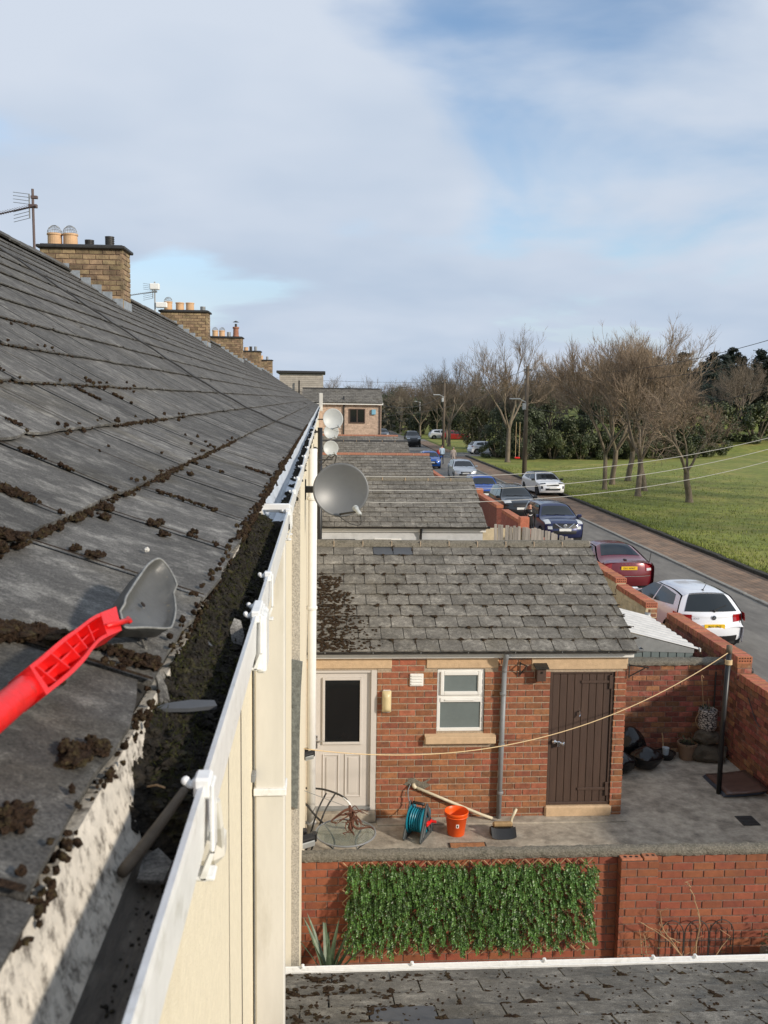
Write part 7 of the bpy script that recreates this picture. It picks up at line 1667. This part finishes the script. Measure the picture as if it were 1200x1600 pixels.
specs = [(1, 9.8, 2.3, .15, .95, 1.0, (.05, .1), .34), (2, 10.4, 2.2, .18, 1.0, 1.0, (-.25, .0), .34), (3, 9.6, 2.1, .20, 1.05, 1.0, (.35, .1), .30), (4, 7.4, 1.8, .20, 1.45, 1.1, (-.45, 0), .10), (5, 10.4, 3.0, .22, 1.0, .9, (.1, 0), .30), (6, 9.0, 2.0, .17, 1.1, .9, (0, 0), .25)]
for sp in specs:
    tr, cw = gen_tree(*sp, nl=4)
    TREES.append((tr.mesh('trunk', MATS['bark'], smooth=True), cw.mesh('crown', MATS['twig'])))
FAR = [(a, b.copy()) for a, b in TREES]
for a, b in FAR: b.materials[0] = MATS['twig_dark']
def tree(k, x, y, label, group, rz=0.0, s=1.0, sz=1.0, far=False, z=None):
    tr, cw = (FAR if far else TREES)[k]; T = thing('bare_tree', label, 'tree', (x, y, gz(x, y) if z is None else z), rz, group); T.scale = (s, s, s*sz)
    ob('trunk', tr, T); ob('crown', cw, T); return T
for (x, y, k, s) in ((31, 41, 1, 1.15), (36, 47, 2, 1.2), (28, 35, 3, 1.2), (40, 55, 0, 1.2)):
    tree(k, x, y, 'bare tree on the field beyond the right edge of the view', 'trees beyond the right edge', k*1.3, s)
CG = 'bare trees standing on the grass'
tree(0, 19.1, 61.6, 'slim bare tree at the left of the group on the grass', CG, 0.4, 1.10)
tree(1, 20.8, 65.4, 'second bare tree of the group, close behind the leftmost', CG, 2.0, 1.14)
tree(2, 22.9, 68.2, 'bare tree leaning right, farthest of the group on the grass', CG, 0.2, 1.12)
tree(1, 19.9, 57.2, 'upright bare tree in the middle front of the group', CG, 4.1, 1.06)
tree(2, 21.6, 60.9, 'bare tree with forked trunk just right of the middle', CG, 3.0, 1.10)
tree(3, 22.0, 54.1, 'low spreading bare tree at the right of the group', CG, .6, 1.05)
tree(4, 17.9, 89.0, 'tall bare tree with the swing beside the utility pole', CG, 1.0, 1.12)
rnd = random.Random(31)
for (x, y, k, s) in ((21, 96, 0, .98), (24.5, 99, 1, 1.0), (28, 97, 5, 1.05), (15.9, 118, 4, 1.0), (19.5, 114, 0, .9), (22.5, 112, 2, .95), (26, 108, 1, 1.0), (30.5, 104, 4, .95), (34, 102, 5, 1.0), (38, 104, 2, .9),
                     (17.3, 128, 1, .95), (21.5, 126, 5, 1.05), (15.2, 148, 2, .92), (18.5, 152, 0, .95), (23, 147, 4, .95), (14.4, 172, 5, 1.0), (17.8, 176, 1, .9), (21.5, 170, 4, 1.0), (27, 160, 2, 1.1), (32, 150, 5, 1.1), (11.5, 205, 4, 1.0), (15, 210, 5, 1.1), (20, 205, 0, 1.1), (26, 200, 4, 1.1), (8, 240, 5, 1.1), (3, 250, 4, 1.1)):
    tree(k, x+rnd.uniform(-.5, .5), y+rnd.uniform(-1, 1), 'bare brown woodland tree in the belt along the lane', 'woodland trees along the lane', rnd.random()*6.28, s, far=True)
bankt = [(k, x, y, s) for (x, y, k, s) in ((45, 118, 5, .95), (49, 122, 3, 1.1), (53, 116, 5, 1.1), (41.5, 124, 0, .8), (57, 124, 2, 1.0))]
ORD0 = ['first', 'second', 'third', 'fourth', 'fifth']
for (k, x, y, s), lb in zip(bankt, ['%s bare grey tree from the left on the bank before the pines' % ORD0[sorted(bankt, key=lambda q: q[1]/q[2]).index(q)] for q in bankt]):
    tree(k, x, y, lb, 'bare trees on the bank', rnd.random()*6.28, s, far=True)
# the wood that closes the view behind the trees
mb = MB(); rw = random.Random(77)
for i in range(15000):
    x = rw.uniform(-30, 120); y = rw.uniform(150, 235)+.25*x; h = 5.2+2.6*noise.noise(Vector((x*.09, y*.05, 2)))+(2.0 if x > 45 else 0); z = gz(max(16, x), y)+h*rw.random()**.75
    u = Vector((rw.gauss(0, 1), rw.gauss(0, .6), rw.gauss(.4, 1))).normalized()*rw.uniform(.35, .9); v = Vector((rw.gauss(0, 1), rw.gauss(0, 1), rw.gauss(0, 1))).normalized()*rw.uniform(.12, .35)
    p = Vector((x, y, z)); mb.add([p-u, p-v, p+u, p+v], [(0, 1, 2, 3)], tone=rw.random())
o = mb.build('far_wood', M('wood_mass', (.105, .090, .062), .9, .4, .4, rnd=.45, col2=(.032, .042, .022), col2f=(.45, .6), c2scale=.06)); tag(o, 'far brown and dark green wood closing the view', 'wood', kind='stuff')
# swing on the tall tree
T = thing('swing', 'rope swing with a red seat hanging from the tall bare tree', 'swing')
for dx in (-.18, .18):
    mb = MB(); mb.tube([(18.75+dx, 88.6, .25), (18.75+dx, 88.6, 3.6)], .02, 5); mb.build('rope', MATS['rope'], T)
mb = MB(); mb.bbox(18.5, 19.0, 88.45, 88.75, .10, .25, .04); mb.build('seat', MATS['plastic_red'], T)
# ------------------------------------------------------------------ evergreens
def leaf_mass(seed, rx, ry, h, n, ls, base=0.0, clumps=26):
    rnd = random.Random(seed); mb = MB(); C = []
    for k in range(clumps):
        a = rnd.random()*6.283; f = rnd.random()**.5; z = base+(h-base)*rnd.random()**.85; w = math.sin(math.pi*min(1, .22+.75*(z-base)/(h-base)))**.7
        C.append((Vector((rx*f*w*math.cos(a), ry*f*w*math.sin(a), z)), rnd.uniform(.22, .42)*min(rx, h*.5), rnd.random()))
    for k in range(n):
        c, r, tn = C[rnd.randrange(clumps)]; d = Vector((rnd.gauss(0, 1), rnd.gauss(0, 1), rnd.gauss(0, .85))).normalized(); p = c+d*r*(rnd.random()**.33)
        if p.z < .02: p.z = rnd.uniform(.02, .3)
        t = (d+Vector((rnd.gauss(0, .6), rnd.gauss(0, .6), rnd.gauss(0, .6)))).normalized(); u = t.orthogonal().normalized()*ls*rnd.uniform(.5, 1.1); v = t.cross(u).normalized()*ls*rnd.uniform(.35, .7)
        mb.add([p-u, p-v, p+u, p+v], [(0, 1, 2, 3)], tone=(tn*.6+rnd.random()*.4) % 1)
    return mb
BM = [leaf_mass(1, 2.2, 2.0, 4.2, 9000, .10).mesh('foliage', MATS['leaf_dark']), leaf_mass(2, 2.4, 2.0, 3.0, 8000, .10).mesh('foliage', MATS['leaf_shrub']), leaf_mass(3, 1.8, 1.7, 2.2, 6000, .09).mesh('foliage', MATS['leaf_shrub']), leaf_mass(4, 1.6, 1.5, 3.2, 2600, .12).mesh('foliage', MATS['leaf_olive'])]
stm = MB()
for k in range(6): a = k*1.05; stm.tube([(.15*math.cos(a), .15*math.sin(a), -.1), (.6*math.cos(a), .6*math.sin(a), 1.0), (1.0*math.cos(a), 1.0*math.sin(a), 1.9)], [.07, .05, .02], 5)
STM = stm.mesh('stem', MATS['bark'])
def bush(k, x, y, label, group, s=1.0, sz=1.0, rz=0.0):
    T = thing('evergreen_shrub', label, 'shrub', (x, y, gz(x, y)-.05), rz, group); T.scale = (s, s, s*sz); ob('foliage', BM[k], T); ob('stem', STM, T)
HG = 'evergreen shrubs behind the grass'
HL_ = {}
ORD = ['first', 'second', 'third', 'fourth', 'fifth', 'sixth', 'seventh', 'eighth', 'ninth', 'tenth', 'eleventh', 'twelfth', 'thirteenth', 'fourteenth', 'fifteenth', 'sixteenth']
def ranked(lst, fmt):
    o = sorted(lst, key=lambda q: q[1]/q[2]); return [fmt % ORD[o.index(q)] for q in lst]
hedge = ((0, 20.5, 93, 1.1, 1.15), (2, 18.2, 96.2, 1.0, .8), (0, 19.3, 97, 1.05, 1.2), (1, 23.4, 93.4, 1.0, 1.0), (2, 26.2, 93.0, 1.1, 1.0), (1, 25.5, 95.5, 1.1, 1.25), (0, 28.3, 96, 1.2, 1.2), (1, 29.0, 93.2, 1.0, .9), (1, 31.8, 94, 1.05, 1.0), (0, 31.0, 97.5, 1.2, 1.25), (2, 34.2, 94.6, 1.2, 1.0), (1, 36.6, 95.2, 1.1, 1.05), (0, 35.0, 99, 1.2, 1.1), (1, 39.3, 97, 1.1, 1.0), (0, 23.0, 97.5, 1.2, 1.25), (1, 42, 99.5, 1.1, 1.0))
for (k, x, y, s, sz), lb in zip(hedge, ranked(hedge, '%s evergreen shrub from the left in the hedge behind the grass')):
    bush(k, x, y, lb, HG, s, sz, rnd.random()*6.28)
bush(3, 18.6, 112.5, 'olive green shrub behind the white car in the side road', None, 1.35, 1.1); bush(3, 22.3, 110.5, 'yellowish shrub between the side road and bare trees', None, 1.3, 1.2)
bush(2, 18.9, 99.4-1.6, 'low dark bush in front of the white car in the side road', None, 1.2, .75)
lend = ((0, 17, 160, 1.4, 1.0), (0, 12.5, 182, 1.5, 1.1), (1, 9, 190, 1.6, 1.2), (0, 21, 158, 1.5, 1.1), (0, 25, 152, 1.5, 1.2), (0, 5, 200, 1.6, 1.2), (3, 7.2, 176, 1.6, 1.3), (0, 15, 184, 1.6, 1.2))
for (k, x, y, s, sz), lb in zip(lend, ranked(lend, '%s dark shrub from the left at the far end of the lane')):
    bush(k, x, y, lb, 'shrubs at the end of the lane', s, sz, rnd.random()*6.28)
bram = [(2, x, y) for (x, y) in ((46, 113), (50, 114), (54, 113), (58, 114), (62, 116), (43, 115))]
for (k, x, y), lb in zip(bram, ranked(bram, '%s bramble mass from the left below the bank trees')):
    bush(2, x, y, lb, 'brambles on the bank', 1.9, 1.1, rnd.random()*6.28)
def pine(seed, H):
    rnd = random.Random(seed); tr = MB(); cw = MB(); tr.tube([(0, 0, -.3), (.1, 0, H*.5), (0, .1, H*.97)], [.22, .15, .04], 7)
    for k in range(70):
        f = rnd.random(); z = H*(.08+.90*f); R = (1-f)**.75*H*.26+.5; a = rnd.random()*6.283; d = Vector((math.cos(a), math.sin(a), rnd.uniform(-.1, .35))); tip = Vector((0, 0, z))+d*R*rnd.uniform(.55, 1)
        tr.tube([(0, 0, z), tip], [.04, .012], 3); tn = rnd.random()
        for q in range(52):
            t = rnd.uniform(.35, 1.05); c = Vector((0, 0, z)).lerp(tip, t)+Vector((rnd.gauss(0, .26), rnd.gauss(0, .26), rnd.gauss(.05, .2))); u = Vector((rnd.gauss(0, 1), rnd.gauss(0, 1), rnd.gauss(0, .6))).normalized()*.26; v = u.orthogonal().normalized()*.10
            cw.add([c-u, c-v, c+u, c+v], [(0, 1, 2, 3)], tone=(tn*.6+rnd.random()*.4) % 1)
    return tr.mesh('trunk', MATS['bark']), cw.mesh('crown', MATS['leaf_conifer'])
PINES = [pine(1, 10.5), pine(2, 12), pine(3, 9)]
for i in range(46):
    x = 46+i*1.05+rnd.uniform(-1.2, 1.2); y = 146+rnd.uniform(-9, 22)+(i % 3)*5; tr, cw = PINES[i % 3]
    T = thing('pine_tree', 'dark pine in the wood on the hill at the right', 'tree', (x, y, gz(x, y)), rnd.random()*6.28, 'pines on the hill'); T.scale = (rnd.uniform(.95, 1.2),)*2+(rnd.uniform(.72, .92),); ob('trunk', tr, T); ob('crown', cw, T)
# ------------------------------------------------------------------ poles, lamps and wires
def upole(label, x, y, zt, lamp, r=.13):
    T = thing('utility_pole', label, 'pole', (x, y, -.35), 0, None); h = zt+.35
    mb = MB(); mb.tube([(0, 0, -.2), (0, 0, h)], [r*1.15, r*.75], 10); mb.build('pole', MATS['pole_wood'], T, smooth=True)
    if lamp:
        zl, sx = lamp; mb = MB(); mb.tube([(0, -.1, zl+.35-.25), (sx*.55, -.15, zl+.35), (sx*1.05, -.15, zl+.37)], .035, 8); mb.bbox(min(sx*.5, sx*1.35), max(sx*.5, sx*1.35), -.25, -.05, zl+.33, zl+.43, .03); mb.build('lamp_arm', MATS['dish_pale'], T)
        mb = MB(); mb.bbox(-.30, -.06, -.2, .05, zl-.45, zl+.05, .02); mb.build('junction_box', MATS['dish_pale'], T)
    mb = MB(); mb.bbox(-.30, .30, -.1, .02, h-.32, h-.24, .01); mb.build('crossbar', MATS['metal_dark'], T)
    for k in (-1, 1): mb = MB(); mb.lathe([(.03, 0), (.045, .04), (.03, .09)], 8, mat=Matrix.Translation((k*.24, -.04, h-.24))); mb.build('insulator', MATS['dish_pale'], T)
    return T
upole('wooden utility pole with a lamp arm beside the white and black car', 15.75, 71.6, 8.3, (5.75, -1), .17)
upole('wooden utility pole with a small lamp further up the lane', 14.45, 111, 7.95, (6.2, -1), .15)
T = thing('street_lamp', 'slim pale steel street lamp far up the lane', 'street lamp', (16.5, 158.5, -.35)); mb = MB(); mb.tube([(0, 0, 0), (0, 0, 5.6)], [.13, .08], 10); mb.build('column', MATS['dish_pale'], T, smooth=True); mb = MB(); mb.tube([(0, 0, 5.5), (-.5, -.3, 5.68)], .06, 8); mb.bbox(-1.1, -.4, -.45, -.2, 5.6, 5.75, .04); mb.build('lantern', MATS['dish_pale'], T)
def wire(label, a, b, sag, r, mat='metal_dark', group=None):
    a, b = Vector(a), Vector(b); P = []
    for k in range(37):
        t = k/36; p = a.lerp(b, t); p.z -= 4*sag*t*(1-t); P.append(p)
    mb = MB(); mb.tube(P, r, 5); tag(mb.build('overhead_wire', MATS[mat], smooth=True), label, 'wire', group)
def pix(u, v, y):
    d = cF+cR*((u-600)/FPX)-cU*((v-800)/FPX); return CAM+d*(y/d.y)
# service drops to the houses
M('cable_pale', (.42, .41, .38), .6, .1, 8)
wire('pale service cable, upper of three crossing the grass to the terrace', pix(494, 742, 17), pix(1330, 645, 26), .60, .006, 'cable_pale')
wire('pale service cable, middle of three crossing the grass to the terrace', pix(494, 764, 17), pix(1330, 661, 26), .62, .006, 'cable_pale')
wire('pale service cable, lowest of three crossing the grass to the terrace', pix(494, 782, 17), pix(1330, 678, 26), .66, .006, 'cable_pale')
wire('dark wire from the near utility pole rising to the right edge', (15.75, 71.5, 8.0), pix(1330, 490, 40), 1.1, .016)
wire('second dark wire from the near utility pole to the right edge', (15.9, 71.5, 7.6), pix(1330, 530, 40), 1.0, .014)
wire('dark wire running from the near pole to the farther pole', (15.75, 71.6, 8.1), (14.45, 111, 7.8), .8, .018)
wire('dark wire from the farther pole to the house at the end', (14.45, 111, 6.4), (3.9, 62, 5.2), .7, .016)
wire('dark wire running low from the near pole to the end house', (15.75, 71.6, 7.4), (3.9, 62, 4.5), .6, .014)
wire('thin wire across the sky left of the trees', pix(400, 588, 150), (16.5, 155, 8.5), .3, .022)
wire('thin wire low across the sky toward the end house', pix(420, 615, 120), (14.45, 111, 7.6), .3, .020)
wire('drooping dark wire in front of the bare trees', (15.75, 71.5, 5.2), pix(1330, 560, 45), 1.6, .016)
